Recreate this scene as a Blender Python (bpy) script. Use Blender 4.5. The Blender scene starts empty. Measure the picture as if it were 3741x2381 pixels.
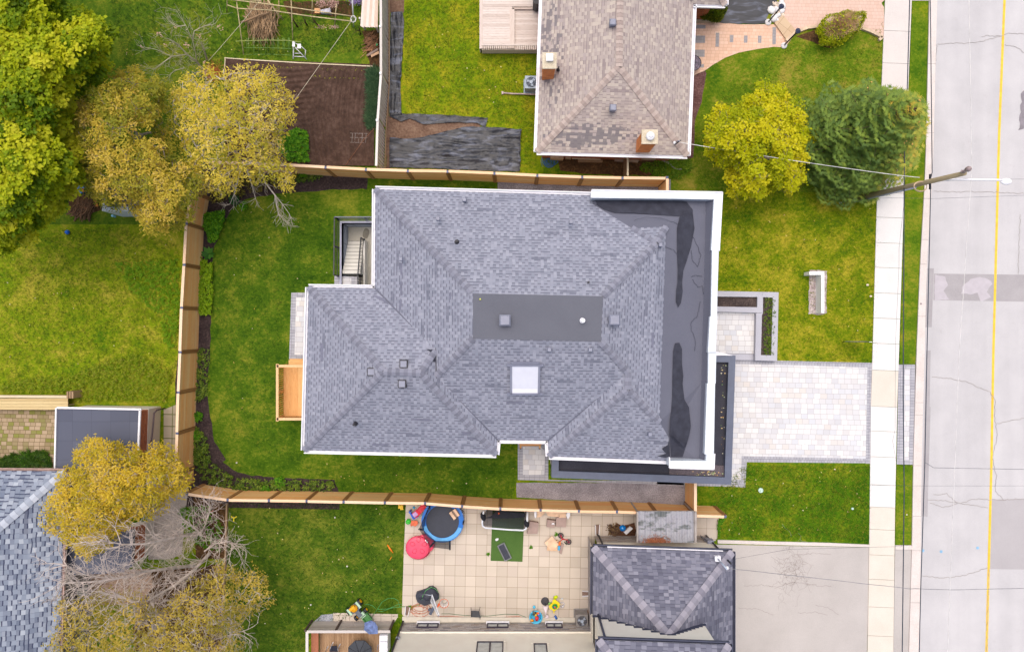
import bpy, math, random
from mathutils import Vector, Matrix
from mathutils.geometry import delaunay_2d_cdt as cdt
from mathutils.bvhtree import BVHTree
R=random.Random(7)
sc=bpy.context.scene
COL=sc.collection
# ---------------- camera, world, sun, exposure ----------------
cam=bpy.data.cameras.new('camera'); cam.lens=24; cam.sensor_width=36; cam.clip_end=2000
co=bpy.data.objects.new('camera',cam); COL.objects.link(co); co.location=(0,0,40); sc.camera=co
SUN_EL,SUN_AZ=math.radians(74),math.radians(-15)      # soft overcast sun from the upper right of the picture
w=bpy.data.worlds.new('World'); sc.world=w; w.use_nodes=True
wt=w.node_tree; bg=wt.nodes['Background']
sky=wt.nodes.new('ShaderNodeTexSky'); sky.sky_type='NISHITA'; sky.sun_disc=False
sky.sun_elevation=SUN_EL; sky.sun_rotation=SUN_AZ; sky.dust_density=6; sky.air_density=1.0; sky.ozone_density=1.0
wt.links.new(sky.outputs[0],bg.inputs[0]); bg.inputs[1].default_value=0.15
sl=bpy.data.lights.new('sun','SUN'); sl.energy=1.45; sl.angle=math.radians(80); sl.color=(1,.94,.86)
so=bpy.data.objects.new('sun',sl); COL.objects.link(so); so.location=(20,20,60)
so.rotation_euler=(math.pi/2-SUN_EL,0,math.pi-SUN_AZ)
sc.view_settings.view_transform='Standard'; sc.view_settings.look='None'
sc.view_settings.exposure=0.28; sc.view_settings.gamma=1
sc.render.resolution_x=1024; sc.render.resolution_y=651
# ---------------- measuring: photo survey point -> ground position at a height ----------------
FR=dict(a=(0,0,.518),b=(700,0,.518),c=(1700,0,.518),d=(2500,0,.518),e=(0,1400,.64),f=(600,1500,.5747),
 g=(1450,1750,.4115),h=(2050,1750,.4115),i=(1080,670,.4115),j=(1850,670,.4115),k=(980,1200,.4632),l=(1850,1200,.4632),
 m=(2550,1000,.3593),n=(3000,500,.5218),o=(2600,1300,.7052),p=(3200,0,.4565),q=(0,700,.6525),r=(800,0,.2609),
 s=(1400,350,.2907),t=(1950,540,.2907),u=(2500,0,.3115),v=(1450,1820,.1869),w=(1880,1830,.1744),x=(1250,2130,.1869),
 y=(1900,2120,.1703),z=(2050,1830,.2907),A=(240,640,.191),B=(2900,950,.2283),C=(1080,2200,.1744),D=(0,1900,.3738),
 E=(640,600,.3156),F=(980,1040,.339),G=(2350,0,.2076),S=(0,0,1))
def P(f,x,y,z=0.0):
    ox,oy,s=FR[f]; k=(1-z/40.0)/62.35
    return Vector(((ox+x*s-1870.5)*k,(1190.5-oy-y*s)*k,z))
def PL(f,pts,z=0.0): return [P(f,x,y,z) for x,y in pts]
V=Vector
# ---------------- materials ----------------
def lin(c):
    o=[]
    for v in c:
        v/=255.0; o.append((v/12.92 if v<=.04045 else ((v+.055)/1.055)**2.4)*.8)
    return (*o,1)
class N:
    def __init__(s,name,rough=.8,spec=.3,metal=0):
        s.m=bpy.data.materials.new(name); s.m.use_nodes=True; s.t=s.m.node_tree; s.b=s.t.nodes['Principled BSDF']
        s.b.inputs['Roughness'].default_value=rough; s.b.inputs['Specular IOR Level'].default_value=spec; s.b.inputs['Metallic'].default_value=metal
    def n(s,k,**kw):
        x=s.t.nodes.new(k)
        for a,b in kw.items(): setattr(x,a,b)
        return x
    def l(s,a,b): s.t.links.new(a,b)
    def put(s,sock,v):
        if isinstance(v,bpy.types.NodeSocket): s.l(v,sock)
        elif v is not None: sock.default_value=v
    def obj(s): return s.n('ShaderNodeTexCoord').outputs['Object']
    def uv(s): return s.n('ShaderNodeTexCoord').outputs['UV']
    def mapv(s,v,scale=(1,1,1),rot=0,loc=(0,0,0)):
        m=s.n('ShaderNodeMapping'); s.l(v,m.inputs[0]); m.inputs['Scale'].default_value=scale; m.inputs['Rotation'].default_value=(0,0,rot); m.inputs['Location'].default_value=loc
        return m.outputs[0]
    def noise(s,v,scale,detail=3,rough=.55,dist=0):
        x=s.n('ShaderNodeTexNoise'); s.l(v,x.inputs['Vector']); x.inputs['Scale'].default_value=scale; x.inputs['Detail'].default_value=detail; x.inputs['Roughness'].default_value=rough; x.inputs['Distortion'].default_value=dist
        return x.outputs[0]
    def math(s,op,a,b=None,c=None):
        x=s.n('ShaderNodeMath',operation=op); s.put(x.inputs[0],a)
        if b is not None: s.put(x.inputs[1],b)
        if c is not None: s.put(x.inputs[2],c)
        return x.outputs[0]
    def rng(s,v,a,b,c=0,d=1):
        x=s.n('ShaderNodeMapRange'); s.put(x.inputs[0],v); x.inputs[1].default_value=a; x.inputs[2].default_value=b; x.inputs[3].default_value=c; x.inputs[4].default_value=d
        return x.outputs[0]
    def ramp(s,v,cols,const=False):
        x=s.n('ShaderNodeValToRGB'); s.put(x.inputs[0],v); cr=x.color_ramp
        if const: cr.interpolation='CONSTANT'
        k=len(cols)
        while len(cr.elements)<k: cr.elements.new(.5)
        for i,cc in enumerate(cols):
            if len(cc)==2 and not isinstance(cc[0],int): p,cc=cc
            else: p=i/(k if const else max(1,k-1))
            cr.elements[i].position=p; cr.elements[i].color=lin(cc)
        return x.outputs[0]
    def mix(s,f,a,b,mode='MIX'):
        x=s.n('ShaderNodeMix',data_type='RGBA',blend_type=mode); s.put(x.inputs[0],f)
        s.put(x.inputs[6],a if isinstance(a,bpy.types.NodeSocket) or len(a)==4 else lin(a)); s.put(x.inputs[7],b if isinstance(b,bpy.types.NodeSocket) or len(b)==4 else lin(b))
        return x.outputs[2]
    def bump(s,h,st=.3,d=.02):
        x=s.n('ShaderNodeBump'); s.put(x.inputs['Height'],h); x.inputs['Strength'].default_value=st; x.inputs['Distance'].default_value=d; s.l(x.outputs[0],s.b.inputs['Normal'])
    def out(s,c): s.put(s.b.inputs['Base Color'],c if isinstance(c,bpy.types.NodeSocket) else lin(c)); return s.m
_mc={}
def plain(name,c,rough=.6,var=.12,spec=.35,metal=0,scale=3):
    """painted / plastic / metal surface with slight unevenness"""
    if name in _mc: return _mc[name]
    n=N(name,rough,spec,metal); o=n.obj()
    f=n.noise(o,scale,4); g=n.noise(o,scale*9,3)
    d=tuple(max(0,int(x*(1-var))) for x in c); h=tuple(min(255,int(x*(1+var*.5))) for x in c)
    cc=n.mix(n.rng(f,.3,.7),d,h); cc=n.mix(n.math('MULTIPLY',n.rng(g,.55,.75),.35),cc,d)
    n.put(n.b.inputs['Roughness'],n.rng(g,.3,.7,max(.05,rough-.1),min(1,rough+.12)))
    _mc[name]=n.out(cc); return _mc[name]
def speck(name,cols,scale=30,big=1.5,rough=.9,bump=.4,det=4):
    """loose / grainy ground: soil, gravel, asphalt, concrete"""
    n=N(name,rough,.2); o=n.obj()
    f=n.noise(o,scale,det,.65); g=n.noise(o,big,4,.6)
    v=n.math('ADD',n.math('MULTIPLY',f,.62),n.math('MULTIPLY',g,.38))
    cc=n.ramp(n.rng(v,.3,.7),cols); n.bump(f,bump,.03); return n.out(cc)
def grass(name,dark,mid,dry,bias=0.0,stripe=0):
    n=N(name,.95,.1); o=n.obj()
    big=n.noise(o,.22,3,.5,.1); md=n.noise(o,.9,5,.6,.2); fine=n.noise(n.mapv(o,(1,1.25,1)),5.0,5,.75,.6); hair=n.noise(o,22,3,.7,1.2)
    v=n.math('ADD',n.math('ADD',n.math('MULTIPLY',big,.24),n.math('MULTIPLY',md,.36)),n.math('ADD',n.math('MULTIPLY',fine,.38),bias+.01))
    cc=n.ramp(n.rng(v,.385,.605),[(0.0,dark),(.5,mid),(1.0,dry)])
    cc=n.mix(n.math('MULTIPLY',n.rng(hair,.42,.66),.38),cc,tuple(int(x*.62) for x in dark))
    cc=n.mix(n.math('MULTIPLY',n.rng(fine,.56,.75),.35),cc,dry)
    n.bump(n.math('ADD',fine,n.math('MULTIPLY',hair,.6)),.55,.05)
    return n.out(cc)
def rowtile(name,h,w,tones,line,lu=.06,lv=.1,dash=0,rough=.85,wob=0,stain=None,wear=.0,bump=.3,sub=None):
    """courses of tabs (shingles, pavers, bricks) laid out in the surface's own UV metres"""
    n=N(name,rough,.25); uvv=n.uv(); sx=n.n('ShaderNodeSeparateXYZ'); n.l(uvv,sx.inputs[0]); u,v=sx.outputs[0],sx.outputs[1]
    if wob:
        wn_=n.noise(uvv,2.2,3); v=n.math('ADD',v,n.math('MULTIPLY',n.math('SUBTRACT',wn_,.5),wob))
    vr=n.math('DIVIDE',v,h); row=n.math('FLOOR',vr); fv=n.math('FRACT',vr)
    def wn(a,b):
        c=n.n('ShaderNodeCombineXYZ'); n.put(c.inputs[0],a); n.put(c.inputs[1],b); x=n.n('ShaderNodeTexWhiteNoise',noise_dimensions='2D'); n.l(c.outputs[0],x.inputs['Vector']); return x.outputs[0]
    rr=wn(row,3.7)
    uu=n.math('DIVIDE',u,w)
    if dash!=-1: uu=n.math('ADD',uu,n.math('MULTIPLY',rr,7.3) if not dash else n.math('ADD',row,n.math('MULTIPLY',rr,.3)))
    tab=n.math('FLOOR',uu); fu=n.math('FRACT',uu); t=wn(tab,row); t2=wn(n.math('ADD',tab,31.3),row)
    cc=n.ramp(t,tones)
    if wear:
        z=n.noise(uvv,.5,4); cc=n.mix(n.math('MULTIPLY',n.rng(z,.45,.75),wear),cc,line)
    lm=n.math('LESS_THAN',fu,lu)
    if dash and dash>0:
        par=n.math('LESS_THAN',n.math('FRACT',n.math('MULTIPLY',tab,.5)),.25); par=n.math('ABSOLUTE',n.math('SUBTRACT',par,n.math('LESS_THAN',t2,.16)))
        dm=n.math('MULTIPLY',n.math('LESS_THAN',fv,lv),par); dm=n.math('MULTIPLY',dm,dash); cc=n.mix(n.math('MULTIPLY',par,.18),cc,line)  # shadow under raised tabs painted as dark dashes along course bottoms
        lm=n.math('MULTIPLY',lm,.35)
    else: dm=n.math('LESS_THAN',fv,lv)
    m=n.math('MAXIMUM',lm,dm); cc=n.mix(m,cc,line)
    if dash and dash>0:   # occasional darker runs of replaced shingles
        a=wn(n.math('FLOOR',n.math('DIVIDE',tab,5)),row); cc=n.mix(n.math('MULTIPLY',n.math('LESS_THAN',a,.012),.6),cc,line)
    if stain:
        col,(x0,y0,rx,ry),th=stain[:3]; s2=n.n('ShaderNodeSeparateXYZ'); n.l(n.obj(),s2.inputs[0])
        dx=n.math('DIVIDE',n.math('SUBTRACT',s2.outputs[0],x0),rx); dy=n.math('DIVIDE',n.math('SUBTRACT',s2.outputs[1],y0),ry)
        d=n.math('ADD',n.math('MULTIPLY',dx,dx),n.math('MULTIPLY',dy,dy)); q=n.math('ADD',d,n.math('MULTIPLY',n.math('SUBTRACT',t,.5),th))
        q=n.math('ADD',q,n.math('MULTIPLY',n.math('SUBTRACT',n.noise(n.obj(),1.3,3),.5),3)); cc=n.mix(n.rng(q,.9,.6,0,.75),cc,col)
        if len(stain)>3:
            (x0,y0,rx,ry)=stain[3]; dx=n.math('DIVIDE',n.math('SUBTRACT',s2.outputs[0],x0),rx); dy=n.math('DIVIDE',n.math('SUBTRACT',s2.outputs[1],y0),ry)
            d=n.math('ADD',n.math('MULTIPLY',dx,dx),n.math('MULTIPLY',dy,dy)); q=n.math('ADD',d,n.math('MULTIPLY',n.math('SUBTRACT',t,.5),th))
            q=n.math('ADD',q,n.math('MULTIPLY',n.math('SUBTRACT',n.noise(n.mapv(n.obj(),(2.2,.5,1)),1.6,3),.45),6)); cc=n.mix(n.rng(q,.6,.3,0,.7),cc,col)
    g=n.noise(uvv,26,3); cc=n.mix(n.math('MULTIPLY',n.rng(g,.5,.75),.1),cc,line)
    n.bump(n.math('SUBTRACT',n.math('MULTIPLY',t,.5),m),bump,.02)
    return n.out(cc)
def wood(name,c1,c2,dark,along='x',rough=.75,st=1.0):
    n=N(name,rough,.25); o=n.obj(); a=(1.2,14,14) if along=='x' else (14,1.2,14) if along=='y' else (14,14,1.2)
    g=n.noise(n.mapv(o,a),1.3,5,.65,.4); at=n.n('ShaderNodeAttribute',attribute_name='rv').outputs['Fac']
    v=n.math('ADD',n.math('MULTIPLY',g,.6),n.math('MULTIPLY',at,.4)); cc=n.ramp(n.rng(v,.25,.75),[c1,c2])
    k=n.noise(n.mapv(o,a),3.2,4); cc=n.mix(n.math('MULTIPLY',n.rng(k,.55,.72),.45*st),cc,dark); n.bump(k,.2,.01); return n.out(cc)
def leafm(name,cols,rough=.6,tr=.4):
    """per-leaf colour from the face attribute 'rv', some light through the leaf"""
    n=N(name,rough,.25); at=n.n('ShaderNodeAttribute',attribute_name='rv').outputs['Fac']
    cc=n.ramp(at,cols); n.out(cc)
    tn=n.n('ShaderNodeBsdfTranslucent'); n.l(cc,tn.inputs[0]); mx=n.n('ShaderNodeMixShader'); mx.inputs[0].default_value=tr
    n.l(n.b.outputs[0],mx.inputs[1]); n.l(tn.outputs[0],mx.inputs[2]); n.l(mx.outputs[0],n.t.nodes['Material Output'].inputs[0]); return n.m
# ---------------- mesh builder ----------------
WL={}
class MB:
    def __init__(s): s.v=[]; s.f=[]; s.uv={}; s.rv=[]; s.mi=[]; s.cur=0; s.sm=[]
    def face(s,pts,uv=None,rv=None,mi=None,smooth=False):
        i=len(s.v); s.v+=[tuple(p) for p in pts]; s.f.append(tuple(range(i,i+len(pts))))
        if uv: s.uv[len(s.f)-1]=uv
        s.rv.append(R.random() if rv is None else rv); s.mi.append(s.cur if mi is None else mi); s.sm.append(smooth)
        return s
    def raw(s,vs,fs,rv=None,smooth=False):
        i=len(s.v); s.v+=[tuple(p) for p in vs]; r=R.random() if rv is None else rv
        for f in fs: s.f.append(tuple(i+k for k in f)); s.rv.append(r); s.mi.append(s.cur); s.sm.append(smooth)
        return s
    def mat_box(s,M,sx,sy,sz,rv=None):
        vs=[M@V((x*sx/2,y*sy/2,z*sz/2)) for z in(-1,1) for y in(-1,1) for x in(-1,1)]
        return s.raw(vs,[(0,2,3,1),(4,5,7,6),(0,1,5,4),(2,6,7,3),(0,4,6,2),(1,3,7,5)],rv)
    def box(s,c,sx,sy,sz,rz=0,rx=0,ry=0,rv=None):
        M=Matrix.Translation(V(c))@Matrix.Rotation(rz,4,'Z')@Matrix.Rotation(ry,4,'Y')@Matrix.Rotation(rx,4,'X'); return s.mat_box(M,sx,sy,sz,rv)
    def beam(s,p0,p1,w,h,rv=None,up=V((0,0,1))):
        p0,p1=V(p0),V(p1); d=p1-p0; L=d.length
        if L<1e-6: return s
        x=d/L; y=up.cross(x)
        if y.length<1e-4: y=V((0,1,0)).cross(x)
        y.normalize(); z=x.cross(y); M=Matrix((x,y,z)).transposed().to_4x4(); M.translation=(p0+p1)/2
        return s.mat_box(M,L,w,h,rv)
    def tube(s,pts,r,n=6,rv=None,smooth=True,cap=True):
        pts=[V(p) for p in pts]; k=len(pts); rs=r if isinstance(r,(list,tuple)) else [r]*k
        vs=[]; pv=None
        for i,p in enumerate(pts):
            d=(pts[min(i+1,k-1)]-pts[max(i-1,0)]); d=d.normalized() if d.length>1e-9 else V((0,0,1))
            if pv is None: a=V((0,0,1)) if abs(d.z)<.9 else V((1,0,0)); pv=d.cross(a).normalized()
            else:
                q=pv-d*pv.dot(d); pv=q.normalized() if q.length>1e-6 else pv
            b=d.cross(pv)
            for j in range(n):
                t=2*math.pi*j/n; vs.append(p+(pv*math.cos(t)+b*math.sin(t))*rs[i])
        fs=[(i*n+j,i*n+(j+1)%n,(i+1)*n+(j+1)%n,(i+1)*n+j) for i in range(k-1) for j in range(n)]
        s.raw(vs,fs,rv,smooth)
        if cap and n>2:
            i0=len(s.v)-k*n; s.f.append(tuple(i0+j for j in range(n))[::-1]); s.f.append(tuple(i0+(k-1)*n+j for j in range(n)))
            for _ in(0,1): s.rv.append(.5); s.mi.append(s.cur); s.sm.append(False)
        return s
    def cyl(s,c,r,h,n=20,r2=None,rv=None,smooth=False):
        """upright frustum standing on c"""
        c=V(c); r2=r if r2 is None else r2; b=[c+V((r*math.cos(2*math.pi*j/n),r*math.sin(2*math.pi*j/n),0)) for j in range(n)]; t=[c+V((r2*math.cos(2*math.pi*j/n),r2*math.sin(2*math.pi*j/n),h)) for j in range(n)]
        return s.raw(b+t,[(j,(j+1)%n,n+(j+1)%n,n+j) for j in range(n)]+[tuple(range(n,2*n)),tuple(range(n))[::-1]],rv,False)
    def lathe(s,c,prof,n=24,sx=1,sy=1,rot=0,rv=None,smooth=True):
        c=V(c); vs=[]; ca,sa=math.cos(rot),math.sin(rot)
        for r,z in prof:
            for j in range(n):
                t=2*math.pi*j/n; x,y=r*math.cos(t)*sx,r*math.sin(t)*sy; vs.append(c+V((x*ca-y*sa,x*sa+y*ca,z)))
        k=len(prof); return s.raw(vs,[(i*n+j,i*n+(j+1)%n,(i+1)*n+(j+1)%n,(i+1)*n+j) for i in range(k-1) for j in range(n)],rv,smooth)
    def ball(s,c,r,sz=1,n=14,sx=1,sy=1,rot=0,rv=None):
        m=max(5,n//2); return s.lathe(c,[(max(1e-4,r*math.sin(math.pi*i/m)),-r*sz*math.cos(math.pi*i/m)) for i in range(m+1)],n,sx,sy,rot,rv)
    def prism(s,poly,z0,z1,uvang=0,rv=None,top=True):
        b=[V((p[0],p[1],z0)) for p in poly]; t=[V((p[0],p[1],z1)) for p in poly]; k=len(poly)
        ar=sum(b[i].x*b[(i+1)%k].y-b[(i+1)%k].x*b[i].y for i in range(k))
        if ar<0: b.reverse(); t.reverse()
        if top: s.face(t,uv=[uvw(p,uvang) for p in t],rv=rv)
        s.face(b[::-1],rv=rv)
        for i in range(k):
            j=(i+1)%k; L=(b[j]-b[i]).length; s.face([b[i],b[j],t[j],t[i]],uv=[(0,z0),(L,z0),(L,z1),(0,z1)],rv=rv)
        return s
    def sheet(s,poly,uvang=0,rv=None):
        poly=[V(p) for p in poly]; k=len(poly)
        if sum(poly[i].x*poly[(i+1)%k].y-poly[(i+1)%k].x*poly[i].y for i in range(k))<0: poly=poly[::-1]
        if k<=4: return s.face(poly,uv=[uvw(p,uvang) for p in poly],rv=rv)
        r0=R.random() if rv is None else rv; vs,_,fs,_,_,_=cdt([V((p.x,p.y)) for p in poly],[],[list(range(k))],1,1e-5); z=poly[0].z
        for f in fs:
            q=[V((vs[i].x,vs[i].y,z)) for i in f]; s.face(q,uv=[uvw(p,uvang) for p in q],rv=r0)
        return s
    def slope(s,poly,e0,e1):
        """roof plane: UV u along the eave e0->e1, v up the slope"""
        poly=[V(p) for p in poly]; k=len(poly)
        if sum(poly[i].x*poly[(i+1)%k].y-poly[(i+1)%k].x*poly[i].y for i in range(k))<0: poly=poly[::-1]
        e0,e1=V(e0),V(e1); x=(e1-e0); x.z=0; x.normalize()
        def f(p):
            d=V(p)-e0; u=d.dot(x); h=V((d.x,d.y,0))-x*u; return (u,math.sqrt(h.length_squared+d.z*d.z))
        return s.face(poly,uv=[f(p) for p in poly])
    def leaf(s,c,d,up,L,W,rv=None):
        side=d.cross(up)
        if side.length<1e-5: side=V((1,0,0))
        side.normalize(); return s.face([c-side*W*.15,c+d*L*.5-side*W*.5,c+d*L,c+d*L*.5+side*W*.5],rv=rv)
    def build(s,name,mat,parent=None,label=None):
        me=bpy.data.meshes.new(name); off=WL.get(parent.name,V((0,0,0))) if parent else V((0,0,0))
        me.from_pydata([(a-off.x,b-off.y,c-off.z) for a,b,c in s.v],[],s.f)
        for m in (mat if isinstance(mat,(list,tuple)) else [mat]): me.materials.append(m)
        if s.uv:
            ul=me.uv_layers.new(name='UVMap').data
            for fi,u in s.uv.items():
                ls=me.polygons[fi].loop_start
                for q,(a,b) in enumerate(u): ul[ls+q].uv=(a,b)
        at=me.attributes.new('rv','FLOAT','FACE'); at.data.foreach_set('value',s.rv)
        me.polygons.foreach_set('material_index',s.mi); me.polygons.foreach_set('use_smooth',s.sm); me.update()
        o=bpy.data.objects.new(name,me); COL.objects.link(o)
        if parent: o.parent=parent; WL[o.name]=off
        if label: o['label']=label
        return o
def uvw(p,a):
    c,s_=math.cos(a),math.sin(a); return (p[0]*c+p[1]*s_,-p[0]*s_+p[1]*c)
def tag(o,label,cat,group=None,kind=None):
    if label: o['label']=label
    if cat: o['category']=cat
    if group: o['group']=group
    if kind: o['kind']=kind
    return o
def thing(name,label,cat,loc,group=None):
    o=bpy.data.objects.new(name,None); o.empty_display_size=.2; COL.objects.link(o); o.location=loc; WL[o.name]=V(loc); return tag(o,label,cat,group)
def setting(o): o['kind']='structure'; return o
def copy_thing(root,loc,rz=None,label=None,scale=None):
    r=root.copy(); COL.objects.link(r); r.location=loc
    if rz is not None: r.rotation_euler=(0,0,rz)
    if scale: r.scale=(scale,)*3
    if label: r['label']=label
    for ch in list(root.children):
        c=ch.copy(); COL.objects.link(c); c.parent=r
        for g in list(ch.children):
            q=g.copy(); COL.objects.link(q); q.parent=c
    return r
def ipoly(pts,y):
    for (y0,x0),(y1,x1) in zip(pts,pts[1:]):
        if y<=y1: return x0+(x1-x0)*(y-y0)/(y1-y0)
    return x1
def rag(poly,amp,step=.35,closed=True):
    """irregular edge for lawns, beds and puddles"""
    o=[]; k=len(poly)
    for i in range(k if closed else k-1):
        a,b=V(poly[i]),V(poly[(i+1)%k]); m=max(1,int((b-a).length/step))
        for q in range(m):
            p=a.lerp(b,q/m); o.append(V((p.x+R.uniform(-amp,amp),p.y+R.uniform(-amp,amp),p.z)))
    return o

def drape(f,pts,targets,off=.012,grid=.25,ragged=0):
    """a thin patch following the surfaces below it (wet marks, stains)"""
    T=[]
    for o in targets:
        mw=Matrix.Translation(WL.get(o.name,V((0,0,0)))); T.append(BVHTree.FromPolygons([mw@v.co for v in o.data.vertices],[tuple(p.vertices) for p in o.data.polygons]))
    c0=V((0,0,40)); pl=PL(f,pts,0)
    if ragged: pl=rag(pl,ragged,.3)
    k=len(pl); xs=[p.x for p in pl]; ys=[p.y for p in pl]; P2=[V((p.x,p.y)) for p in pl]
    x=min(xs)
    while x<max(xs):
        y=min(ys)
        while y<max(ys):
            P2.append(V((x,y))); y+=grid
        x+=grid
    vs,_,fs,_,_,_=cdt(P2,[],[list(range(k))],1,1e-5); m=MB(); o3=[]
    for v in vs:
        d=(V((v.x,v.y,0))-c0).normalized(); best=None
        for t in T:
            h=t.ray_cast(c0,d)
            if h[0] is not None and (best is None or h[3]<best[1]): best=(h[0],h[3])
        p=best[0] if best else V((v.x,v.y,0)); o3.append(p-d*off)
    def upw(q):
        a,b,c=o3[q[0]],o3[q[1]],o3[q[2]]; return tuple(q) if (b-a).cross(c-a).z>0 else tuple(q)[::-1]
    m.raw(o3,[upw(q) for q in fs],.5); return m
# ================= MATERIALS =================
G_base=grass('grass_rough',(52,92,14),(104,134,18),(158,156,34))
G_back=grass('grass_back_lawn',(50,86,12),(86,116,22),(142,146,46),-.008)
G_front=grass('grass_front_lawn',(54,100,8),(124,140,14),(186,172,50),.008)
G_ne=grass('grass_neighbour_back',(74,114,10),(124,146,16),(172,164,36),.01)
G_nef=grass('grass_neighbour_front',(62,104,16),(110,134,24),(166,152,62),.0)
G_nw=grass('grass_garden',(58,94,18),(94,122,26),(142,146,44),-.004)
G_w=grass('grass_west',(74,116,12),(134,152,20),(184,172,60),.008)
G_se=grass('grass_play_yard',(46,80,14),(82,110,24),(132,138,48),-.002)
G_str=grass('grass_strip',(64,104,14),(106,134,24),(156,152,46),-.003)
M_soil=speck('dark_mulch',[(30,24,28),(62,50,50),(96,80,76)],9,2)
M_till=speck('tilled_soil',[(58,44,37),(82,62,53),(110,88,78)],5,1.2)
M_bare=speck('bare_earth',[(84,62,50),(120,94,78),(148,124,104)],8,1.5)
M_leafmulch=speck('leafy_soil',[(46,32,20),(84,60,36),(132,100,62)],8,1.2)
M_gravel=speck('crushed_gravel',[(104,98,104),(150,144,150),(192,186,190)],16,1.0,bump=.6)
M_pebble=speck('pebbles',[(120,92,88),(190,176,176),(238,226,216)],14,3,bump=.7)
M_conc=speck('pavement_concrete',[(206,198,194),(222,215,210),(232,226,220)],22,.7,bump=.1)
M_concw=speck('new_concrete',[(222,220,217),(236,233,230),(246,243,241)],22,.7,bump=.08)
M_concb=speck('older_concrete',[(216,206,192),(228,219,206),(238,230,218)],22,.7,bump=.1)
M_kerb=speck('kerb_concrete',[(206,196,190),(224,214,208),(238,230,226)],18,1.2,bump=.15)
_r=N('worn_asphalt',.9,.2); _o=_r.obj(); _v=_r.math('ADD',_r.math('MULTIPLY',_r.noise(_o,34,4,.65),.5),_r.math('ADD',_r.math('MULTIPLY',_r.noise(_r.mapv(_o,(.8,.05,1),.026),1.0,3),.22),_r.math('MULTIPLY',_r.noise(_o,.5,5,.6),.28)))
M_road=_r.out(_r.mix(_r.math('MULTIPLY',_r.rng(_r.noise(_o,2.1,6,.75),.6,.72),.35),_r.ramp(_r.rng(_v,.36,.62),[(184,182,184),(200,198,200),(214,212,213)]),(180,174,174)))
M_patch=speck('road_patch',[(160,155,158),(174,170,172),(190,186,188)],24,.8,bump=.2)
M_patch2=speck('newer_asphalt',[(174,170,172),(184,180,182),(194,190,192)],34,.6,bump=.15)
M_drive=speck('driveway_asphalt',[(178,172,168),(194,188,184),(208,202,198)],30,.5,bump=.25)
M_crack=plain('crack_filler',(120,108,104),.9)
M_yel=plain('road_paint_yellow',(250,206,70),.7,.1)
def crackline(pts,wd=.015,seed=1):
    rr=random.Random(seed); o=[]
    for a,b in zip(pts,pts[1:]):
        m=max(2,int((b-a).length/.12))
        for q in range(m): p=a.lerp(b,q/m); o.append(V((p.x+rr.uniform(-.035,.035),p.y+rr.uniform(-.035,.035),p.z)))
    o.append(pts[-1]); return o
def ribbon(mb,pts,w):
    L=[];Rr=[]
    for i,p in enumerate(pts):
        d=(pts[min(i+1,len(pts)-1)]-pts[max(0,i-1)]); d.z=0; d.normalize(); s_=V((-d.y,d.x,0)); ww=w(i/(len(pts)-1)) if callable(w) else w
        L.append(p+s_*ww/2); Rr.append(p-s_*ww/2)
    for i in range(len(pts)-1): mb.face([Rr[i],Rr[i+1],L[i+1],L[i]])
# ================= GROUND =================
wl=P('i',400,340); wr=P('i',760,340); wb=P('i',400,920)
X0,X1,Y0,Y1=wl.x,-7.2,P('i',400,935).y,wl.y            # basement stair well opening
mb=MB(); BIG=300
for (a,b,c,d) in ((-BIG,X0,-BIG,BIG),(X1,BIG,-BIG,BIG),(X0,X1,Y1,BIG),(X0,X1,-BIG,Y0)):
    mb.face([V((a,c,0)),V((b,c,0)),V((b,d,0)),V((a,d,0))])
setting(mb.build('ground',G_base))
def ground_patch(name,poly,mat,z,ragged=0,ang=0):
    poly=[V((p[0],p[1],z)) for p in poly]
    if ragged: poly=rag(poly,ragged)
    m=MB(); m.sheet(poly,ang); return setting(m.build(name,mat))
# lawns
ground_patch('lawn',PL('S',[(-300,-300),(1390,-300),(1385,0),(1380,610),(740,610),(690,660),(690,820),(-300,820)]),G_nw,.004)
ground_patch('lawn',PL('S',[(-300,820),(690,820),(660,1440),(560,1475),(-300,1480)]),G_w,.005)
ground_patch('lawn',PL('S',[(1440,-300),(1990,-300),(1985,640),(1440,640)]),G_ne,.004)
ground_patch('lawn',PL('S',[(2530,-300),(3235,-300),(3205,705),(2450,705),(2440,640),(2530,590)]),G_nef,.004)
ground_patch('lawn',PL('S',[(2440,700),(3205,705),(3186,1330),(2440,1330)]),G_front,.0055)
G_low=grass('grass_lower_front',(48,94,8),(90,126,14),(152,152,36),-.004)
ground_patch('lawn',PL('S',[(2560,1680),(3180,1690),(3176,1985),(2620,1975),(2600,1880),(2540,1870)]),G_low,.0055)
X0,X1,Y0,Y1=X0,X1,Y0,Y1
bl=PL('S',[(1345,648),(1345,690),(1820,715),(1820,660)])
mb=MB()
hole=[(X0,Y1),(X0,Y0),(-6.6,Y0)]
lawnL=[P('E',2235,130),P('E',2225,290),P('E',1900,290),P('E',1500,320),P('E',1100,352),P('E',800,412),P('E',650,520),P('E',590,640),P('E',520,800),P('E',450,960),P('E',430,1267),
 P('q',1190,520),P('q',1184,700),P('q',1172,950),P('q',1160,1150),P('e',1190,60),P('e',1192,130),P('e',1225,330),P('e',1290,430),P('f',372,330),P('f',470,392),P('f',560,412),P('f',820,430),P('f',1080,432),P('f',1110,525),P('g',1060,178)]
lawnR=[P('g',1072,0),P('S',1889,1640),P('S',1760,1600),V((-3,-4,0)),V((-3,Y0,0)),V((X0,Y0,0)),V((X0,Y1,0)),V((X1,Y1,0)),V((-3,Y1,0)),P('S',1700,720),P('S',1822,700),P('S',1822,655)]
ground_patch('lawn',rag(lawnL,.04,.3,False)+lawnR,G_back,.012)
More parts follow.
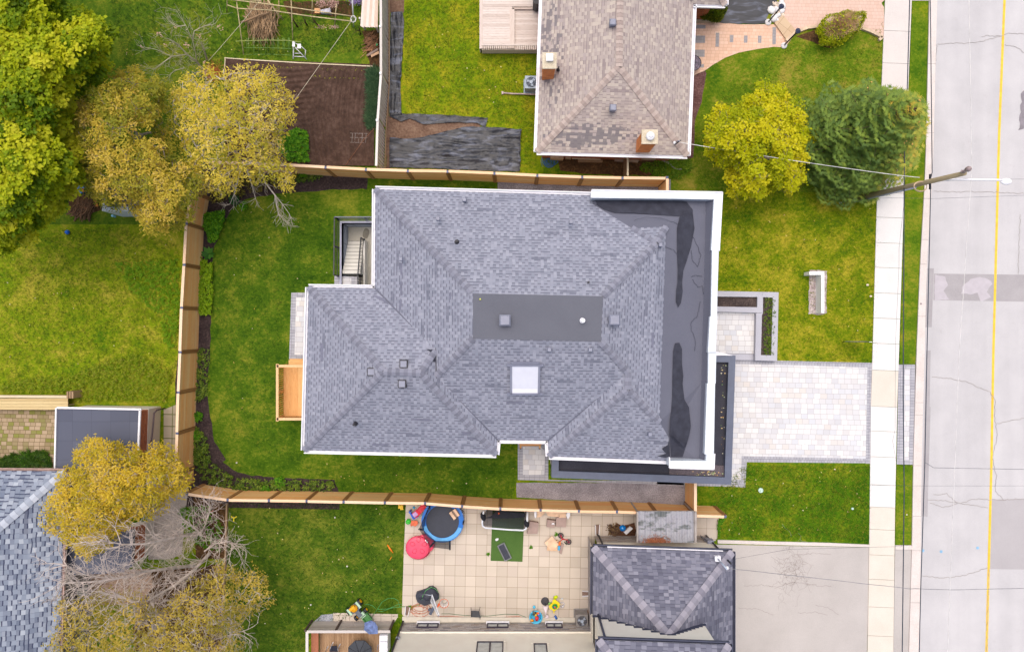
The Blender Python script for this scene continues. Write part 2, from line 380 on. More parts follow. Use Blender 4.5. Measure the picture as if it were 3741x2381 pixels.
ground_patch('lawn',PL('f',[(415,560),(1535,590),(1520,1295),(1490,1290),(1060,1285),(940,1350),(900,1420),(880,1700),(390,1700),(400,930)]),G_se,.0045)
# planting beds of the back yard
ground_patch('garden_bed',PL('S',[(700,610),(1350,640),(1350,760),(1000,780),(880,1000),(860,1560),(960,1740),(1242,1752),(1240,1860),(650,1850),(640,1400),(690,900)]),M_soil,.007)
# gravel side strips
ground_patch('gravel',PL('S',[(1818,655),(2450,655),(2450,760),(1818,760)]),M_gravel,.014)
ground_patch('gravel',PL('l',[(78,1215),(1415,1215),(1410,1390),(700,1365),(80,1330)]),M_gravel,.008,.02)
# neighbour vegetable garden
vg=PL('b',[(242,418),(700,450),(1290,475),(1300,1172),(600,1150),(230,1130),(232,560)])
m=MB(); nx,ny=230,150; xs=[vg[0].x,vg[2].x]; ys=[vg[3].y,vg[0].y]
pts=[]
for a in range(ny+1):
    for b in range(nx+1):
        x=xs[0]+(xs[1]-xs[0])*b/nx; y=ys[0]-.25*b/nx+(ys[1]-ys[0]+0)*(a/ny-1)*0+ (ys[1]-.25*b/nx-ys[0])*(a/ny-0)*0
        y=ys[0]+(ys[1]-.35*b/nx-ys[0])*a/ny
        u_=b/nx; v_=a/ny; w_=max(0,min(1,(u_-.5)/.16+.4*math.sin(v_*5))); h=.04*(1-w_)*math.sin(v_*118+7*math.sin(u_*4.5)+R.uniform(-.3,.3))+.04*w_*math.sin(u_*190+9.0*math.sin(v_*3.2)+R.uniform(-.3,.3))
        h*=min(1,10*v_,10*(1-v_)); pts.append((x,y,.10+h+R.uniform(-.02,.02)))
m.raw(pts,[(a*(nx+1)+b,a*(nx+1)+b+1,(a+1)*(nx+1)+b+1,(a+1)*(nx+1)+b) for a in range(ny) for b in range(nx)],.5,True)
setting(m.build('vegetable_bed_soil',M_till))
m=MB(); E_=PL('b',[(238,416),(470,432),(760,450),(1050,464),(1280,475)])
for a,b in zip(E_,E_[1:]): m.beam(a+V((0,0,.06)),b+V((0,0,.06)),.05,.16)
m.beam(P('b',240,418,.06),P('b',236,490,.06),.05,.16); m.beam(P('b',230,492,.06),P('b',226,570,.06),.05,.16)
WPALE=wood('pale_board',(214,196,160),(238,226,196),(150,120,84))
tag(m.build('bed_edging',WPALE),'pale wooden board edging along the top and left of the tilled vegetable bed','garden edging')
ground_patch('bare_soil',PL('s',[(60,250),(1240,340),(1200,420),(700,560),(60,560)]),M_bare,.009)
ground_patch('bare_soil',PL('b',[(1370,0),(1500,0),(1500,90),(1395,95),(1395,800),(1400,1190),(1370,1190)]),M_bare,.0085,.03)
ground_patch('leafy_soil',PL('t',[(290,120),(1080,110),(1620,150),(1500,350),(700,340),(330,290)]),M_leafmulch,.009,.05)
ground_patch('mulch_bed',PL('c',[(1600,540),(1690,500),(1700,520),(1665,720),(1620,850),(1610,1110),(1560,1130),(1400,1130),(1560,1060)]),speck('reddish_mulch',[(70,44,42),(110,78,76),(150,118,112)],12,2),.0095,.02)
ground_patch('leafy_soil',PL('r',[(2000,440),(2250,420),(2260,960),(2120,930)]),M_leafmulch,.009,.05)
ground_patch('leafy_soil',PL('r',[(900,20),(1900,20),(1850,240),(1000,200)]),M_leafmulch,.009,.08)
ground_patch('leafy_soil',PL('A',[(0,380),(780,420),(740,620),(420,800),(60,700)]),M_leafmulch,.0085,.08)
ground_patch('leafy_soil',PL('D',[(1350,500),(2180,430),(2150,1290),(1300,1290)]),M_leafmulch,.009,.1)
ground_patch('leafy_soil',PL('e',[(1100,650),(1300,690),(1290,1000),(1120,1000)]),M_leafmulch,.0095,.05)
ground_patch('bare_soil',PL('u',[(1310,430),(1560,350),(1680,480),(1820,520),(1700,560),(1500,500)]),M_leafmulch,.0095,.05)
# ================= STREET =================
swL=[(-400,3252),(0,3234),(700,3205),(1300,3188),(1483,3182),(1850,3178),(2381,3170),(2900,3158)]
swR=[(-400,3348),(0,3331),(703,3303),(1300,3284),(1510,3277),(1850,3270),(2381,3264),(2900,3256)]
kb0=[(-400,3410),(0,3396),(630,3381),(965,3362),(1300,3348.6),(1700,3337),(2000,3332),(2381,3321),(2900,3308)]
kb1=[(-400,3440),(0,3424),(630,3408),(965,3386),(1300,3378),(1700,3366),(2000,3364),(2381,3358),(2900,3345)]
def strip(name,mat,la,lb,y0,y1,z,h=0,step=120):
    ys=[y0]+[y for y in range(int(y0)+step,int(y1)-20,step)]+[y1]; m=MB()
    pl=[P('S',ipoly(la,y),y,z) for y in ys]+[P('S',ipoly(lb,y),y,z) for y in ys[::-1]]
    if h: m.prism(pl,z-h,z)
    else: m.sheet(pl)
    return setting(m.build(name,mat))
m=MB(); m.sheet([P('S',ipoly(kb1,y)-4,y,.003) for y in (-400,0,630,965,1300,1700,2000,2381,2900)]+[P('S',8200,2900,.003),P('S',8200,-400,.003)]); setting(m.build('road',M_road))
joints=[-400,-160,-20,112,230,350,470,590,703,793,886,976,1069,1161,1253,1351,1483,1573,1667,1769,1850,1932,2025,2114,2215,2320,2430,2900]
m=MB()
for a,b in zip(joints,joints[1:]):
    mi=1 if 700<a<1340 else 2 if 1340<a<1480 else 1 if 1480<=a<1840 else 2 if a>=1840 else 0
    m.cur=mi; dy=.6; z=.05
    m.prism([P('S',ipoly(swL,a+dy)+0,a+dy,z),P('S',ipoly(swR,a+dy),a+dy+4,z),P('S',ipoly(swR,b-dy),b-dy+4,z),P('S',ipoly(swL,b-dy),b-dy,z)],-.05,z)
setting(m.build('sidewalk',[M_conc,M_concw,M_concb]))
strip('kerb',M_kerb,kb0,kb1,-400,2900,.10,.2)
gut=[(y,x+17) for y,x in kb1]
m=MB(); 
for y in (233,485,875,965,1155,1470,1515,1700,1885,2010,2200): m.beam(P('S',ipoly(kb0,y),y,.1025),P('S',ipoly(kb1,y),y,.1025),.012,.004)
m.build('kerb_joint',M_crack)['kind']='structure'
strip('gutter_seam',M_patch,[(1485+0,3391),(1887,3373+9)],[(1485,3400),(1887,3388)],1485,1887,.0075)
strip('gutter_seam',M_patch,[(980,3388),(1195,3379)],[(980,3412),(1195,3404)],980,1195,.0075)
strip('gutter_seam',M_patch,[(1280,3384),(1885,3366)],[(1280,3400),(1885,3389)],1280,1885,.0065)
bv0=[(y,x) for y,x in swR]
ground_patch('grass_strip',rag([P('S',ipoly(swR,y)+2,y) for y in range(8,1326,110)]+[P('S',3284,1328)]+[P('S',3341,1328)]+[P('S',ipoly(kb0,y)-1,y) for y in range(1290,7,-110)],.02,.2),G_str,.035)
ground_patch('grass_strip',rag(PL('o',[(957,567),(1047,567),(1042,975),(950,975)]),.02,.2),G_str,.035)
m=MB(); m.prism(PL('S',[(3279,-300),(3341,-300)])and PL('S',[(3333,-400),(3394,-400),(3393,4),(3331,4)]),0,.05); setting(m.build('driveway_apron',M_conc))
m=MB(); m.prism(PL('o',[(948,1002),(1031,1002),(1030,1700),(938,1700)]),0,.045); setting(m.build('driveway_apron',M_drive))
m=MB(); m.prism(PL('o',[(948,978),(1036,978),(1034,1000),(948,1000)]),0,.08); setting(m.build('kerb',M_kerb))
m=MB(); yl=[(-400,3683),(0,3670),(500,3650),(1300,3629),(1700,3622),(2381,3604),(2900,3590)]
m.sheet([P('S',ipoly(yl,y)-4.5,y,.0115) for y in range(-400,2901,100)]+[P('S',ipoly(yl,y)+4.5,y,.0115) for y in range(2900,-401,-100)]); setting(m.build('centre_line',M_yel))
m=MB(); m.sheet([P('n',790,957,.0075),P('n',1420,965,.0075),P('n',2200,970,.0075),P('n',2200,1160,.0075),P('n',1420,1153,.0075),P('n',785,1143,.0075)]); setting(m.build('road_patch',M_patch))
m=MB(); m.sheet(rag(PL('n',[(1050,1000),(1110,975),(1165,990),(1200,1030),(1160,1080),(1185,1120),(1120,1150),(1090,1095),(985,1100),(980,1050)],.0115),.05,.2)); m.sheet(rag(PL('n',[(795,965),(870,975),(885,1040),(860,1080),(900,1140),(795,1142)],.0115),.04,.2)); setting(m.build('road_patch',plain('patch_filler',(198,192,198),.9,.04)))
m=MB(); m.sheet(PL('o',[(1447,742),(1900,735),(1900,1108),(1440,1102)],.0065)); setting(m.build('road_patch',M_patch2))
m=MB(); cr=[PL('p',[(490,355),(600,348),(740,348),(860,330),(1000,292),(1060,265),(1185,275)],.0185),PL('p',[(850,300),(880,285),(1000,290)],.0185),PL('p',[(1030,360),(1120,375),(1185,425)],.0185),PL('n',[(790,380),(900,385),(1100,385),(1240,390),(1420,396)],.0185),PL('n',[(1395,540),(1385,700),(1380,960)],.0185),
 PL('o',[(1140,110),(1230,115),(1320,135),(1440,185)],.0185),PL('o',[(1440,185),(1470,230),(1465,300),(1480,420),(1455,520)],.0185),PL('o',[(1120,742),(1200,748),(1290,762),(1430,785)],.0185),PL('o',[(1150,720),(1220,712),(1275,765),(1200,785),(1130,760)],.0185),PL('o',[(1290,765),(1350,740),(1500,745),(1618,738)],.0185),PL('o',[(1090,1137),(1200,1150),(1310,1135),(1430,1095)],.0185),PL('o',[(1455,530),(1475,620),(1470,700),(1510,745)],.0185),PL('o',[(1480,350),(1618,322)],.0185),PL('o',[(1438,1100),(1430,1300),(1425,1533)],.0185),PL('p',[(490,360),(470,600),(455,900),(445,1300)],.0185)]
for i,c in enumerate(cr): ribbon(m,crackline(c,seed=i),.026)
setting(m.build('road_crack',plain('crack',(168,162,158),.9)))
m=MB()
for (x,y) in ((1095,1007),(1189,1012),(1378,993)): c=P('o',x,y,.0155); m.face([c+V((.09*math.cos(t),.09*math.sin(t),0)) for t in [k*.6283 for k in range(10)]])
setting(m.build('survey_mark',plain('pale_blue_paint',(158,206,240),.8)))
m=MB(); m.sheet(rag(PL('p',[(1165,730),(1195,725),(1195,1030),(1140,1050),(1160,900)],.0135),.06,.2)); setting(m.build('tyre_mark',plain('tyre_rubber_mark',(150,144,150),.9)))
# neighbour asphalt driveway (bottom right) and its concrete edge
ground_patch('driveway',PL('o',[(-40,985),(30,975),(818,990),(800,1700),(80,1700)]),M_drive,.0065)
m=MB(); k_=[P('o',30,958),P('o',300,968),P('o',600,980),P('o',815,985)]
m.prism(PL('o',[(30,950),(300,958),(600,965),(818,975),(818,987),(600,982),(300,975),(30,968)]),0,.07); setting(m.build('kerb',M_kerb))
m=MB(); rr=random.Random(5)
for k in range(80):   # alligator cracking
    c=P('o',400+rr.gauss(20,45),1110+rr.gauss(0,80),.0125); a=rr.uniform(0,6.28); pts=[c]
    for q in range(4): a+=rr.uniform(-1.4,1.4); pts.append(pts[-1]+V((math.cos(a),math.sin(a),0))*rr.uniform(.12,.3))
    ribbon(m,pts,.011)
for c in (PL('o',[(170,1190),(260,1185),(340,1195),(420,1170),(500,1180)],.0125),PL('o',[(140,1305),(240,1308),(320,1340)],.0125),PL('o',[(440,1030),(520,1020),(620,1025)],.0125),PL('o',[(450,1330),(540,1325),(600,1340)],.0125),PL('o',[(540,1290),(600,1300),(660,1340)],.0125),PL('o',[(310,1040),(370,1080)],.0125),PL('o',[(500,1180),(560,1190),(620,1190)],.0125)): ribbon(m,crackline(c),.018)
setting(m.build('driveway_crack',plain('driveway_crack_fill',(160,150,146),.9)))
# paver driveway, borders
TONE_P=[(212,212,217),(222,221,223),(230,229,229),(239,237,235),(216,218,224),(226,220,214)]
M_pav=rowtile('pale_pavers',.30,.38,TONE_P,(176,170,170),.035,.05,0,wear=.12,bump=.2)
M_bord=rowtile('grey_border_pavers',.30,.17,[(176,176,184),(186,186,194),(170,170,178),(194,194,200)],(120,116,122),.08,.06,0,bump=.2)
M_bordv=rowtile('grey_border_pavers_upright',.17,.30,[(176,176,184),(186,186,194),(170,170,178),(194,194,200)],(120,116,122),.04,.1,-1,bump=.2)
def pavers(poly,z,mat,name='paving'): m=MB(); m.sheet([V((p.x,p.y,z)) for p in poly],-.02); return setting(m.build(name,mat))
DR=PL('S',[(2590,1300),(2690,1313),(2838,1317),(3188,1325),(3180,1691),(2728,1687),(2722,1778),(2400,1770),(2400,1300)])
pavers(DR,.016,M_bord,'driveway'); pavers(PL('o',[(-60,40),(340,44),(806,60),(797,531),(155,517),(150,640),(-60,640)]),.022,M_pav,'driveway')
pavers(PL('o',[(806,60),(833,58),(825,556),(797,556)]),.022,M_bordv,'driveway')
pavers(PL('o',[(151,545),(175,548),(173,680),(148,680)]),.021,M_bordv,'driveway')
pavers(PL('o',[(966,44),(1052,44),(1044,562),(957,560)]),.04,M_bordv,'paving'); pavers(PL('o',[(998,66),(1025,66),(1020,538),(992,538)]),.046,M_pav,'paving')
pavers(PL('l',[(90,900),(330,900),(330,1190),(1400,1205),(1400,1232),(330,1200),(90,1192)]),.016,M_bordv,'path'); pavers(PL('l',[(130,930),(262,930),(305,960),(300,1150),(130,1152)]),.022,M_pav,'path')
pavers(PL('F',[(250,85),(425,85),(410,810),(225,800)]),.018,M_bordv,'path'); pavers(PL('F',[(302,138),(425,138),(415,755),(284,752)]),.024,M_pav,'path')
pavers(PL('i',[(345,820),(560,830),(560,925),(345,925)]),.018,M_bordv,'path'); pavers(PL('i',[(398,842),(495,842),(495,925),(398,925)]),.024,M_pav,'path')
# neighbour patio slabs
M_slab=rowtile('patio_slabs',.612,.612,[(200,188,174),(210,198,184),(218,206,192),(205,192,180)],(150,134,114),.03,.03,-1,wear=.16,bump=.15)
SLP=PL('g',[(80,225),(1000,262),(1940,300),(2800,325),(2840,330),(2830,545),(2500,560),(1760,500),(1735,1230),(60,1215),(45,1190),(60,700)])
pavers(SLP,.012,M_slab,'patio')
pavers(PL('C',[(788,212),(2145,238),(2140,300),(2060,420),(780,395)]),.014,M_slab,'patio')
pavers(PL('z',[(1700,190),(1980,200),(1960,475),(1700,475)]),.014,M_slab,'path')
# pink paver walk (upper right)
M_pink=rowtile('pink_pavers',.19,.24,[(226,186,160),(236,198,172),(232,192,166),(240,206,182)],(200,158,134),.05,.07,0,bump=.15)
M_pink2=rowtile('pink_driveway_pavers',.2,.22,[(220,188,170),(228,198,182),(224,192,176)],(194,160,144),.05,.07,0,bump=.15)
pavers(PL('u',[(100,240),(370,255),(640,290),(1050,290),(1300,400),(1180,560),(1050,552),(850,580),(640,620),(480,680),(340,760),(240,830),(90,895)]),.013,M_pink,'path')
pavers(PL('u',[(1170,-900),(2400,-900),(2350,0),(2310,40),(2340,90),(2345,440),(2300,470),(2200,390),(2060,350),(1560,330),(1300,380),(1050,270),(1170,170)]),.014,M_pink2,'driveway')
m=MB()
for q in ([(130,296),(250,296),(250,338),(130,338)],[(128,420),(245,420),(243,507),(126,507)],[(118,586),(240,586),(238,670),(116,670)],[(370,388),(411,388),(406,552),(365,552)],[(535,413),(576,413),(574,498),(533,498)],[(700,420),(742,420),(740,504),(698,504)],[(865,422),(906,422),(904,506),(863,506)],[(1035,322),(1076,322),(1074,524),(1032,524)],[(170,755),(230,755),(230,795),(165,795)]): m.sheet(PL('u',q,.0165),0)
setting(m.build('path',rowtile('grey_inlay_pavers',.19,.12,[(158,154,156),(170,166,166),(162,160,164)],(130,124,124),.06,.06,0)))
m=MB(); m.prism(PL('u',[(1050,280),(1150,190),(1310,385),(1190,478)]),0,.12,.9); setting(m.build('step',rowtile('sandstone_slabs',.62,.62,[(206,178,146),(216,190,158)],(150,120,90),.02,.02,-1)))
m=MB()
for a,b,c in (((1190,480),(1300,385),0),((1300,385),(1440,330),0),((1440,330),(1560,315),0),((2085,335),(2180,370),0),((2180,370),(2260,410),0),((2260,410),(2320,440),0),((2320,440),(2280,475),0)): m.beam(P('u',*a,.08),P('u',*b,.08),.16,.16)
setting(m.build('kerb',plain('kerb_stone',(224,200,172),.9)))
# terrace left: old brick pavers with weeds
M_oldpav=rowtile('mossy_brick_pavers',.23,.32,[(176,156,128),(190,168,140),(166,146,116),(150,140,96),(136,140,64)],(110,92,60),.07,.1,0,wear=.3)
pavers(PL('e',[(-400,125),(320,130),(320,480),(-400,470)]),.012,M_oldpav,'terrace')
pavers(PL('D',[(840,500),(1460,470),(1500,640),(1380,820),(860,820)]),.013,rowtile('tan_pavers',.2,.3,[(176,148,128),(190,162,140),(168,140,118)],(120,96,78),.05,.08,0),'terrace')
pavers(PL('e',[(935,150),(1010,120),(1000,420),(935,420)]),.012,rowtile('path_flagstones',.7,.6,[(176,164,146),(186,174,156)],(96,104,52),.07,.07,-1,wear=.3),'path')
pavers(PL('D',[(1450,-400),(1850,-400),(1800,60),(1780,330),(1650,380),(1450,380)]),.011,speck('stained_concrete',[(150,140,134),(178,168,160),(200,190,182)],14,1.0),'path')
# ================= MAIN HOUSE =================
SH=rowtile('grey_shingles',.155,.15,[(136,140,155),(144,148,163),(151,154,169),(162,165,179),(146,149,164),(156,159,174)],(102,105,121),.05,.3,.85)
CAPM=N('ridge_cap_shingle',.9,.2); _a=CAPM.n('ShaderNodeAttribute',attribute_name='rv').outputs['Fac']; CAPM=CAPM.out(CAPM.ramp(_a,[(122,124,138),(136,138,153),(148,150,165)]))
MEM=speck('grey_roof_membrane',[(98,100,114),(106,108,122),(114,116,130)],40,.6,.85,.1)
MEMD=speck('dark_deck_membrane',[(98,100,110),(106,108,118),(114,116,126)],40,.6,.85,.1)
WORN=plain('worn_shingle',(124,126,144),.9,.1)
WET=plain('wet_membrane',(64,66,77),.7,.14,.12)
WHITE=plain('white_metal',(246,246,252),.4,.03,.5); COPE=plain('pale_coping',(222,230,238),.35,.03,.5); DKG=plain('charcoal_metal',(96,104,126),.45,.06,.5)
BLK=plain('black_metal',(38,38,48),.5,.2,.5); GLASS=plain('skylight_glass',(228,230,242),.08,.02,.8); CEDAR=wood('cedar',(222,150,84),(246,196,132),(170,100,48)); CEDARY=wood('cedar_lengthwise',(222,150,84),(246,196,132),(170,100,48),'y')
PVC=plain('white_plastic',(244,244,246),.35,.03,.5); GREYM=plain('grey_vent_metal',(140,144,162),.45,.05,.5); STUC=plain('cream_stucco',(255,248,234),.9,.03,.15,scale=1)
BRICKR=rowtile('red_brick',.075,.23,[(190,104,62),(210,120,74),(176,92,60),(220,134,86)],(180,150,130),.05,.16,0)
house=thing('house','large two-storey house with grey hip roof, skylight and white parapet','house',(-.5,.2,0))
ze=6.2
RV={}
def rp(k,f,x,y,z): RV[k]=P(f,x,y,z); return RV[k]
rp('NW','S',1371,691,ze);rp('NE','S',2160,713,ze);rp('NEa','S',2167,747,6.43);rp('W1','S',1369,1052,ze);rp('NWw','S',1127,1049,ze);rp('SWw','S',1111,1644,ze);rp('N0','S',1813,1660,ze);rp('N1','S',1818,1607,ze);rp('N2','S',2001,1609,ze);rp('N3','S',2005,1666,ze);rp('SE','S',2446,1683,ze)
rp('D1','S',1728,1072,8.4);rp('D2','S',2203,1082,8.4);rp('D3','S',2195,1248,8.4);rp('D4','S',1728,1237,8.4)
rp('R1','S',1401.5,1357.5,7.97);rp('R2','S',1536,1362,7.95);rp('K1','S',1591,1279,7.5);rp('K2','S',1594,1373,7.52)
rp('E1','S',2397,892,7.33);rp('E2','S',2434,828,6.98);rp('E3','S',2307,833,6.98);rp('S1','S',2294,1360,7.66);rp('S2','S',2294,1422,7.66);rp('E5','S',2410,1541,7.0);rp('E6','S',2443,1598,6.62)
r=RV; rf=MB()
rf.slope([r['NW'],r['NE'],r['NEa'],r['E3'],r['E1'],r['D2'],r['D1']],r['NW'],r['NE'])
rf.slope([r['W1'],r['NW'],r['D1'],r['D4'],r['K2'],r['K1']],r['W1'],r['NW'])
rf.slope([r['NWw'],r['W1'],r['K1'],r['R2'],r['R1']],r['NWw'],r['W1'])
rf.slope([r['SWw'],r['NWw'],r['R1']],r['SWw'],r['NWw'])
rf.slope([r['SWw'],r['N0'],r['R2'],r['R1']],r['SWw'],r['N0'])
rf.slope([r['N0'],r['N1'],r['K2'],r['K1'],r['R2']],r['N0'],r['N1'])
rf.slope([r['N1'],r['N2'],r['S1'],r['D3'],r['D4'],r['K2']],r['N1'],r['N2'])
rf.slope([r['N2'],r['N3'],r['S2'],r['S1']],r['N2'],r['N3'])
rf.slope([r['N3'],r['SE'],r['E6'],r['E5'],r['S2']],r['N3'],r['SE'])
rf.slope([r['D2'],r['E1'],r['E2'],r['E5'],r['S2'],r['S1'],r['D3']],r['E5'],r['E2'])
rf.slope([r['E3'],r['E2'],r['E1']],r['E3'],r['E2'])
roof=rf.build('roof',SH,house)
def caps(a,b,mb,w=.36,step=.19,dz=.03):
    a,b=V(a),V(b); d=b-a; L=d.length; d/=L; s=d.cross(V((0,0,1))).normalized(); u=s.cross(d); n=int(L/step)
    for k in range(n):
        c=a+d*(k*step); e=a+d*(k*step+step*1.25); rv=(.12 if k%2 else .78)+R.uniform(-.12,.2); drop=.07
        z0=dz+.028; z1=dz+.006
        for sg in(-1,1): mb.face([c+u*z0,c+s*sg*w/2+u*(z0-drop),e+s*sg*w/2+u*(z1-drop),e+u*z1][::sg],rv=rv)
        mb.face([c+u*z0,c+s*w/2+u*(z0-drop),c+s*w/2+u*(z0-drop-.03),c+u*(z0-.03)],rv=0); mb.face([c+u*z0,c-s*w/2+u*(z0-drop),c-s*w/2+u*(z0-drop-.03),c+u*(z0-.03)],rv=0)
for a,b in (('NW','D1'),('E1','D2'),('E3','E1'),('E2','E1'),('SWw','R1'),('NWw','R1'),('R1','R2'),('N0','R2'),('K1','R2'),('K2','D4'),('S1','D3'),('S2','S1'),('N3','S2'),('E5','S2')):
    m=MB(); caps(r[a]+V((0,0,.03)),r[b]+V((0,0,.03)),m,.32); m.build('hip_cap',CAPM,roof)
m=MB(); dk=[r[k]+V((0,0,.012)) for k in('D1','D2','D3','D4')]; m.sheet(dk); m.build('roof_deck',MEMD,house)
# low membrane roof inside the parapet
m=MB(); zi=6.55

cant=[P('j',1772,141,zi-.0),P('j',1760,600,zi),P('j',1742,1180,zi),P('l',1537,430,zi),P('l',1520,1040,zi)]
edge=[r['E6'],r['E5'],r['E2'],r['E3'],r['NEa']]; off=V((0,0,-.006))
m.face([edge[4]+off,P('j',772,128,6.4),cant[0],edge[2]+off,edge[3]+off][::-1]); m.face([edge[2]+off,cant[0],cant[1],cant[2],cant[3],edge[1]+off][::-1]); m.face([edge[1]+off,cant[3],cant[4],edge[0]+off][::-1]); m.face([edge[0]+off,cant[4],P('l',1286,1038,6.3)][::-1])
m.face([cant[0],cant[1],cant[2],cant[3],cant[4],P('l',1585,1040,6.98),P('l',1597,430,6.98),P('j',1815,1180,6.98),P('j',1832,600,6.98),P('j',1845,130,6.98)])
mem=m.build('roof_membrane',MEM,house)
def overlay(f,pts,mat,name,parent,z=None,rg=.02):
    m=MB(); pl=[]
    for x,y in pts:
        zz=6.82 if z is None else z; pl.append(P(f,x,y,zz))
    m.sheet(rag(pl,rg,.25)); return m.build(name,mat,parent)
# wet streaks lie 4-8 mm above the membrane: heights follow its fall
def mz(p):   # membrane height at a point
    xw=p.x; t=(xw-7.45)/(P('j',1772,600,zi).x-7.45); return 6.98+(zi-6.98)*max(0,min(1,t))
def wet(f,pts): drape(f,pts,[mem,roof],.05,.2,.0).build('wet_patch',WET,house)
wet('j',[(1540,290),(1655,260),(1670,400),(1640,560),(1600,690),(1572,770),(1522,770),(1515,600),(1515,400)])
wet('j',[(1522,770),(1572,770),(1560,880),(1565,960),(1550,1060),(1525,1100),(1505,1050),(1508,950),(1520,880)])
wet('l',[(1330,115),(1365,112),(1385,160),(1385,280),(1395,370),(1390,440),(1405,560),(1440,620),(1455,770),(1440,850),(1425,900),(1390,1010),(1300,1010),(1290,840),(1295,720),(1308,540),(1310,380),(1315,180)])
wet('j',[(775,145),(900,135),(1500,140),(1600,165),(1655,235),(1655,262),(1535,292),(1330,278),(960,262),(870,235),(800,190),(740,170),(745,140)])
wet('l',[(1290,1010),(1285,880),(1275,915),(1225,945),(1260,985),(1190,1005),(1250,1015)])
wet('k',[(1245,160),(1275,165),(1320,165),(1322,262),(1300,260),(1310,215),(1275,180)])
for q in ([(920,700),(945,705),(948,810),(930,815)],[(925,870),(945,870),(948,990),(928,1000)],[(925,1020),(945,1030),(935,1120),(915,1140)],[(915,335),(938,335),(938,412),(915,412)],[(1365,965),(1380,965),(1380,1030),(1362,1030)],[(670,990),(700,990),(790,1020),(830,1080),(780,1050)]): drape('i',q,[roof],.01,.3,.01).build('worn_strip',WORN,roof)
for q in ([(410,115),(435,115),(432,260),(412,260)],[(1130,710),(1275,710),(1272,732),(1130,720)],[(820,905),(960,908),(940,925),(820,922)],[(1530,812),(1600,815),(1600,832),(1530,830)],[(1570,860),(1640,862),(1640,878),(1570,876)]): drape('k',q,[roof],.01,.3,.01).build('worn_strip',WORN,roof)
for q in ([(0,572),(142,572),(142,592),(0,590)],[(1145,30),(1165,30),(1160,152),(1145,150)],[(0,672),(45,675),(40,685),(0,683)]): drape('l',q,[roof],.01,.3,.01).build('worn_strip',WORN,roof)
# parapet with white coping
def wallrun(f,outer,inner,z0,z1,name,mat,parent,cm,cw=.0,ct=.05):
    m=MB(); m.prism(PL(f,outer,z1)+PL(f,inner[::-1],z1),z0,z1); return m.build(name,mat,parent)
zt=7.05
pp=[('j',[(762,62),(1500,72),(1500,137),(762,128)],zt),('j',[(1500,72),(1915,84),(1840,143),(1500,137)],zt+.01),('j',[(1915,84),(1890,595),(1818,592),(1842,143)],zt),('j',[(1880,595),(1870,1182),(1815,1180),(1826,597)],zt+.012),('j',[(1872,1182),(1858,1500),(1789,1500),(1806,1182)],zt+.004),('l',[(1655,190),(1650,430),(1590,428),(1594,190)],zt+.004),('l',[(1646,431),(1636,985),(1563,988),(1582,433)],zt),('l',[(1636,987),(1632,1105),(1290,1092),(1295,1040),(1572,1041),(1576,987)],zt-.008)]
for f,pl,z in pp:
    m=MB(); t=PL(f,pl,z); m.prism(t,6.0,z-.045); m.build('parapet_wall',COPE,house)
    m=MB(); c=sum(t,V((0,0,0)))/len(t); m.prism([p+(p-c).normalized()*.015 for p in t],z-.043,z+.004); m.build('coping',COPE,house)
# outer white drip edge
for f,a,b in (('j',(758,60),(1915,80)),('j',(1915,80),(1886,600)),('l',(1640,985),(1634,1107)),('l',(1634,1107),(1285,1096)),('l',(1285,1096),(1284,1012)),('j',(758,60),(752,128))): m=MB(); m.beam(P(f,*a,zt-.03),P(f,*b,zt-.03),.05,.16); m.build('drip_edge',WHITE,house)
# gutters
def gutter(pts,name,parent,mat=WHITE,w=.13,inside=None,side=1):
    m=MB()
    for a,b in zip(pts,pts[1:]):
        a,b=V(a),V(b); d=(b-a).normalized(); s=V((d.y,-d.x,0))*side; o=s*w
        m.beam(a+s*.012+V((0,0,-.08)),b+s*.012+V((0,0,-.08)),.02,.12); m.beam(a+o+V((0,0,-.05)),b+o+V((0,0,-.05)),.025,.14); m.beam(a+s*(w/2)+V((0,0,-.11)),b+s*(w/2)+V((0,0,-.11)),w,.012)
        m.beam(a+o+V((0,0,.025)),b+o+V((0,0,.025)),.05,.012)
        n=int((b-a).length/.9)
        for k in range(1,n): p=a.lerp(b,k/n); m.beam(p+V((0,0,.005)),p+o+V((0,0,.005)),.02,.012)
    return m.build(name,mat,parent)
gutter([r['NW'],r['NE']],'gutter',house,side=-1); gutter([r['W1'],r['NW']],'gutter',house,side=-1); gutter([r['NWw'],r['W1']],'gutter',house,side=-1); gutter([r['SWw'],r['NWw']],'gutter',house,side=-1)
gutter([r['N0'],r['SWw']],'gutter',house,side=-1); gutter([r['N1'],r['N0']],'gutter',house,side=-1); gutter([r['N2'],r['N1']],'gutter',house,side=-1); gutter([r['N3'],r['N2']],'gutter',house,side=-1); gutter([r['SE'],r['N3']],'gutter',house,side=-1)
# walls below
def inset(poly,d):
    k=len(poly); o=[]
    ar=sum(poly[i].x*poly[(i+1)%k].y-poly[(i+1)%k].x*poly[i].y for i in range(k)); sg=1 if ar>0 else -1
    for i in range(k):
        a,b,c=poly[i-1],poly[i],poly[(i+1)%k]; d0=(b-a).normalized(); d1=(c-b).normalized(); n0=V((-d0.y,d0.x,0))*sg; n1=V((-d1.y,d1.x,0))*sg
        q=n0+n1; q/=max(.3,q.dot(n0)*1.0) if q.length>1e-6 else 1; o.append(V((b.x,b.y,0))+V((q.x,q.y,0))*d)
    return o
fp=[r[k] for k in('NW','NE')]+[P('j',1905,95,ze),P('l',1625,1095,ze),P('l',1300,1090,ze)]+[r[k] for k in('SE','N3','N2','N1','N0','SWw','NWw','W1')]
fp=[V((p.x,p.y,0)) for p in fp]; fpi=inset(fp,.42)
WALLM=rowtile('pale_stone_wall',.2,.5,[(206,202,198),(216,212,208),(198,194,192)],(160,156,152),.02,.04,0)
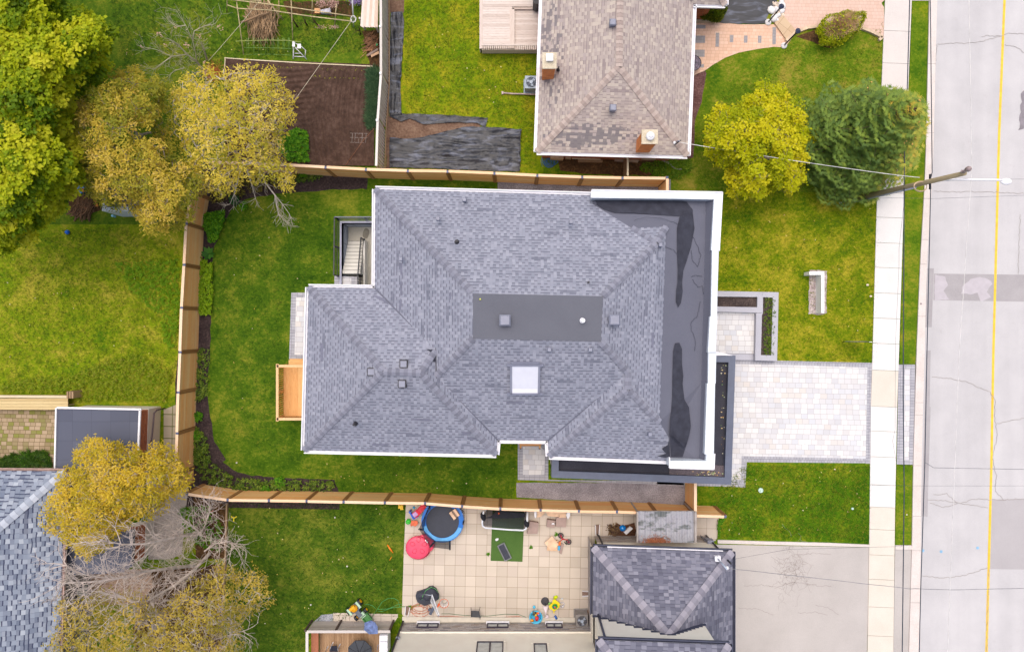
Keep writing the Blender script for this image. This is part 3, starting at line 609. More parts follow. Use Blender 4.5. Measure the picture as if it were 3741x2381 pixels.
m=MB(); m.prism(fpi,0,6.12,top=False); m.build('wall',WALLM,house)
m=MB(); m.face([V((p.x,p.y,6.14)) for p in fp]); m.build('soffit',WHITE,house)
for (x,y,wd,dr) in ((-9.9,-3.5,1.6,'W'),(-9.9,-5.3,1.2,'W'),(-4,-5.83,1.6,'S'),(8.9,3.0,1.8,'E'),(8.9,0,1.8,'E'),(-3,6.2,1.2,'N'),(2,6.2,1.4,'N')):
    pass
# roof fittings
def boxvent(c,s,h,mat,parent,name='vent',cap=None,rz=0,tilt=None):
    m=MB(); c=V(c); m.box(c+V((0,0,h/2-.1)),s*.8,s*.8,h+.2,rz); m.raw([c+V((x*s/2,y*s/2,h)) for x,y in((-1,-1),(1,-1),(1,1),(-1,1))]+[c+V((x*s*.38,y*s*.38,h+.07)) for x,y in((-1,-1),(1,-1),(1,1),(-1,1))],[(0,1,5,4),(1,2,6,5),(2,3,7,6),(3,0,4,7),(4,5,6,7),(3,2,1,0)],.5); return m.build(name,mat,parent)
boxvent(P('i',1859,1215,8.42),.52,.28,GREYM,roof); boxvent(P('j',951,1212,8.2),.5,.34,GREYM,roof)
for f,x,y,z in (('i',1266,315,7.35),('i',936,672,7.3),('j',572,344,7.42),('j',1365,547,7.28),('j',380,1475,8.25),('j',743,1475,8.25),('l',1130,830,7.0),('i',1500,148,6.7)): boxvent(P(f,x,y,z),.2,.09,GREYM,roof)
for f,x,y,z in (('k',1070,278,7.8),('k',815,340,7.65),('k',1058,435,7.75)):
    c=P(f,x,y,z); m=MB(); m.box(c,.38,.38,.2); m.build('box_vent',BLK,roof); m=MB(); m.box(c+V((0,0,.125)),.29,.29,.06); m.build('vent_cap',GREYM,roof)
for f,x,y,z in (('i',1430,517,7.9),('j',724,880,8.0),('k',684,752,7.3)):
    c=P(f,x,y,z); m=MB(); m.cyl(c-V((0,0,.1)),.12,.16,16,.07); m.cyl(c,.05,.32,14); m.build('plumbing_pipe',BLK,roof)
c=P('j',675,1217,8.42); m=MB(); m.cyl(c,.13,.04,20); m.cyl(c,.06,.3,16); m.cyl(c+V((0,0,.3)),.11,.07,20,.09); m.cyl(c+V((0,0,.37)),.03,.03,10); m.build('roof_pipe',WHITE,roof)
# skylight
c=P('S',1918,1385,7.15); sk=MB(); n_=V((0,.0,1)); ang=math.radians(22)
def slopebox(mb,c,x,y,z,sx,sy,sz): M=Matrix.Translation(c)@Matrix.Rotation(ang,4,'X')@Matrix.Translation((x,y,z)); mb.mat_box(M,sx,sy,sz)
ce=P('S',1918,1383,7.6)
for x,y,sx,sy in ((-.66,0,.1,1.5),(.66,0,.1,1.5),(0,.75,1.7,.1),(0,-.75,1.7,.1),(0,.86,1.35,.06)): slopebox(sk,ce,x,y,.0,sx,sy,.3)
skl=sk.build('skylight',GREYM,roof); 
sg=MB(); slopebox(sg,ce,0,0,.12,1.24,1.42,.02); 
M_=Matrix.Translation(ce)@Matrix.Rotation(ang,4,'X')@Matrix.Translation((0,-.58,.134)); sg.build('skylight_pane',GLASS,roof)
sb=MB(); sb.mat_box(M_,1.2,.2,.006); sb.build('skylight_blind',WHITE,roof)
# valley flashing and dark worn runs
for a,b,w in ((r['W1'],r['K1'],.16),(r['N2'],r['S1'],.13),(r['N1'],r['K2'],.12)):
    a2=a+V((0,0,.012)); b2=a.lerp(b,.62)+V((0,0,.012)); d=(b2-a2).normalized(); s=V((-d.y,d.x,0)).normalized(); m=MB(); m.face([a2-s*w/2,a2+s*w/2,b2+s*.01,b2-s*.01][::-1]); m.build('valley_flashing',plain('valley_metal',(104,106,122),.6),roof)
m=MB(); m.face([r['K1']+V((-.03,0,.03)),r['K2']+V((-.03,0,.03)),r['K2']+V((.04,0,.03)),r['K1']+V((.04,0,.03))]); m.build('step_flashing',plain('valley_metal2',(92,94,106),.6),roof)
# garage roof with dark parapet frame
zg=3.5; zf=3.25
m=MB(); oc=PL('l',[(1655,207),(1808,212),(1775,1230),(357,1175),(361,1020)],zg); 
m.prism([P('l',1655,207,zg),P('l',1808,212,zg),P('l',1752,266,zg),P('l',1655,264,zg)],zf-.5,zg); m.prism([P('l',1808,212,zg),P('l',1775,1230,zg),P('l',1722,1172,zg),P('l',1752,266,zg)],zf-.5,zg)
m.prism([P('l',1775,1230,zg),P('l',357,1175,zg),P('l',412,1122,zg),P('l',1722,1172,zg)],zf-.5,zg); m.prism([P('l',357,1175,zg),P('l',361,1005,zg),P('l',414,1005,zg),P('l',412,1122,zg)],zf-.5,zg)
m.build('garage_coping',DKG,house)
m=MB(); m.face([P('l',400,960,zf),P('l',412,1130,zf),P('l',1722,1180,zf),P('l',1755,266,zf),P('l',1500,266,zf),P('l',1500,960,zf)]); m.build('garage_roof',speck('black_membrane',[(46,46,56),(60,60,70),(76,76,86)],20,1,.7,.1),house)
m=MB(); m.prism(PL('l',[(1285,1060),(1722,1080),(1722,1178),(1285,1158)],zf+.06),zf,zf+.06); m.build('garage_roof_cricket',speck('brown_membrane',[(74,66,72),(100,90,96),(130,118,118)],12,.8,.6,.1),house)
rr=random.Random(3); m=MB(); cols=0
for k in range(70):
    t=rr.random()
    if t<.5: c=P('l',rr.uniform(1690,1742),rr.uniform(270,1000),zf+.02)
    else: c=P('l',rr.gauss(1600,70),rr.gauss(1145,14),zf+.09)
    a=rr.uniform(0,6.28); s=rr.uniform(.02,.06); m.face([c+V((s*math.cos(a+q),s*math.sin(a+q)*.6,rr.uniform(0,.01))) for q in(0,1.57,3.14,4.71)])
tag(m.build('leaf_litter',leafm('dry_litter',[(190,140,80),(230,200,150),(120,160,90),(250,240,220)],.8,0)),'scattered dry leaves and scraps lying in the dark garage roof trough','leaves',kind='stuff')
m=MB(); gp=inset([V((p.x,p.y,0)) for p in PL('l',[(1600,207),(1808,212),(1775,1230),(357,1175),(361,900)],zg)],.12); m.prism(gp,0,zf-.3,top=False); m.build('garage_wall',WALLM,house)
m=MB(); m.face([P('l',1655,180,3.56),P('l',1790,212,3.56),P('l',1655,212,3.56)]); m.build('flashing',WHITE,house)
# side-door awning of cedar
m=MB(); m.box(P('l',187,885,2.6)+V((0,.1,0)),1.15,.75,.06); 
for x in(112,264): m.beam(P('l',x,885,2.5),P('l',x,942,2.45),.09,.09); m.beam(P('l',x,940,2.45),P('l',x,905,1.8),.07,.07)
m.beam(P('l',95,905,2.56),P('l',278,912,2.56),.06,.1); m.build('awning',CEDAR,house)
for x in(112,262): m=MB(); m.box(P('l',x,944,2.4),.09,.06,.12); m.build('awning_bracket',BLK,house)
# basement stairwell
BST=plain('grey_wall_panel',(176,184,204),.7,.04); CST=speck('light_step_concrete',[(222,220,214),(234,232,226),(242,240,236)],20,1,.85,.1)
zd=-1.45; m=MB(); m.cur=0
def vwall(mb,a,b,z0,z1): a,b=V(a),V(b); mb.face([V((a.x,a.y,z0)),V((b.x,b.y,z0)),V((b.x,b.y,z1)),V((a.x,a.y,z1))],uv=[(0,z0),((b-a).length,z0),((b-a).length,z1),(0,z1)])
iL,iR,iT,iB=P('i',415,0).x,X1,P('i',0,356).y,Y0
vwall(m,(iL,iT,0),(iL,iB,0),zd-.02,.18); vwall(m,(iR,iT,0),(iL,iT,0),zd-.02,.18); vwall(m,(iR,iB,0),(iR,iT,0),zd-.02,.2); vwall(m,(iL,iB,0),(iR,iB,0),zd-.02,.0)
m.build('stairwell_wall',rowtile('grey_panel_wall',1.3,1.1,[(170,180,200),(180,190,208)],(70,74,90),.02,.02,-1),house)
m=MB(); m.face([V((iL,iB,zd)),V((iR,iB,zd)),V((iR,iT,zd)),V((iL,iT,zd))]); m.build('stairwell_floor',speck('damp_concrete',[(186,180,164),(206,202,190),(220,216,206)],18,1.1),house)
m=MB(); c=P('i',625,445,zd+.006); m.face([c+V((.2*math.cos(t)*(1+.2*math.sin(2*t)),.33*math.sin(t),0)) for t in [k*.52 for k in range(12)]]); m.build('damp_stain',plain('damp_patch',(140,134,120),.5),house)
m=MB(); y0=P('i',0,512,zd).y; y1=P('i',0,800,0).y; ns=9; xl0,xl1=iL+.01,P('i',600,0,-.8).x
for k in range(ns):
    z=zd+(k+1)*(-zd)/ns-.02; a=y0+(y1-y0)*k/ns; m.cur=1; m.box(((xl0+xl1)/2,a+.0-.025 if False else a-.02,z+.004),xl1-xl0,.05,.012); m.cur=0; m.prism([V((xl0,a,0)),V((xl1,a,0)),V((xl1,y1,0)),V((xl0,y1,0))],z-.15,z)
m.prism([V((xl1+.002,y0,0)),V((xl1+.12,y0,0)),V((xl1+.12,iB,0)),V((xl1+.002,iB,0))],zd,-.75)
m.build('stairs',[CST,plain('tread_edge_strip',(186,184,178),.8)],house)  # tread edges don't show from above: darker strips painted along them
m=MB(); m.prism([V((X0-.02,Y1+.02,0)),V((iR,Y1+.02,0)),V((iR,iT,0)),V((iL,iT,0)),V((iL,iB,0)),V((X0-.02,iB,0))],-.3,.16); m.build('stairwell_kerb',plain('grey_kerb',(186,188,208),.7,.04),house)
def railing(p0,p1,h,name,parent,mat=BLK,posts=2,sp=.11,pw=.06):
    m=MB(); p0,p1=V(p0),V(p1); H=V((0,0,h)); m.beam(p0+H,p1+H,.06,.05); m.beam(p0+V((0,0,.1)),p1+V((0,0,.1)),.03,.03); n=int((p1-p0).length/sp)
    for k in range(1,n): p=p0.lerp(p1,k/n); m.beam(p+V((0,0,.1)),p+H,.022,.022)
    for k in range(posts): p=p0.lerp(p1,k/(posts-1)); m.box(p+V((0,0,h/2)),pw,pw,h+.04); m.box(p+V((0,0,.03)),.12,.12,.06)
    return m.build(name,mat,parent)
ra=P('i',382,322,.16); rb=P('i',376,822,.16); rc=V((iR+.4,ra.y,.16))
railing(ra,rb,.95,'railing',house,BLK,3); railing(ra,rc,.95,'railing',house,DKG,3); 
railing(V((xl1+.06,y0,-.75)),V((xl1+.06,P('i',0,825,0).y,.05)),.85,'railing',house,BLK,2); railing(V((xl1+.06,P('i',0,825,0).y,.05)),V((xl1+.06,P('i',0,925,0).y-.2,.05)),.85,'railing',house,BLK,2)
# cedar rear deck
deck=thing('deck','new cedar deck with slatted railing at the west wall of the large house','deck',P('F',250,1150))
dzk=.75; x0=P('F',170,0,dzk).x; x1=-10.05; yt=P('F',0,870,dzk).y; yb=P('F',0,1415,dzk).y; m=MB(); nb=9
for k in range(nb): a=x0+(x1+.6-x0)*k/nb; b=x0+(x1+.6-x0)*(k+1)/nb-.006; m.box(((a+b)/2,(yt+yb)/2,dzk),b-a,yt-yb,.04)
m.build('deck_boards',CEDARY,deck)
m=MB(); m.box(((x0+x1)/2+.2,P('F',0,838,.4).y,.38),abs(x1-x0)+.1,.3,.05); m.box(((x0+x1)/2+.2,P('F',0,825,.2).y,.19),abs(x1-x0)+.1,.3,.05); m.build('step',CEDAR,deck)
zr=1.72; rx=P('F',108,0,zr).x; ry0=P('F',0,856,zr).y; ry1=P('F',0,1442,zr).y
xi=x0-.03; yi=yb-.03
m=MB(); m.box(((xi-.02),(yt+yb)/2,zr),.14,yt-yb+.3,.05); m.box(((xi+x1)/2+.2,yt+.03,zr),abs(x1-xi)+.5,.14,.05); m.box(((xi+x1)/2+.2,yb-.03,zr),abs(x1-xi)+.5,.14,.05); m.build('handrail',wood('pale_cedar_rail',(236,186,130),(250,212,164),(200,140,80),'y'),deck)
m=MB(); n=24
for k in range(n+1): y=yb+(yt-yb)*k/n; m.box((xi,y,(zr+dzk)/2-.1),.04,.05,zr-dzk+.1)
for k in range(12): x=xi+.1+k*.14; m.box((x,yb-.03,(zr+dzk)/2-.1),.05,.04,zr-dzk+.1)
for y in (yb,(yt+yb)/2,yt): m.box((xi,y,zr/2),.1,.1,zr)
m.box((xi+.02,(yt+yb)/2,dzk-.14),.05,yt-yb,.24); m.build('baluster_railing',CEDARY,deck)
# small fascia clip
# raised stone planter and porch
PLT=speck('planter_stone',[(176,176,186),(190,190,200),(202,202,210)],20,1.2,.85,.1)
pl=thing('planter','low L-shaped grey stone planter with dark soil beside the front porch','planter',P('m',600,500))
h=.45
m=MB()
def ring(m,outer,inner,z0,z1):
    k=len(outer)
    for i in range(k):
        j=(i+1)%k; m.prism([outer[i],outer[j],inner[j],inner[i]],z0,z1)
o1=PL('m',[(100,172),(640,185),(655,240),(655,400),(600,398),(100,382)],h); 
ring(m,PL('m',[(60,172),(656,184),(656,398),(60,382)],h),PL('m',[(60,230),(604,236),(602,340),(60,330)],h),0,h)
m.build('planter_wall',PLT,pl)
m=MB(); ring(m,PL('m',[(657,184),(820,188),(804,886),(581,880),(592,400),(656,400)],h),PL('m',[(662,238),(762,242),(746,828),(640,826),(650,420),(660,400)],h),0,h); m.build('planter_wall',PLT,pl)
m=MB(); m.face(PL('m',[(60,225),(610,230),(610,345),(60,345)],.33)[::-1]); m.face(PL('m',[(655,235),(765,238),(750,832),(635,830)],.33)[::-1]); m.build('planter_soil',speck('planter_soil',[(40,34,36),(74,64,62),(120,104,96)],12,2),pl)
m=MB(); m.prism(PL('m',[(60,386),(590,400),(578,812),(60,806)],.17),0,.17,-.02); setting(m.build('porch',M_pav))
m=MB(); m.prism(PL('m',[(60,808),(578,814),(576,878),(60,868)],.12),0,.12,-.02); setting(m.build('step',PLT))
# white L-shaped garden wall on gravel
gb=rag(PL('B',[(255,155),(525,175),(520,850),(460,880),(235,860),(240,500)]),.03,.15); ground_patch('gravel_bed',gb,M_pebble,.02)
gw=MB(); hw=.75; x2=P('B',490,0,hw).x; x1_=P('B',440,0,hw).x; yb_=P('B',0,848,hw).y; yt_=P('B',0,183,hw).y; yt2=P('B',0,237,hw).y; xl_=P('B',250,0,hw).x
gw.prism([V((x1_,yb_,0)),V((x2,yb_,0)),V((x2,yt_,0)),V((xl_,yt_,0)),V((xl_,yt2,0)),V((x1_,yt2,0))],0,hw)
tag(gw.build('garden_wall',plain('white_render',(255,255,255),.8,.01)),'white L-shaped low wall standing on a strip of pebbles in the front lawn','garden wall')
# ================= FENCES =================
POSTM=wood('stained_post',(150,104,60),(190,140,88),(110,76,44),'z'); BOARD=wood('fence_board',(255,180,106),(255,214,154),(236,150,84),'x'); BOARDY=wood('fence_board_lengthwise',(255,180,106),(255,214,154),(236,150,84),'y')
RAILM=wood('fence_rail',(252,206,162),(255,226,194),(226,176,130),'x'); RAILMY=wood('fence_rail_lengthwise',(252,206,162),(255,226,194),(226,176,130),'y'); CAPB=plain('blue_grey_post_cap',(96,106,138),.5,.1)
def fence(pts,name,label,side,hts=2.12,gate=None,mats=None,endcap=True,group=None):
    """pts: post-top centres at rail height; side=+1/-1 picks the boarded face"""
    rt=thing(name,label,'fence',V((pts[0].x,pts[0].y,0)),group); bm,rm=mats or (BOARD,RAILM)
    for i,(a,b) in enumerate(zip(pts,pts[1:])):
        a0,b0=V((a.x,a.y,0)),V((b.x,b.y,0)); d=(b0-a0).normalized(); s=V((-d.y,d.x,0))*side; h=hts+R.uniform(-.02,.02)
        m=MB(); nb=13
        for k in range(nb):
            z0=.05+(h-.1)*k/nb; z1=.05+(h-.1)*(k+1)/nb-.004; o=s*(.02+R.uniform(-.003,.003)); m.beam(a0+d*.05+o+V((0,0,(z0+z1)/2)),b0-d*.05+o+V((0,0,(z0+z1)/2)),.022,z1-z0)
        m.build('panel',bm,rt)
        m=MB(); m.beam(a0+d*.06-s*.02+V((0,0,h)),b0-d*.06-s*.02+V((0,0,h)),.15,.04); m.build('top_rail',rm,rt)
    for i,a in enumerate(pts):
        if i==len(pts)-1 and not endcap: continue
        a0=V((a.x,a.y,0)); d=(pts[min(i+1,len(pts)-1)]-pts[max(0,i-1)]); d.z=0; d.normalize(); s=V((-d.y,d.x,0))*side; rz=math.atan2(d.y,d.x)
        m=MB(); m.box(a0+s*.012+V((0,0,hts/2)),.10,.12,hts-.02,rz); 
        for q in(-1,1): m.box(a0+s*.04+d*(q*.085)+V((0,0,hts/2-.02)),.05,.05,hts-.1,rz)
        m.build('post',POSTM,rt); m=MB(); m.box(a0+V((0,0,hts+.015)),.125,.14,.05,rz); m.build('post_cap',CAPB,rt)
    return rt
H=2.14
topf=[P('S',x,y+4,H) for x,y in ((727,590),(752,590),(905,594),(1042,600),(1189.5,608),(1337,616),(1490,621),(1635,623),(1806,630),(1963,638),(2127,644),(2274,647),(2435,649))]
fence(topf[1:],'wooden_fence','new cedar board fence with blue-grey post caps along the north side, below the vegetable bed','-1' and -1,endcap=False)
gp1=[P('S',2437,649,H),P('S',2433,712,H)]; gp1=[gp1[0],V((gp1[0].x-.02,6.75,H))]
fence(gp1,'side_gate','short cedar gate closing the gravel strip at the northeast corner of the big house',-1,mats=(BOARDY,RAILMY))
leftf=[P('S',x+4,y,H) for x,y in ((716,600),(697,700),(677,817),(669,967.5),(660,1124),(654.5,1286),(648,1433),(643.5,1582),(638,1735),(636,1790))]
fence(leftf[1:],'wooden_fence','cedar board fence running along the west side behind the planting bed',1,mats=(BOARDY,RAILMY))
botf=[P('S',x,y-4,H) for x,y in ((683,1807),(831.6,1829),(982,1831),(1120,1833),(1255,1836),(1406,1839),(1553,1841),(1688,1852),(1828,1861),(1975,1866),(2115,1870),(2254,1872),(2398,1878),(2541,1886),(2650,1890))]
fence(botf,'wooden_fence','longest cedar board fence, along the south side above the trampoline and patio',1)
gx=P('l',1488,1300,H).x; fence([V((gx,P('l',0,1452,H).y,H)),V((gx+.0,-8.05,H))],'side_gate','short cedar gate between the garage wall and the long southern fence',1,mats=(BOARDY,RAILMY))
# old weathered board fence (upper left)
OLDW=wood('weathered_board',(206,196,186),(230,222,214),(150,136,122),'z'); OLDR=wood('weathered_rail',(212,204,196),(234,228,222),(170,156,146),'y'); OLDB=wood('weathered_brown',(150,122,92),(180,152,120),(100,76,54),'y')
of=thing('old_fence','weathered whitish shadow-box board fence beside the tilled vegetable bed','fence',P('b',1390,0)); ho=2.0
ot=[P('b',1333,-300,ho),P('b',1335,190,ho),P('b',1336,520,ho),P('b',1312,850,ho),P('b',1302,1170,ho)]
for a,b in zip(ot,ot[1:]):
    a0,b0=V((a.x,a.y,0)),V((b.x,b.y,0)); d=(b0-a0).normalized(); s=V((-d.y,d.x,0)); n=int((b0-a0).length/.19); m=MB()
    for k in range(n):
        p=a0+d*(k*.19+.07); m.box(p+s*.05+V((0,0,ho/2)),.022,.12,ho-.08,math.atan2(s.y,s.x)); 
        p=a0+d*(k*.19+.165); m.box(p-s*.05+V((0,0,ho/2)),.022,.12,ho-.08,math.atan2(s.y,s.x))
    m.build('board_panel',OLDW,of); m=MB(); m.beam(a0+V((0,0,ho)),b0+V((0,0,ho)),.13,.04); m.build('top_rail',OLDR,of)
    m=MB(); m.beam(a0+V((0,0,.3)),b0+V((0,0,.3)),.06,.09); m.beam(a0+s*.12+V((0,0,.06)),b0+s*.12+V((0,0,.06)),.05,.16); m.build('bottom_rail',OLDB,of)
    m=MB(); m.box(a0-s*.03+V((0,0,ho/2+.03)),.11,.11,ho+.1); m.build('post',WHITE,of)
# low old wood edging between the west yards (play yard border)
m=MB(); m.beam(P('e',1297,685,.12),P('e',1288,1010,.12),.09,.2); m.beam(P('e',1288,1010,.12),P('D',2150,1400,.12),.09,.2); tag(m.build('timber_edging',OLDB),'old brown timber edging down the west side of the play yard','garden edging')
# retaining planter of timber on the far left
m=MB(); 
z0=.68
m.prism(PL('e',[(-600,64),(395,70),(395,84),(-600,78)],z0),z0-.06,z0)
tw=thing('timber_wall','low pale timber wall with a white cap board at the left edge','retaining wall',P('e',200,100)); m.build('cap_board',WPALE,tw)
m=MB(); ya=P('e',0,74,z0).y; yb2=P('e',0,128,0).y; xr=P('e',395,0,.5).x
for k in range(4): m.box(((-32+xr)/2,P('e',0,84,.6).y-.09-k*.165,.6),abs(-32-xr),.155,.05)
m.box(((-32+xr)/2,P('e',0,128,.6).y+.03,.3),abs(-32-xr),.05,.55); m.box(((-32+xr)/2,ya,.3),abs(-32-xr),.05,.55)
m.build('timber_boards',wood('yellowed_board',(196,170,120),(222,200,150),(160,124,76),'x'),tw)
m=MB()
for k in range(3): m.box((xr+.12+k*.14,ya+.1,.42),.1,.4,.84)
m.build('timber_post',OLDB,tw)
# ================= HOUSE, TOP (brown roof) =================
BSH=rowtile('taupe_shingles',.15,.2,[(168,156,152),(178,166,160),(188,176,168),(198,186,174),(174,162,160)],(138,124,126),.05,.22,.85,
 stain=((112,108,114),(P('c',890,960,3.4).x-6.5,P('c',890,960,3.4).y-13,2.1,.55),2.2,(P('c',600,330,3.4).x-6.5,P('c',600,330,3.4).y-13,.55,2.6)))
nh=thing('house','single-storey house with taupe hip roof, white gutters and two brick chimneys at the top','house',(6.5,13,0))
ez=2.95; A_=[P('S',1961,555,ez),P('S',2511,569,ez),P('S',2533,16,ez),P('S',2550,-460,ez),P('S',1995,-460,ez),P('S',1981,0,ez)]
rz_=4.35; RA=P('S',2262,245,rz_); RB=P('S',2272,-460,rz_)
m=MB(); m.slope([A_[0],A_[1],RA],A_[0],A_[1]); m.slope([A_[1],A_[2],A_[3],RB,RA],A_[1],A_[3]); m.slope([A_[4],A_[5],A_[0],RA,RB],A_[4],A_[0])
W0=P('S',2533,16,ez); W1_=P('S',2649,19,ez); W2=P('S',2600,-80,3.65); W3=P('S',2470,-80,3.65); W4=P('S',2610,-460,3.7); W5=P('S',2668,-460,ez)
m.slope([W0,W1_,W2,W3],W0,W1_); m.slope([W1_,W5,W4,W2],W1_,W5)
nroof=m.build('roof',BSH,nh)
BCAP=N('taupe_cap',.9,.2); _a=BCAP.n('ShaderNodeAttribute',attribute_name='rv').outputs['Fac']; BCAP=BCAP.out(BCAP.ramp(_a,[(168,152,146),(184,168,160),(196,180,172)]))
for a,b in ((A_[0],RA),(A_[1],RA),(RA,RB),(W1_,W2)): m=MB(); caps(a+V((0,0,.03)),b+V((0,0,.03)),m,.36,.2,.02); m.build('hip_cap',BCAP,nroof)
gutter([A_[0],A_[1]],'gutter',nh,side=1,w=.15); gutter([A_[1],A_[2]],'gutter',nh,side=1,w=.15); gutter([A_[5],A_[0]],'gutter',nh,side=1,w=.15); gutter([A_[4],A_[5]],'gutter',nh,side=1,w=.15); gutter([W0,W1_],'gutter',nh,side=1,w=.15); gutter([W1_,W5],'gutter',nh,side=1,w=.15)
m=MB(); ni=inset([V((p.x,p.y,0)) for p in A_],.4); m.prism(ni,0,2.9,top=False); m.build('wall',BRICKR,nh)
m=MB(); m.prism(inset([V((p.x,p.y,0)) for p in (P('S',2500,0,ez),P('S',2649,19,ez),P('S',2668,-460,ez),P('S',2500,-460,ez))],.4),0,2.88,top=False); m.build('wing_wall',BRICKR,nh)
m=MB(); m.face([V((p.x,p.y,2.9)) for p in A_][::-1]); m.build('soffit',WHITE,nh)
BR2=rowtile('chimney_brick',.075,.22,[(240,140,72),(250,158,88),(226,124,64)],(190,150,120),.06,.16,0); CRN=speck('chimney_crown',[(190,176,150),(214,202,178),(230,220,200)],16,2)
def chimney(c,sx,sy,zb,zt_,flue,label=None):
    m=MB(); c=V(c); m.prism([V((c.x+a*sx/2,c.y+b*sy/2,0)) for a,b in((-1,-1),(1,-1),(1,1),(-1,1))],zb,zt_); ch=m.build('chimney',BR2,nh)
    m=MB(); m.box((c.x,c.y,zt_+.04),sx+.12,sy+.12,.08); m.build('chimney_crown',CRN,ch)
    m=MB()
    if flue=='sq': m.box((c.x,c.y+.1,zt_+.14),.3,.3,.12); m.box((c.x,c.y+.1,zt_+.25),.36,.36,.03)
    else: m.cyl((c.x,c.y,zt_+.08),.2,.16,20); m.cyl((c.x,c.y,zt_+.24),.22,.06,20,.16); m.cyl((c.x,c.y,zt_+.3),.13,.07,16,.08)
    m.build('flue_cap',WHITE,ch)
c=P('c',593,432,4.75); chimney(c,.62,.72,2.9,4.75,'sq'); c=P('c',1299,968,4.9); chimney(c,.72,.62,2.9,4.9,'rd')
boxvent(P('c',1036,170,4.3),.36,.2,GREYM,nroof); boxvent(P('c',1038,768,3.95),.36,.2,GREYM,nroof)
c=P('c',655,490,3.5); m=MB(); m.cyl(c-V((0,0,.1)),.1,.14,14,.07); m.cyl(c,.05,.3,12); m.build('plumbing_pipe',BLK,nroof)
ma=thing('service_mast','grey service mast with white insulators at the southeast roof corner of the taupe-roofed house','service mast',P('c',1470,1020,3.1))
m=MB(); m.tube([P('c',1478,1000,2.9),P('c',1510,995,3.9)],.035,8); m.build('pipe',GREYM,ma); m=MB(); m.ball(P('c',1475,1008,3.5),.09,1.0,10); m.build('weatherhead',WHITE,ma); m=MB(); m.beam(P('c',1480,1020,3.5),P('c',1520,990,3.9),.05,.05); m.build('bracket',BLK,ma)
# rear deck of that house
nd=thing('deck','weathered grey-white timber deck with baluster railing behind the taupe-roofed house','deck',P('c',300,200)); zd_=.6
WEATH=wood('weathered_deck',(206,190,180),(232,220,212),(150,118,92),'x'); WEATHY=wood('weathered_deck_lengthwise',(200,180,168),(226,212,202),(150,118,92),'y')
xL=P('c',115,0,zd_).x; xR=P('c',560,0,zd_).x; yB=P('c',0,345,zd_).y; yT=P('c',0,-220,zd_).y; xm=P('c',330,0,zd_).x; ym=P('c',0,62,zd_).y
m=MB(); y=yB
while y<yT:
    if y<ym: m.box(((xL+xm)/2,y+.07,zd_),xm-xL,.135,.04); m.box(((xm+xR)/2+.06,y+.07,zd_-.12),xR-xm-.1,.135,.04)
    else: m.box(((xL+xR)/2,y+.07,zd_),xR-xL,.135,.04)
    y+=.142
m.build('deck_boards',WEATH,nd)
m=MB(); m.box((xL-.02,(yB+yT)/2,zd_+.01),.16,yT-yB,.05); m.box((xm-.0,(yB+ym)/2,zd_+.012),.28,ym-yB,.05); m.box(((xm+xR)/2,ym,zd_+.012),xR-xm,.1,.05); m.build('border_board',WEATHY,nd)
m=MB(); m.box(((xL+xR)/2,yB-.02,.3),xR-xL,.05,.55); m.box((xL-.1,(yB+yT)/2,.3),.05,yT-yB,.55); m.build('skirt_board',WEATH,nd)
m=MB(); 
for k in range(30):
    x=xL+.1+k*(xR-xL-.1)/30; m.box((x,yB-.03,zd_+.3),.035,.035,.62)
m.box(((xL+xR)/2,yB-.03,zd_+.62),xR-xL,.09,.04)
m.build('railing',WEATH,nd)
bb=thing('barbecue','barbecue under a black cover on the weathered deck','barbecue',P('c',500,20,zd_)); m=MB(); m.prism(PL('c',[(478,-60),(526,-60),(526,48),(500,52),(478,40)],1.2),zd_+.03,1.55); m.build('cover',BLK,bb)
# AC unit
def acunit(f,x,y,s,h,rz,label,body,fanc=(70,76,92)):
    c=P(f,x,y,0); t=thing('air_conditioner',label,'air conditioner',c); m=MB(); m.box(c+V((0,0,h/2)),s,s,h,rz); m.box(c+V((0,0,.03)),s+.12,s+.12,.06,rz); bd=m.build('casing',body,t)
    m=MB(); m.cyl(c+V((0,0,h+.002)),s*.4,.03,28); m.build('fan_opening',plain('fan_dark',fanc,.6),t)
    m=MB(); 
    for k in range(3):
        a=k*2.094+.4; m.face([c+V((0,0,h+.04)),c+V((s*.36*math.cos(a),s*.36*math.sin(a),h+.045)),c+V((s*.38*math.cos(a+.7),s*.38*math.sin(a+.7),h+.05))])
    m.cyl(c+V((0,0,h+.035)),s*.13,.03,18); m.build('fan',plain('fan_silver',(190,204,224),.3),t)
    m=MB()
    for k in range(5): rr_=s*.4*(k+1)/5; m.tube([c+V((rr_*math.cos(q*.2618),rr_*math.sin(q*.2618),h+.06)) for q in range(25)],.006,4)
    for k in range(8): a=k*.785; m.tube([c+V((0,0,h+.06)),c+V((s*.4*math.cos(a),s*.4*math.sin(a),h+.06))],.006,4)
    m.build('grille',body,t); return t
acunit('c',462,612,.72,.75,0,'pale grey air conditioner with round fan beside the west wall of the taupe-roofed house',plain('pale_grey_casing',(176,190,206),.5))
m=MB(); m.tube([P('c',500,668,.2),P('c',420,664,.12),P('c',330,662,.1),P('c',268,656,.1)],.045,8); m.box(P('c',262,657,.1),.1,.16,.12); tag(m.build('downspout_extension',plain('taupe_plastic',(196,176,170),.5)),'long taupe downspout pipe lying on the lawn below the grey air conditioner','drain pipe')
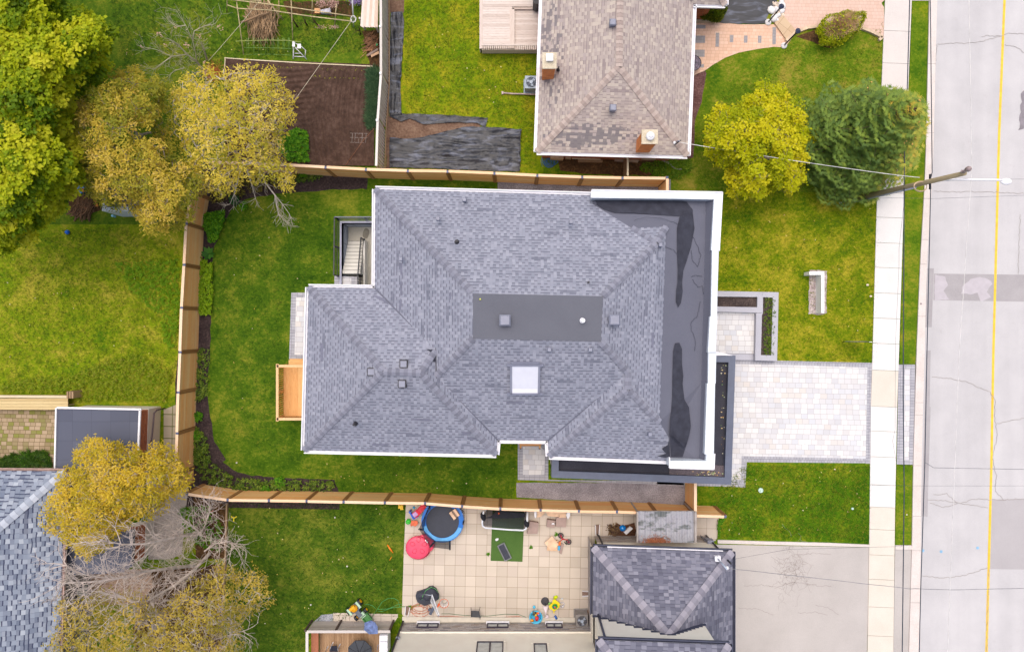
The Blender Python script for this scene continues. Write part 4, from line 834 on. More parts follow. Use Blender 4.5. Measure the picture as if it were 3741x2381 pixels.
# things along the south wall of the taupe house
def slab(f,pts,z,h,name,mat,label,cat,group=None):
    m=MB(); m.prism(PL(f,pts,z),z-h,z); o=m.build(name,mat); return tag(o,label,cat,group)
slab('t',[(205,75),(372,80),(372,140),(212,132)],.5,.45,'planter_box',plain('tan_board',(214,192,160),.8),'wide tan box against the brick wall beside the blue hose','box')
slab('t',[(398,84),(470,88),(470,132),(402,128)],.4,.35,'box',plain('tan_board_b',(206,188,160),.8),'small tan box under the eave, right of the wide tan box','box')
slab('t',[(556,144),(866,154),(864,184),(560,178)],.18,.16,'timber',OLDB,'long weathered timber lying parallel to the brick wall','timber beam')
slab('t',[(480,128),(840,140),(840,150),(480,140)],.3,.04,'plank',WPALE,'thin pale plank lying just behind the weathered timber','plank')
slab('t',[(1030,110),(1160,112),(1150,180),(1015,165)],.2,.18,'board',plain('greige_board',(170,150,136),.8),'greige board panel leaning left of the wall post','board')
slab('t',[(1195,122),(1345,130),(1310,182),(1195,175)],.2,.18,'board',plain('tan_board_c',(196,172,148),.8),'tan board panel lying right of the wall post','board')
slab('t',[(1360,112),(1620,118),(1600,140),(1360,136)],.5,.4,'ledge',plain('tan_ledge',(216,196,166),.8),'pale tan ledge along the brick wall under the southeast eave','ledge')
fg=thing('garden_gate','narrow slatted wood gate with a pale post between the brick wall and the cedar fence','gate',P('t',1150,250))
m=MB(); m.beam(P('t',1180,100,1.5),P('t',1181,352,1.5),.1,.06); m.build('rail',WPALE,fg); m=MB()
for k in range(9): m.box(P('t',1150,120+k*27,.75),.03,.09,1.4,.5)
m.build('slats',OLDB,fg)
m=MB(); m.tube([P('t',1610,158,.06),P('t',1680,185,.08),P('t',1775,262,.07),P('t',1860,272,.06)],[.06,.06,.05,.04],8); tag(m.build('log',plain('grey_log',(176,164,158),.9)),'bent grey log lying in the weeds beyond the gate post','log')
rr=random.Random(9); m=MB()
for k in range(9):
    cx,cy=190+rr.gauss(15,25),155+rr.gauss(10,22); rx,ry=rr.uniform(40,80),rr.uniform(30,60); ph=rr.uniform(0,6.28)
    m.tube([P('t',cx+rx*math.cos(q*.33+ph),cy+ry*math.sin(q*.33+ph)*1.2,.04+.012*k+.01*math.sin(q)) for q in range(20)],.014,5,smooth=True)
m.tube([P('t',125,95,.06),P('t',105,120,.05),P('t',90,170,.03),P('t',110,240,.03)],.014,5)
tag(m.build('garden_hose',plain('blue_hose',(62,116,176),.4)),'tangled blue garden hose heaped by the corner of the taupe-roofed house','hose')
# ================= HOUSE, BOTTOM (cream stucco) =================
sh=thing('house','cream stucco two-storey house with dark hip-roofed garage wing at the bottom','house',(2,-18,0))
GSH=rowtile('slate_grey_shingles',.17,.26,[(102,103,119),(118,119,135),(132,133,149),(148,148,162),(110,111,129)],(78,79,95),.05,.22,.7)
STONE=rowtile('grey_ledger_stone',.12,.42,[(150,146,150),(176,170,170),(196,190,186),(164,150,138),(206,200,198)],(120,112,112),.03,.1,0); CONCW=plain('foundation_plaster',(222,214,200),.9,.05)
ybk=P('g',0,1262,0).y; xW=P('g',50,1215,0).x; xE=4.45; yF=-15.44
def fwall(pts,z0,z1,mat,name): 
    m=MB()
    for a,b in zip(pts,pts[1:]): vwall(m,a,b,z0,z1)
    return m.build(name,mat,sh)
xF1,xF2,yG=P('z',415,430,0).x,P('z',1840,460,0).x,P('z',0,432,0).y
HT=7.0
fwall([(xE,ybk,0),(xW,ybk,0)],.22,1.45,STONE,'stone_band'); m=MB(); m.prism([V((xE,ybk-.2,0)),V((xE,P('g',0,1222,0).y,0)),V((xW,P('g',0,1214,0).y,0)),V((xW,ybk-.2,0))],0,.1); m.build('plinth',CONCW,sh); fwall([(xE,ybk+.03,0),(xW,ybk+.03,0)],0,.24,CONCW,'foundation')
m=MB(); m.beam((xW,ybk+.03,1.47),(xE,ybk+.03,1.47),.09,.06); m.build('stone_sill',STUC,sh)
fwall([(xE,ybk,0),(xW,ybk,0)],1.45,HT,STUC,'wall'); fwall([(xW,ybk,0),(xW,ybk-6,0)],0,HT,STUC,'wall')
fwall([(9.95,yF,0),(xE,yF,0),(xE,ybk,0)],2.6,HT,STUC,'wall'); fwall([(xE,yG,0),(xE,ybk,0)],1.2,3.3,STUC,'wall'); fwall([(xE+.0,yG,0),(xE+.0,ybk,0)],0,1.2,STONE,'stone_band')
fwall([(xF2,yG,0),(xF1,yG,0)],0,1.25,STONE,'stone_band'); fwall([(xF2,yG,0),(xF1,yG,0)],1.25,3.3,STUC,'wall'); fwall([(xF2,-23,0),(xF2,yG,0)],0,3.3,STUC,'wall')
gz=3.45; g0=P('S',2167,1997,gz); g1=P('S',2676,2015,gz); g2=P('S',2162,2240,gz); g3=P('S',2672,2262,gz); 
zr2=5.75; gr=P('S',2413,2308,zr2); gr2=P('S',2474,2306,zr2); gr=V(((gr.x+gr2.x)/2,yF-.02,zr2)); ah=V((gr.x,g0.y-4.0,zr2))
wA=V((g0.x-.02,yF,gz)); wB=V((g1.x-.02,yF,gz)); yS=-23
hp=V((gr.x,g0.y-3.72,zr2))
m=MB(); m.slope([g0,g1,hp],g0,g1); m.slope([V((g0.x-.02,yF,gz)),g0,hp,gr],wA,g0)
m.slope([g1,V((g1.x+.0,yS,gz)),V((g1.x-1.9,yS,gz+1.1)),V((g1.x-1.9,yF,gz+1.1)),gr,hp],g1,wB)
groof=m.build('garage_roof',GSH,sh)
GCAP=N('slate_cap',.9,.2); _a=GCAP.n('ShaderNodeAttribute',attribute_name='rv').outputs['Fac']; GCAP=GCAP.out(GCAP.ramp(_a,[(134,132,146),(152,150,162),(168,164,176)]))
for a,b in ((g0,hp),(g1,hp)): m=MB(); caps(a+V((0,0,.02)),b+V((0,0,.02)),m,.42,.3,.02); m.build('hip_cap',GCAP,groof)
DG=plain('dark_eaves_metal',(72,76,96),.5)
gutter([g0,g1],'gutter',sh,DG,side=-1,w=.13); gutter([wA,g0],'gutter',sh,DG,side=-1,w=.13); gutter([g1,V((g1.x,yS,gz))],'gutter',sh,DG,side=-1,w=.13)
m=MB(); m.beam(g0.lerp(g1,.1)+V((0,.05,.03)),g0.lerp(g1,.93)+V((0,.05,.03)),.05,.02); m.build('gutter_guard',WHITE,sh)
for a,b in ((-1,1),(1,-1)):   # stepped flashing where roof meets wall
    m=MB()
    for k in range(9):
        t=k/9; e=wA if a<0 else V((g1.x-1.9,yF,gz+1.1)); p=e.lerp(gr,t+.05); m.box(p+V((0,.012,.10)),.46,.02,.22)
    m.build('step_flashing',DG,groof)
# upper roof over garage wing
uz=7.1; u0=P('h',330,1425,uz); u1=P('h',1495,1468,uz)
m=MB(); uh=V(((u0.x+u1.x)/2,u0.y-3.6,uz+2.1)); m.slope([u0,u1,uh],u0,u1); m.slope([V((u0.x,-26,uz)),u0,uh,V((uh.x,-26,uz+2.1))],V((u0.x,-26,uz)),u0); m.slope([u1,V((u1.x,-26,uz)),V((uh.x,-26,uz+2.1)),uh],u1,V((u1.x,-26,uz)))
uroof=m.build('upper_roof',GSH,sh); m=MB(); caps(u0+V((0,0,.02)),uh+V((0,0,.02)),m,.4,.3,.02); m.build('hip_cap',GCAP,uroof); m=MB(); caps(u1+V((0,0,.02)),uh+V((0,0,.02)),m,.4,.3,.02); m.build('hip_cap',GCAP,uroof)
gutter([u0,u1],'gutter',sh,DG,side=-1); gutter([V((u0.x,-26,uz)),u0],'gutter',sh,DG,side=-1); gutter([u1,V((u1.x,-26,uz))],'gutter',sh,DG,side=-1)
# main roof of the cream block (just outside the frame)
b0,b1,b2,b3=V((xW-.45,ybk+.35,HT)),V((xE+.1,ybk+.35,HT)),V((xE+.1,ybk-9,HT)),V((xW-.45,ybk-9,HT)); h0=V(((b0.x+b1.x)/2-.6,(b0.y+b3.y)/2,HT+2)); h1=V(((b0.x+b1.x)/2+.6,(b0.y+b3.y)/2,HT+2))
m=MB(); m.slope([b0,b1,h1,h0],b1,b0); m.slope([b3,b0,h0],b3,b0); m.slope([b1,b2,h1],b1,b2); m.slope([b2,b3,h0,h1],b2,b3); m.build('main_roof',GSH,sh)
fwall([(xE,ybk-8.6,0),(xW,ybk-8.6,0),(xW,ybk-5.9,0)],0,HT,STUC,'wall')
# windows on the north wall
WF=plain('dark_window_frame',(58,52,70),.5); WG=plain('window_glass',(206,210,206),.2,.08,.5); WI=plain('window_blind',(206,208,206),.3,.05)
def window(x0,x1,z0,z1,y,mull=True,trim=.14,well=False):
    m=MB(); t=.06
    for a,b,c_,d in ((x0,x1,z0,z0+t),(x0,x1,z1-t,z1),(x0,x0+t,z0+t,z1-t),(x1-t,x1,z0+t,z1-t)): m.box(((a+b)/2,y+.03,(c_+d)/2),b-a,.08,d-c_)
    if mull: m.box(((x0+x1)/2,y+.03,(z0+z1)/2),.08,.078,z1-z0-2*t)
    wdw=m.build('window',WF,sh)
    m=MB(); m.box(((x0+x1)/2,y+.012,(z0+z1)/2),x1-x0-2*t,.02,z1-z0-2*t); m.build('pane',WG,wdw)
    if trim:
        m=MB(); m.box(((x0+x1)/2,y+.02,z0-trim/2),x1-x0+2*trim,.09,trim); m.box(((x0+x1)/2,y+.02,z1+trim/2),x1-x0+2*trim,.07,trim)
        for x in (x0-trim/2,x1+trim/2): m.box((x,y+.02,(z0+z1)/2),trim,.06,z1-z0)
        m.build('window_trim',STUC,wdw)
kx=lambda f,x,z: P(f,x,0,z).x
window(kx('g',705,3.4),kx('g',945,3.4),2.62,4.1,ybk); window(kx('g',1215,3.4),kx('g',1335,3.4),2.85,4.05,ybk,False)
for x0,x1 in ((180,370),(800,990),(1325,1468)): window(kx('g',x0,.5),kx('g',x1,.5),.34,.86,ybk+.01,True,0); m=MB(); m.box(((kx('g',x0,.5)+kx('g',x1,.5))/2,ybk+.08,.3),kx('g',x1,.5)-kx('g',x0,.5)+.1,.16,.05); m.build('window_sill',WHITE,sh)
m=MB(); m.tube([P('h',320,1210,3.2)+V((0,.06,0)),P('h',380,1425,7)+V((0,.06,0))] and [V((xE+.15,yF+.06,3.4)),V((xE+.15,yF+.06,HT))],.06,6); m.build('downspout',DG,sh)
m=MB(); m.tube([V((xW+.05,ybk+.07,.1)),V((xW+.05,ybk+.07,HT))],.055,6); m.build('downspout',BLK,sh)
m=MB(); m.tube([P('z',455,420,.15),V((xF1+.25,yG+.08,.3)),V((xF1+.25,yG+.08,3.2)),V((xF1+.3,g0.y,3.35))],.05,6); m.build('downspout',BLK,sh)
m=MB(); m.tube([V((xF2-.15,yG+.08,.2)),V((xF2-.15,yG+.08,3.2))],.05,6); m.build('downspout',BLK,sh)
m=MB(); m.box((P('x',1090,1155,2.2).x,ybk+.06,2.25),.2,.1,.1); m.cyl((P('x',1070,1155,2.2).x,ybk+.1,2.2),.05,.14,10); m.cyl((P('x',1120,1155,2.2).x,ybk+.1,2.2),.05,.14,10); m.build('wall_lamp',GREYM,sh)
ub=thing('utility_boxes','grey utility meter boxes with conduit on the stone wall by the driveway','meter box',P('z',1840,540)); m=MB(); m.box((P('z',1860,0,1.2).x,yG+.1,1.3),.35,.18,.45); m.box((P('z',1830,0,1).x,yG+.08,.95),.22,.14,.22); m.tube([(P('z',1800,0,1).x,yG+.07,.2),(P('z',1800,0,1).x,yG+.07,1.2),(P('z',1850,0,1).x,yG+.07,1.3)],.03,6); m.build('box',GREYM,ub)
bw=thing('service_mast','satellite bracket mast with white arm on the dark garage roof corner','service mast',P('h',1390,705,3.9)); m=MB(); m.prism(PL('h',[(1365,683),(1415,680),(1420,732),(1368,728)],3.95),3.75,3.97); m.build('base_plate',WHITE,bw); m=MB(); m.tube([P('h',1392,706,3.97),P('h',1470,795,5.2)],.04,8); m.build('arm',plain('pale_blue_metal',(190,204,224),.4),bw); m=MB(); m.cyl(P('h',1480,718,3.8),.05,.5,10); m.build('weatherhead',BLK,bw); m=MB(); m.ball(P('h',1474,785,4.4),.1,1,10); m.build('insulator',WHITE,bw)
# corrugated canopy over the side passage
cp=thing('canopy','dirty corrugated grey canopy over the passage beside the garage wing','canopy',P('z',1300,400)); zc=2.35; m=MB(); x0=P('z',968,0,zc).x; x1=P('z',1668,0,zc).x; y0=P('z',0,128,zc).y; y1=g0.y-.1; n=80
vs=[]; 
for k in range(n+1):
    t=k/n; z=zc+.03*math.cos(t*2*math.pi*10.5); vs+= [(x0+(x1-x0)*t,y0,z),(x0+(x1-x0)*t,(y0+y1)/2,z+.02),(x0+(x1-x0)*t,y1,z+.05)]
m.raw(vs,[(3*k+q,3*k+3+q,3*k+4+q,3*k+1+q) for k in range(n) for q in(0,1)],.5,True)
CM=N('corrugated_sheet',.35,.5); o_=CM.obj(); f_=CM.noise(CM.mapv(o_,(.6,1.6,1)),1.1,5,.65); g_=CM.noise(o_,9,4); c_=CM.ramp(CM.noise(CM.mapv(o_,(3,1,1)),2,3),[(150,148,156),(180,182,190)])
c_=CM.mix(CM.rng(f_,.53,.60,0,.85),c_,(84,92,88)); c_=CM.mix(CM.math('MULTIPLY',CM.rng(g_,.5,.7),.4),c_,(120,112,112)); m.build('corrugated_sheet',CM.out(c_),cp)
m=MB(); m.beam((x0-.05,y0,zc),(x0-.05,y1,zc),.08,.12); m.beam((x1+.08,y0,zc),(x1+.08,y1,zc),.12,.12); m.beam((x0,y0-.02,zc-.1),(x1,y0-.02,zc-.1),.06,.1)
for x in (x0,x1+.05): m.box((x,y0-.1,zc/2),.09,.09,zc-.1)
m.build('frame',plain('greige_frame',(178,170,166),.7),cp)
m=MB(); rr=random.Random(4)
for k in range(1500):
    c=P('z',1190+rr.gauss(0,75),560+abs(rr.gauss(0,1))*-42,zc+.07+rr.random()*.08)
    if c.y<y1: continue
    a=rr.uniform(0,3.14); d=V((math.cos(a),math.sin(a),rr.uniform(-.15,.15)))*rr.uniform(.05,.12); s_=V((-d.y,d.x,0)).normalized()*.008; m.face([c-s_,c+s_,c+d+s_,c+d-s_])
tag(m.build('pine_needles',leafm('pine_needles',[(120,70,46),(160,96,66),(190,124,90)],.9,0)),'heap of rusty pine needles on the corrugated canopy','needles',kind='stuff')
# ================= HOUSE, BOTTOM LEFT (slate blue roof, brick) =================
wh=thing('house','house with old pale slate-blue hip roof and red brick walls at the lower left','house',(-26,-14,0))
BLS=rowtile('blue_grey_shingles',.2,.27,[(128,138,156),(148,158,174),(166,174,188),(116,126,146),(178,186,198)],(58,64,90),.09,.3,.95,wob=.12)
wz=3.0; q0=P('e',374,500,wz); q1=P('e',-900,485,wz); q2=P('e',335,1700,wz); q1.x=-46
kz=5.9; d_=q0.x-P('e',0,830,wz).x; hpt=V((q0.x-7,q0.y-7,kz))
m=MB(); m.slope([q1,q0,hpt,V((-46,hpt.y,kz))],q1,q0); m.slope([q0,q2,V((hpt.x,q2.y,kz)),hpt],q0,q2); wroof=m.build('roof',BLS,wh)
BC=N('slate_blue_cap',.9,.2); _a=BC.n('ShaderNodeAttribute',attribute_name='rv').outputs['Fac']; BC=BC.out(BC.ramp(_a,[(156,164,180),(176,184,198),(196,202,214)])); m=MB(); caps(q0+V((0,0,.02)),hpt+V((0,0,.02)),m,.42,.3,.02); m.build('hip_cap',BC,wroof)
RG=plain('copper_brown_gutter',(190,160,150),.6,.2); gutter([q1,q0],'gutter',wh,RG,side=-1,w=.12); gutter([q0,q2],'gutter',wh,RG,side=-1,w=.12)
m=MB(); vwall(m,(q0.x-.5,q2.y,0),(q0.x-.5,q0.y-.5,0),0,2.95); vwall(m,(q0.x-.5,q0.y-.5,0),(-46,q0.y-.5,0),0,2.95); m.build('wall',plain('grey_render',(150,142,140),.9,.06),wh)
# window in east wall, flat-roofed extensions of red brick
def flatroof(poly,z,label,edge=WHITE):
    m=MB(); m.sheet(poly); fr_=m.build('flat_roof',FRM,wh); k=len(poly)
    m=MB(); m.prism([V((p.x,p.y,0)) for p in inset(poly,.12)],0,z-.05,top=False); m.build('extension_wall',BRICKR,wh); return fr_
FRM=rowtile('grey_roll_roofing',1.05,1.05,[(88,92,108),(96,100,116),(92,96,112)],(74,78,92),.012,.012,-1)
fz=2.5; flatroof(PL('e',[(327,145),(795,152),(782,520),(440,540),(318,505)],fz),fz,'')
f2=2.3; flatroof(PL('D',[(620,230),(1310,80),(1300,440),(1200,510),(620,540)],f2),f2,'')
m=MB(); m.beam(P('e',327,138,fz+.03),P('e',808,148,fz+.03),.1,.1); m.beam(P('e',322,140,fz+.03),P('e',314,490,fz+.03),.08,.1); m.beam(P('e',800,150,fz+.03),P('e',788,430,fz+.03),.1,.1); m.build('roof_edge',WHITE,wh)
fwx=P('D',1310,0,f2).x
m=MB(); m.beam(P('D',1312,85,f2+.02),P('D',1302,430,f2+.02),.1,.08); m.build('roof_edge',BLK,wh)
wx=q0.x-.48; m=MB(); zA,zB=.35,1.45; yy0,yy1=P('D',0,640,1).y,P('D',0,790,1).y
m.box((wx+.02,(yy0+yy1)/2,(zA+zB)/2),.08,abs(yy1-yy0),zB-zA); ww=m.build('window',WF,wh); m=MB(); m.box((wx+.07,(yy0+yy1)/2,(zA+zB)/2),.02,abs(yy1-yy0)-.2,zB-zA-.2); m.build('pane',WG,ww)
# lower roofline extras: concrete walk by the extension, gutter pipe
for q,zz,hh in (([(327,145),(795,152),(782,520),(440,540),(318,505)],fz,1.35),([(620,230),(1310,80),(1300,440),(1200,510),(620,540)],f2,.9)):
    m=MB(); m.prism(inset([V((p.x,p.y,0)) for p in PL('e' if zz==fz else 'D',q,zz)],.095),0,hh); m.build('foundation',M_concb,wh)
m=MB(); m.tube([P('e',940,142,.1),P('e',895,152,1.2),P('e',880,170,1.35),P('e',868,300,1.5),P('e',852,380,1.6)],.045,8); m.build('downspout',plain('brown_pipe',(92,76,80),.5),wh)
# ================= SHED (left) =================
sd=thing('shed','small shed with grey roof and pale door panels half hidden by the olive tree','shed',P('A',1100,700)); zs=2.1
m=MB(); 
pr=PL('A',[(775,610),(1500,590),(1500,80),(800,60)],zs); m.prism(pr,zs-.1,zs); m.build('roof',plain('shed_grey_roof',(112,102,116),.7),sd)
a,b=P('A',860,712,zs-.1),P('A',1420,690,zs-.1); ysd=P('A',0,795,0).y; 
x0,x1=P('A',1085,0,0).x,P('A',1560,0,0).x; m=MB(); m.prism([V((x0,-0,0)),V((x1,0,0)),V((x1,1,0)),V((x0,1,0))] and [V((x0,ysd-.0,0)),V((x1,ysd,0)),V((x1,P('A',0,120,zs).y,0)),V((x0,P('A',0,120,zs).y,0))],0,zs-.1); m.build('wall',plain('pale_panel',(216,222,226),.6,.04),sd)
# ================= wood/shed at the top =================
ts=thing('garden_shelter','small shelter with peeling whitish wooden roof beside the old fence','shelter',P('b',1250,100)); zs=1.6
m=MB(); 
for k in range(6):
    a=1205+k*17; m.prism(PL('b',[(1212-k*.0+k*18,-120),(1230+k*18,-120),(1222+k*18 if k else 1214,196),(1190+k*19,186)],zs+.001*k),zs-.04,zs+.001*k)
m.build('roof',wood('peeling_roof_board',(214,190,170),(240,226,216),(170,120,90),'y'),ts)
for x,y in ((1205,170),(1300,185),(1235,-60)): m=MB(); m.box(P('b',x,y,zs/2),.09,.09,zs-.1); m.build('leg',OLDW,ts)
# ================= VEGETATION =================
def inpoly(pt,poly):
    x,y=pt; c=False; k=len(poly)
    for i in range(k):
        (x0,y0),(x1,y1)=poly[i],poly[i-1]
        if (y0>y)!=(y1>y) and x<(x1-x0)*(y-y0)/(y1-y0)+x0: c=not c
    return c
def edged(pt,poly):
    best=1e9; x,y=pt
    for i in range(len(poly)):
        (x0,y0),(x1,y1)=poly[i],poly[i-1]; dx,dy=x1-x0,y1-y0; t=max(0,min(1,((x-x0)*dx+(y-y0)*dy)/(dx*dx+dy*dy+1e-9))); best=min(best,math.hypot(x-x0-t*dx,y-y0-t*dy))
    return best
def clumps(f,poly,zlo,zhi,gap,rr,layers=2,holes=()):
    xs=[p[0] for p in poly]; ys=[p[1] for p in poly]; s=FR[f][2]; g=gap*62/s; o=[]; mx=0; cand=[]
    for _ in range(6000):
        p=(rr.uniform(min(xs),max(xs)),rr.uniform(min(ys),max(ys)))
        if inpoly(p,poly): e=edged(p,poly); mx=max(mx,e); cand.append((p,e))
    for L in range(layers):
        kept=[]
        for p,e in cand[L::layers]:
            if any(inpoly(p,h) for h in holes): continue
            if all((p[0]-q[0])**2+(p[1]-q[1])**2>g*g for q in kept):
                kept.append(p); t=1-min(1,e/mx); z=zlo+(zhi-zlo)*math.sqrt(max(0,1-t*t))-L*gap*1.7+rr.uniform(-.35,.35); o.append(P(f,p[0],p[1],max(.4,z)))
    return o
def wig(a,b,rr,amp,n=5,sag=0):
    d=b-a; L=d.length; o=[]
    for i in range(n+1):
        t=i/n; k=math.sin(t*math.pi)*amp*L; o.append(a+d*t+V((rr.uniform(-1,1)*k,rr.uniform(-1,1)*k,rr.uniform(-.6,.6)*k+sag*math.sin(t*math.pi)*L)))
    o[0]=V(a); o[-1]=V(b); return o
def skeleton(mb,base,fork,cl,rr,r0,tw=3,rtip=.012):
    mb.tube(wig(base,fork,rr,.03,5),[r0*(1-.35*i/5) for i in range(6)],10)
    nodes=[(fork,r0*.62)]
    for c in sorted(cl,key=lambda c:(c-fork).length):
        best=min(nodes,key=lambda n_:(n_[0]-c).length+.25*abs((n_[0]-fork).length-(c-fork).length*.6)); a,ra=best; L=(c-a).length
        if L<.05: continue
        rb=max(rtip,min(ra*.8,.018+.012*L)); pts=wig(a,c,rr,.10,4,.05); mb.tube(pts,[min(ra*.85,rb*2.0)*(1-k/4)+rb*.5*(k/4)+rtip*.5 for k in range(5)],5,cap=False)
        for k in(1,2,3): nodes.append((pts[k],rb*1.3))
        nodes.append((c,rb))
        for _ in range(tw):
            e=c+V((rr.gauss(0,1),rr.gauss(0,1),rr.uniform(-.2,.9))).normalized()*rr.uniform(.3,.6); mb.tube(wig(c,e,rr,.12,3),[rtip,rtip*.8,rtip*.6,rtip*.3],3,cap=False)
def leaves(mb,cl,rr,n,rad,L,W,flat=.6,hue=.3,up=.9,bias=None):
    for c in cl:
        h=rr.uniform(0,1-hue) if bias is None else bias(c,rr); k=int(n*rr.uniform(.7,1.3)); rd=rad*rr.uniform(.75,1.25)
        for _ in range(k):
            q=V((rr.gauss(0,1),rr.gauss(0,1),abs(rr.gauss(0,1))-.3)).normalized(); q=V((q.x,q.y,q.z*flat))*(rd*(.55+.45*rr.random())*(1+.25*math.sin(9*q.x+h*9)))
            nrm=(V((rr.gauss(0,.45),rr.gauss(0,.45),up))+q*.9).normalized(); d=V((rr.uniform(-1,1),rr.uniform(-1,1),rr.uniform(-.3,.3))); d=(d-nrm*d.dot(nrm)).normalized(); l=L*rr.uniform(.6,1.3)
            mb.leaf(c+q,d,nrm,l,W*rr.uniform(.7,1.2),min(1,max(0,h+rr.uniform(0,hue))))
def tree(label,cat,base,fork,cl,bark,leafm_,seed,r0,n,rad,L,W,tw=3,group=None,flat=.6,hue=.3,bias=None,name='tree',rtip=.012):
    rr=random.Random(seed); t=thing(name,label,cat,V((base.x,base.y,0)),group); m=MB(); skeleton(m,base,fork,cl,rr,r0,tw,rtip); m.build('trunk',bark,t)
    m=MB(); leaves(m,cl,rr,n,rad,L,W,flat,hue,bias=bias); m.build('crown',leafm_,t); return t
BARK=plain('grey_bark',(170,156,140),.95,.25,scale=6); BARKG=plain('pale_twig_bark',(214,202,190),.9,.15,scale=6); BARKD=plain('brown_bark',(104,84,66),.95,.25,scale=6)
LMAP=leafm('maple_leaf',[(76,112,8),(126,156,8),(182,196,14),(214,216,34),(232,226,62)]); LFRM=leafm('young_maple_leaf',[(150,166,0),(196,202,8),(226,218,20),(240,230,50)])
LOLV=leafm('olive_gold_leaf',[(118,130,34),(162,162,48),(200,186,62),(230,202,76),(230,202,124)]); LGLD=leafm('gold_leaf',[(158,162,48),(204,194,62),(234,212,76),(250,226,92),(242,222,150)]); LORG=leafm('amber_leaf',[(168,162,40),(214,190,50),(236,204,60),(244,216,106)]); LGB=leafm('dull_gold_leaf',[(134,130,44),(178,162,60),(214,188,78),(236,202,92)])
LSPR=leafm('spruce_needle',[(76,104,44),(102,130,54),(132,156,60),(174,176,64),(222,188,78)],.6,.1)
R1=random.Random(11)
mp=[(-330,-500),(300,-420),(395,-30),(420,90),(500,120),(560,90),(690,160),(720,230),(800,235),(760,290),(785,330),(690,380),(720,450),(745,540),(600,560),(560,650),(490,760),(480,900),(540,1100),(560,1250),(520,1340),(400,1390),(420,1460),(330,1500),(270,1560),(200,1700),(120,1690),(60,1750),(-330,1700)]
cl=clumps('a',mp,4.5,9.5,.66,R1,2)
tree('huge yellow-green maple filling the upper left corner','maple tree',P('a',250,520),P('a',120,560,3.5),cl,BARKD,LMAP,21,.32,190,.50,.19,.17,2,name='maple_tree')
o1=[(560,590),(690,560),(860,510),(930,490),(1000,540),(1110,550),(1180,640),(1150,760),(1130,900),(1200,1040),(1260,1150),(1380,1200),(1420,1330),(1350,1450),(1330,1560),(1100,1620),(990,1600),(985,1500),(960,1440),(840,1450),(740,1420),(650,1380),(570,1200),(490,1050),(470,800),(560,680)]
R1=random.Random(12); cl=clumps('a',o1,3.5,7.5,.62,R1,2,[[(840,900),(1100,880),(1130,960),(1000,1000),(860,1010)]])
tree('olive-gold tree between the huge maple and the paler gold tree','tree',P('a',980,960),P('a',960,980,2.5),cl,BARK,LOLV,22,.2,130,.44,.18,.075,3,name='locust_tree')
o2=[(-10,540),(60,560),(110,500),(180,520),(330,540),(380,470),(460,520),(560,520),(620,600),(600,640),(690,700),(690,800),(700,880),(640,930),(600,1010),(640,1080),(560,1130),(640,1180),(720,1230),(700,1330),(600,1270),(450,1270),(330,1250),(230,1380),(150,1330),(60,1270),(-20,1180),(-60,1000),(-130,920),(-150,780),(-90,640)]
R1=random.Random(13); cl=clumps('b',o2,3.0,7.0,.60,R1,2)
t2=tree('pale yellow-gold tree over the corner of the cedar fences','tree',P('b',260,870),P('b',240,880,2.2),cl,BARKG,LGLD,23,.2,72,.48,.18,.07,5,name='locust_tree',rtip=.011)
def twigs(mb,p,d,L,r,dep,rr,curl=.25,n=3):
    pts=[V(p)]; d=V(d).normalized(); bend=V((rr.uniform(-1,1),rr.uniform(-1,1),rr.uniform(-.3,.7)))*curl; k=4
    for i in range(k): d=(d+bend/k+V((rr.uniform(-1,1),rr.uniform(-1,1),rr.uniform(-1,1)))*.07).normalized(); pts.append(pts[-1]+d*L/k)
    mb.tube(pts,[max(.006,r*(1-.75*i/k)) for i in range(k+1)],5 if r>.03 else 3,cap=False)
    if dep>0:
        for j in range(n):
            i=rr.randint(1,k); dd=(pts[i]-pts[i-1]).normalized(); s=V((rr.uniform(-1,1),rr.uniform(-1,1),rr.uniform(-.5,.8))); s=(s-dd*s.dot(dd)).normalized(); twigs(mb,pts[i],dd*.75+s*rr.uniform(.5,.95),L*rr.uniform(.45,.75),max(.006,r*.5),dep-1,rr,curl,n)
# bare limbs of the pale gold tree hanging over the back lawn
rr=random.Random(5); m=MB()
for pts in ([(470,1190,3),(520,1290,3.1),(590,1380,3.0),(640,1440,2.8),(690,1510,2.6)],[(590,1380,3.0),(600,1450,2.8),(615,1510,2.6),(640,1540,2.5)],[(350,1190,3),(325,1280,3),(300,1370,2.7),(270,1440,2.5)],[(390,1190,3.2),(420,1290,3),(450,1400,2.8)]):
    q=PL('b',[(a,b) for a,b,_ in pts]); q=[P('b',a,b,z) for a,b,z in pts]; m.tube(q,[.05*(1-.8*i/(len(q)-1)) for i in range(len(q))],6,cap=False)
    for i in range(1,len(q)):
        for _ in range(3): d=(q[i]-q[i-1]).normalized()+V((rr.uniform(-.8,.8),rr.uniform(-.8,.8),rr.uniform(-.2,.4))); twigs(m,q[i],d,rr.uniform(.4,.9),.016,1,rr)
m.build('bare_limbs',BARKG,t2)
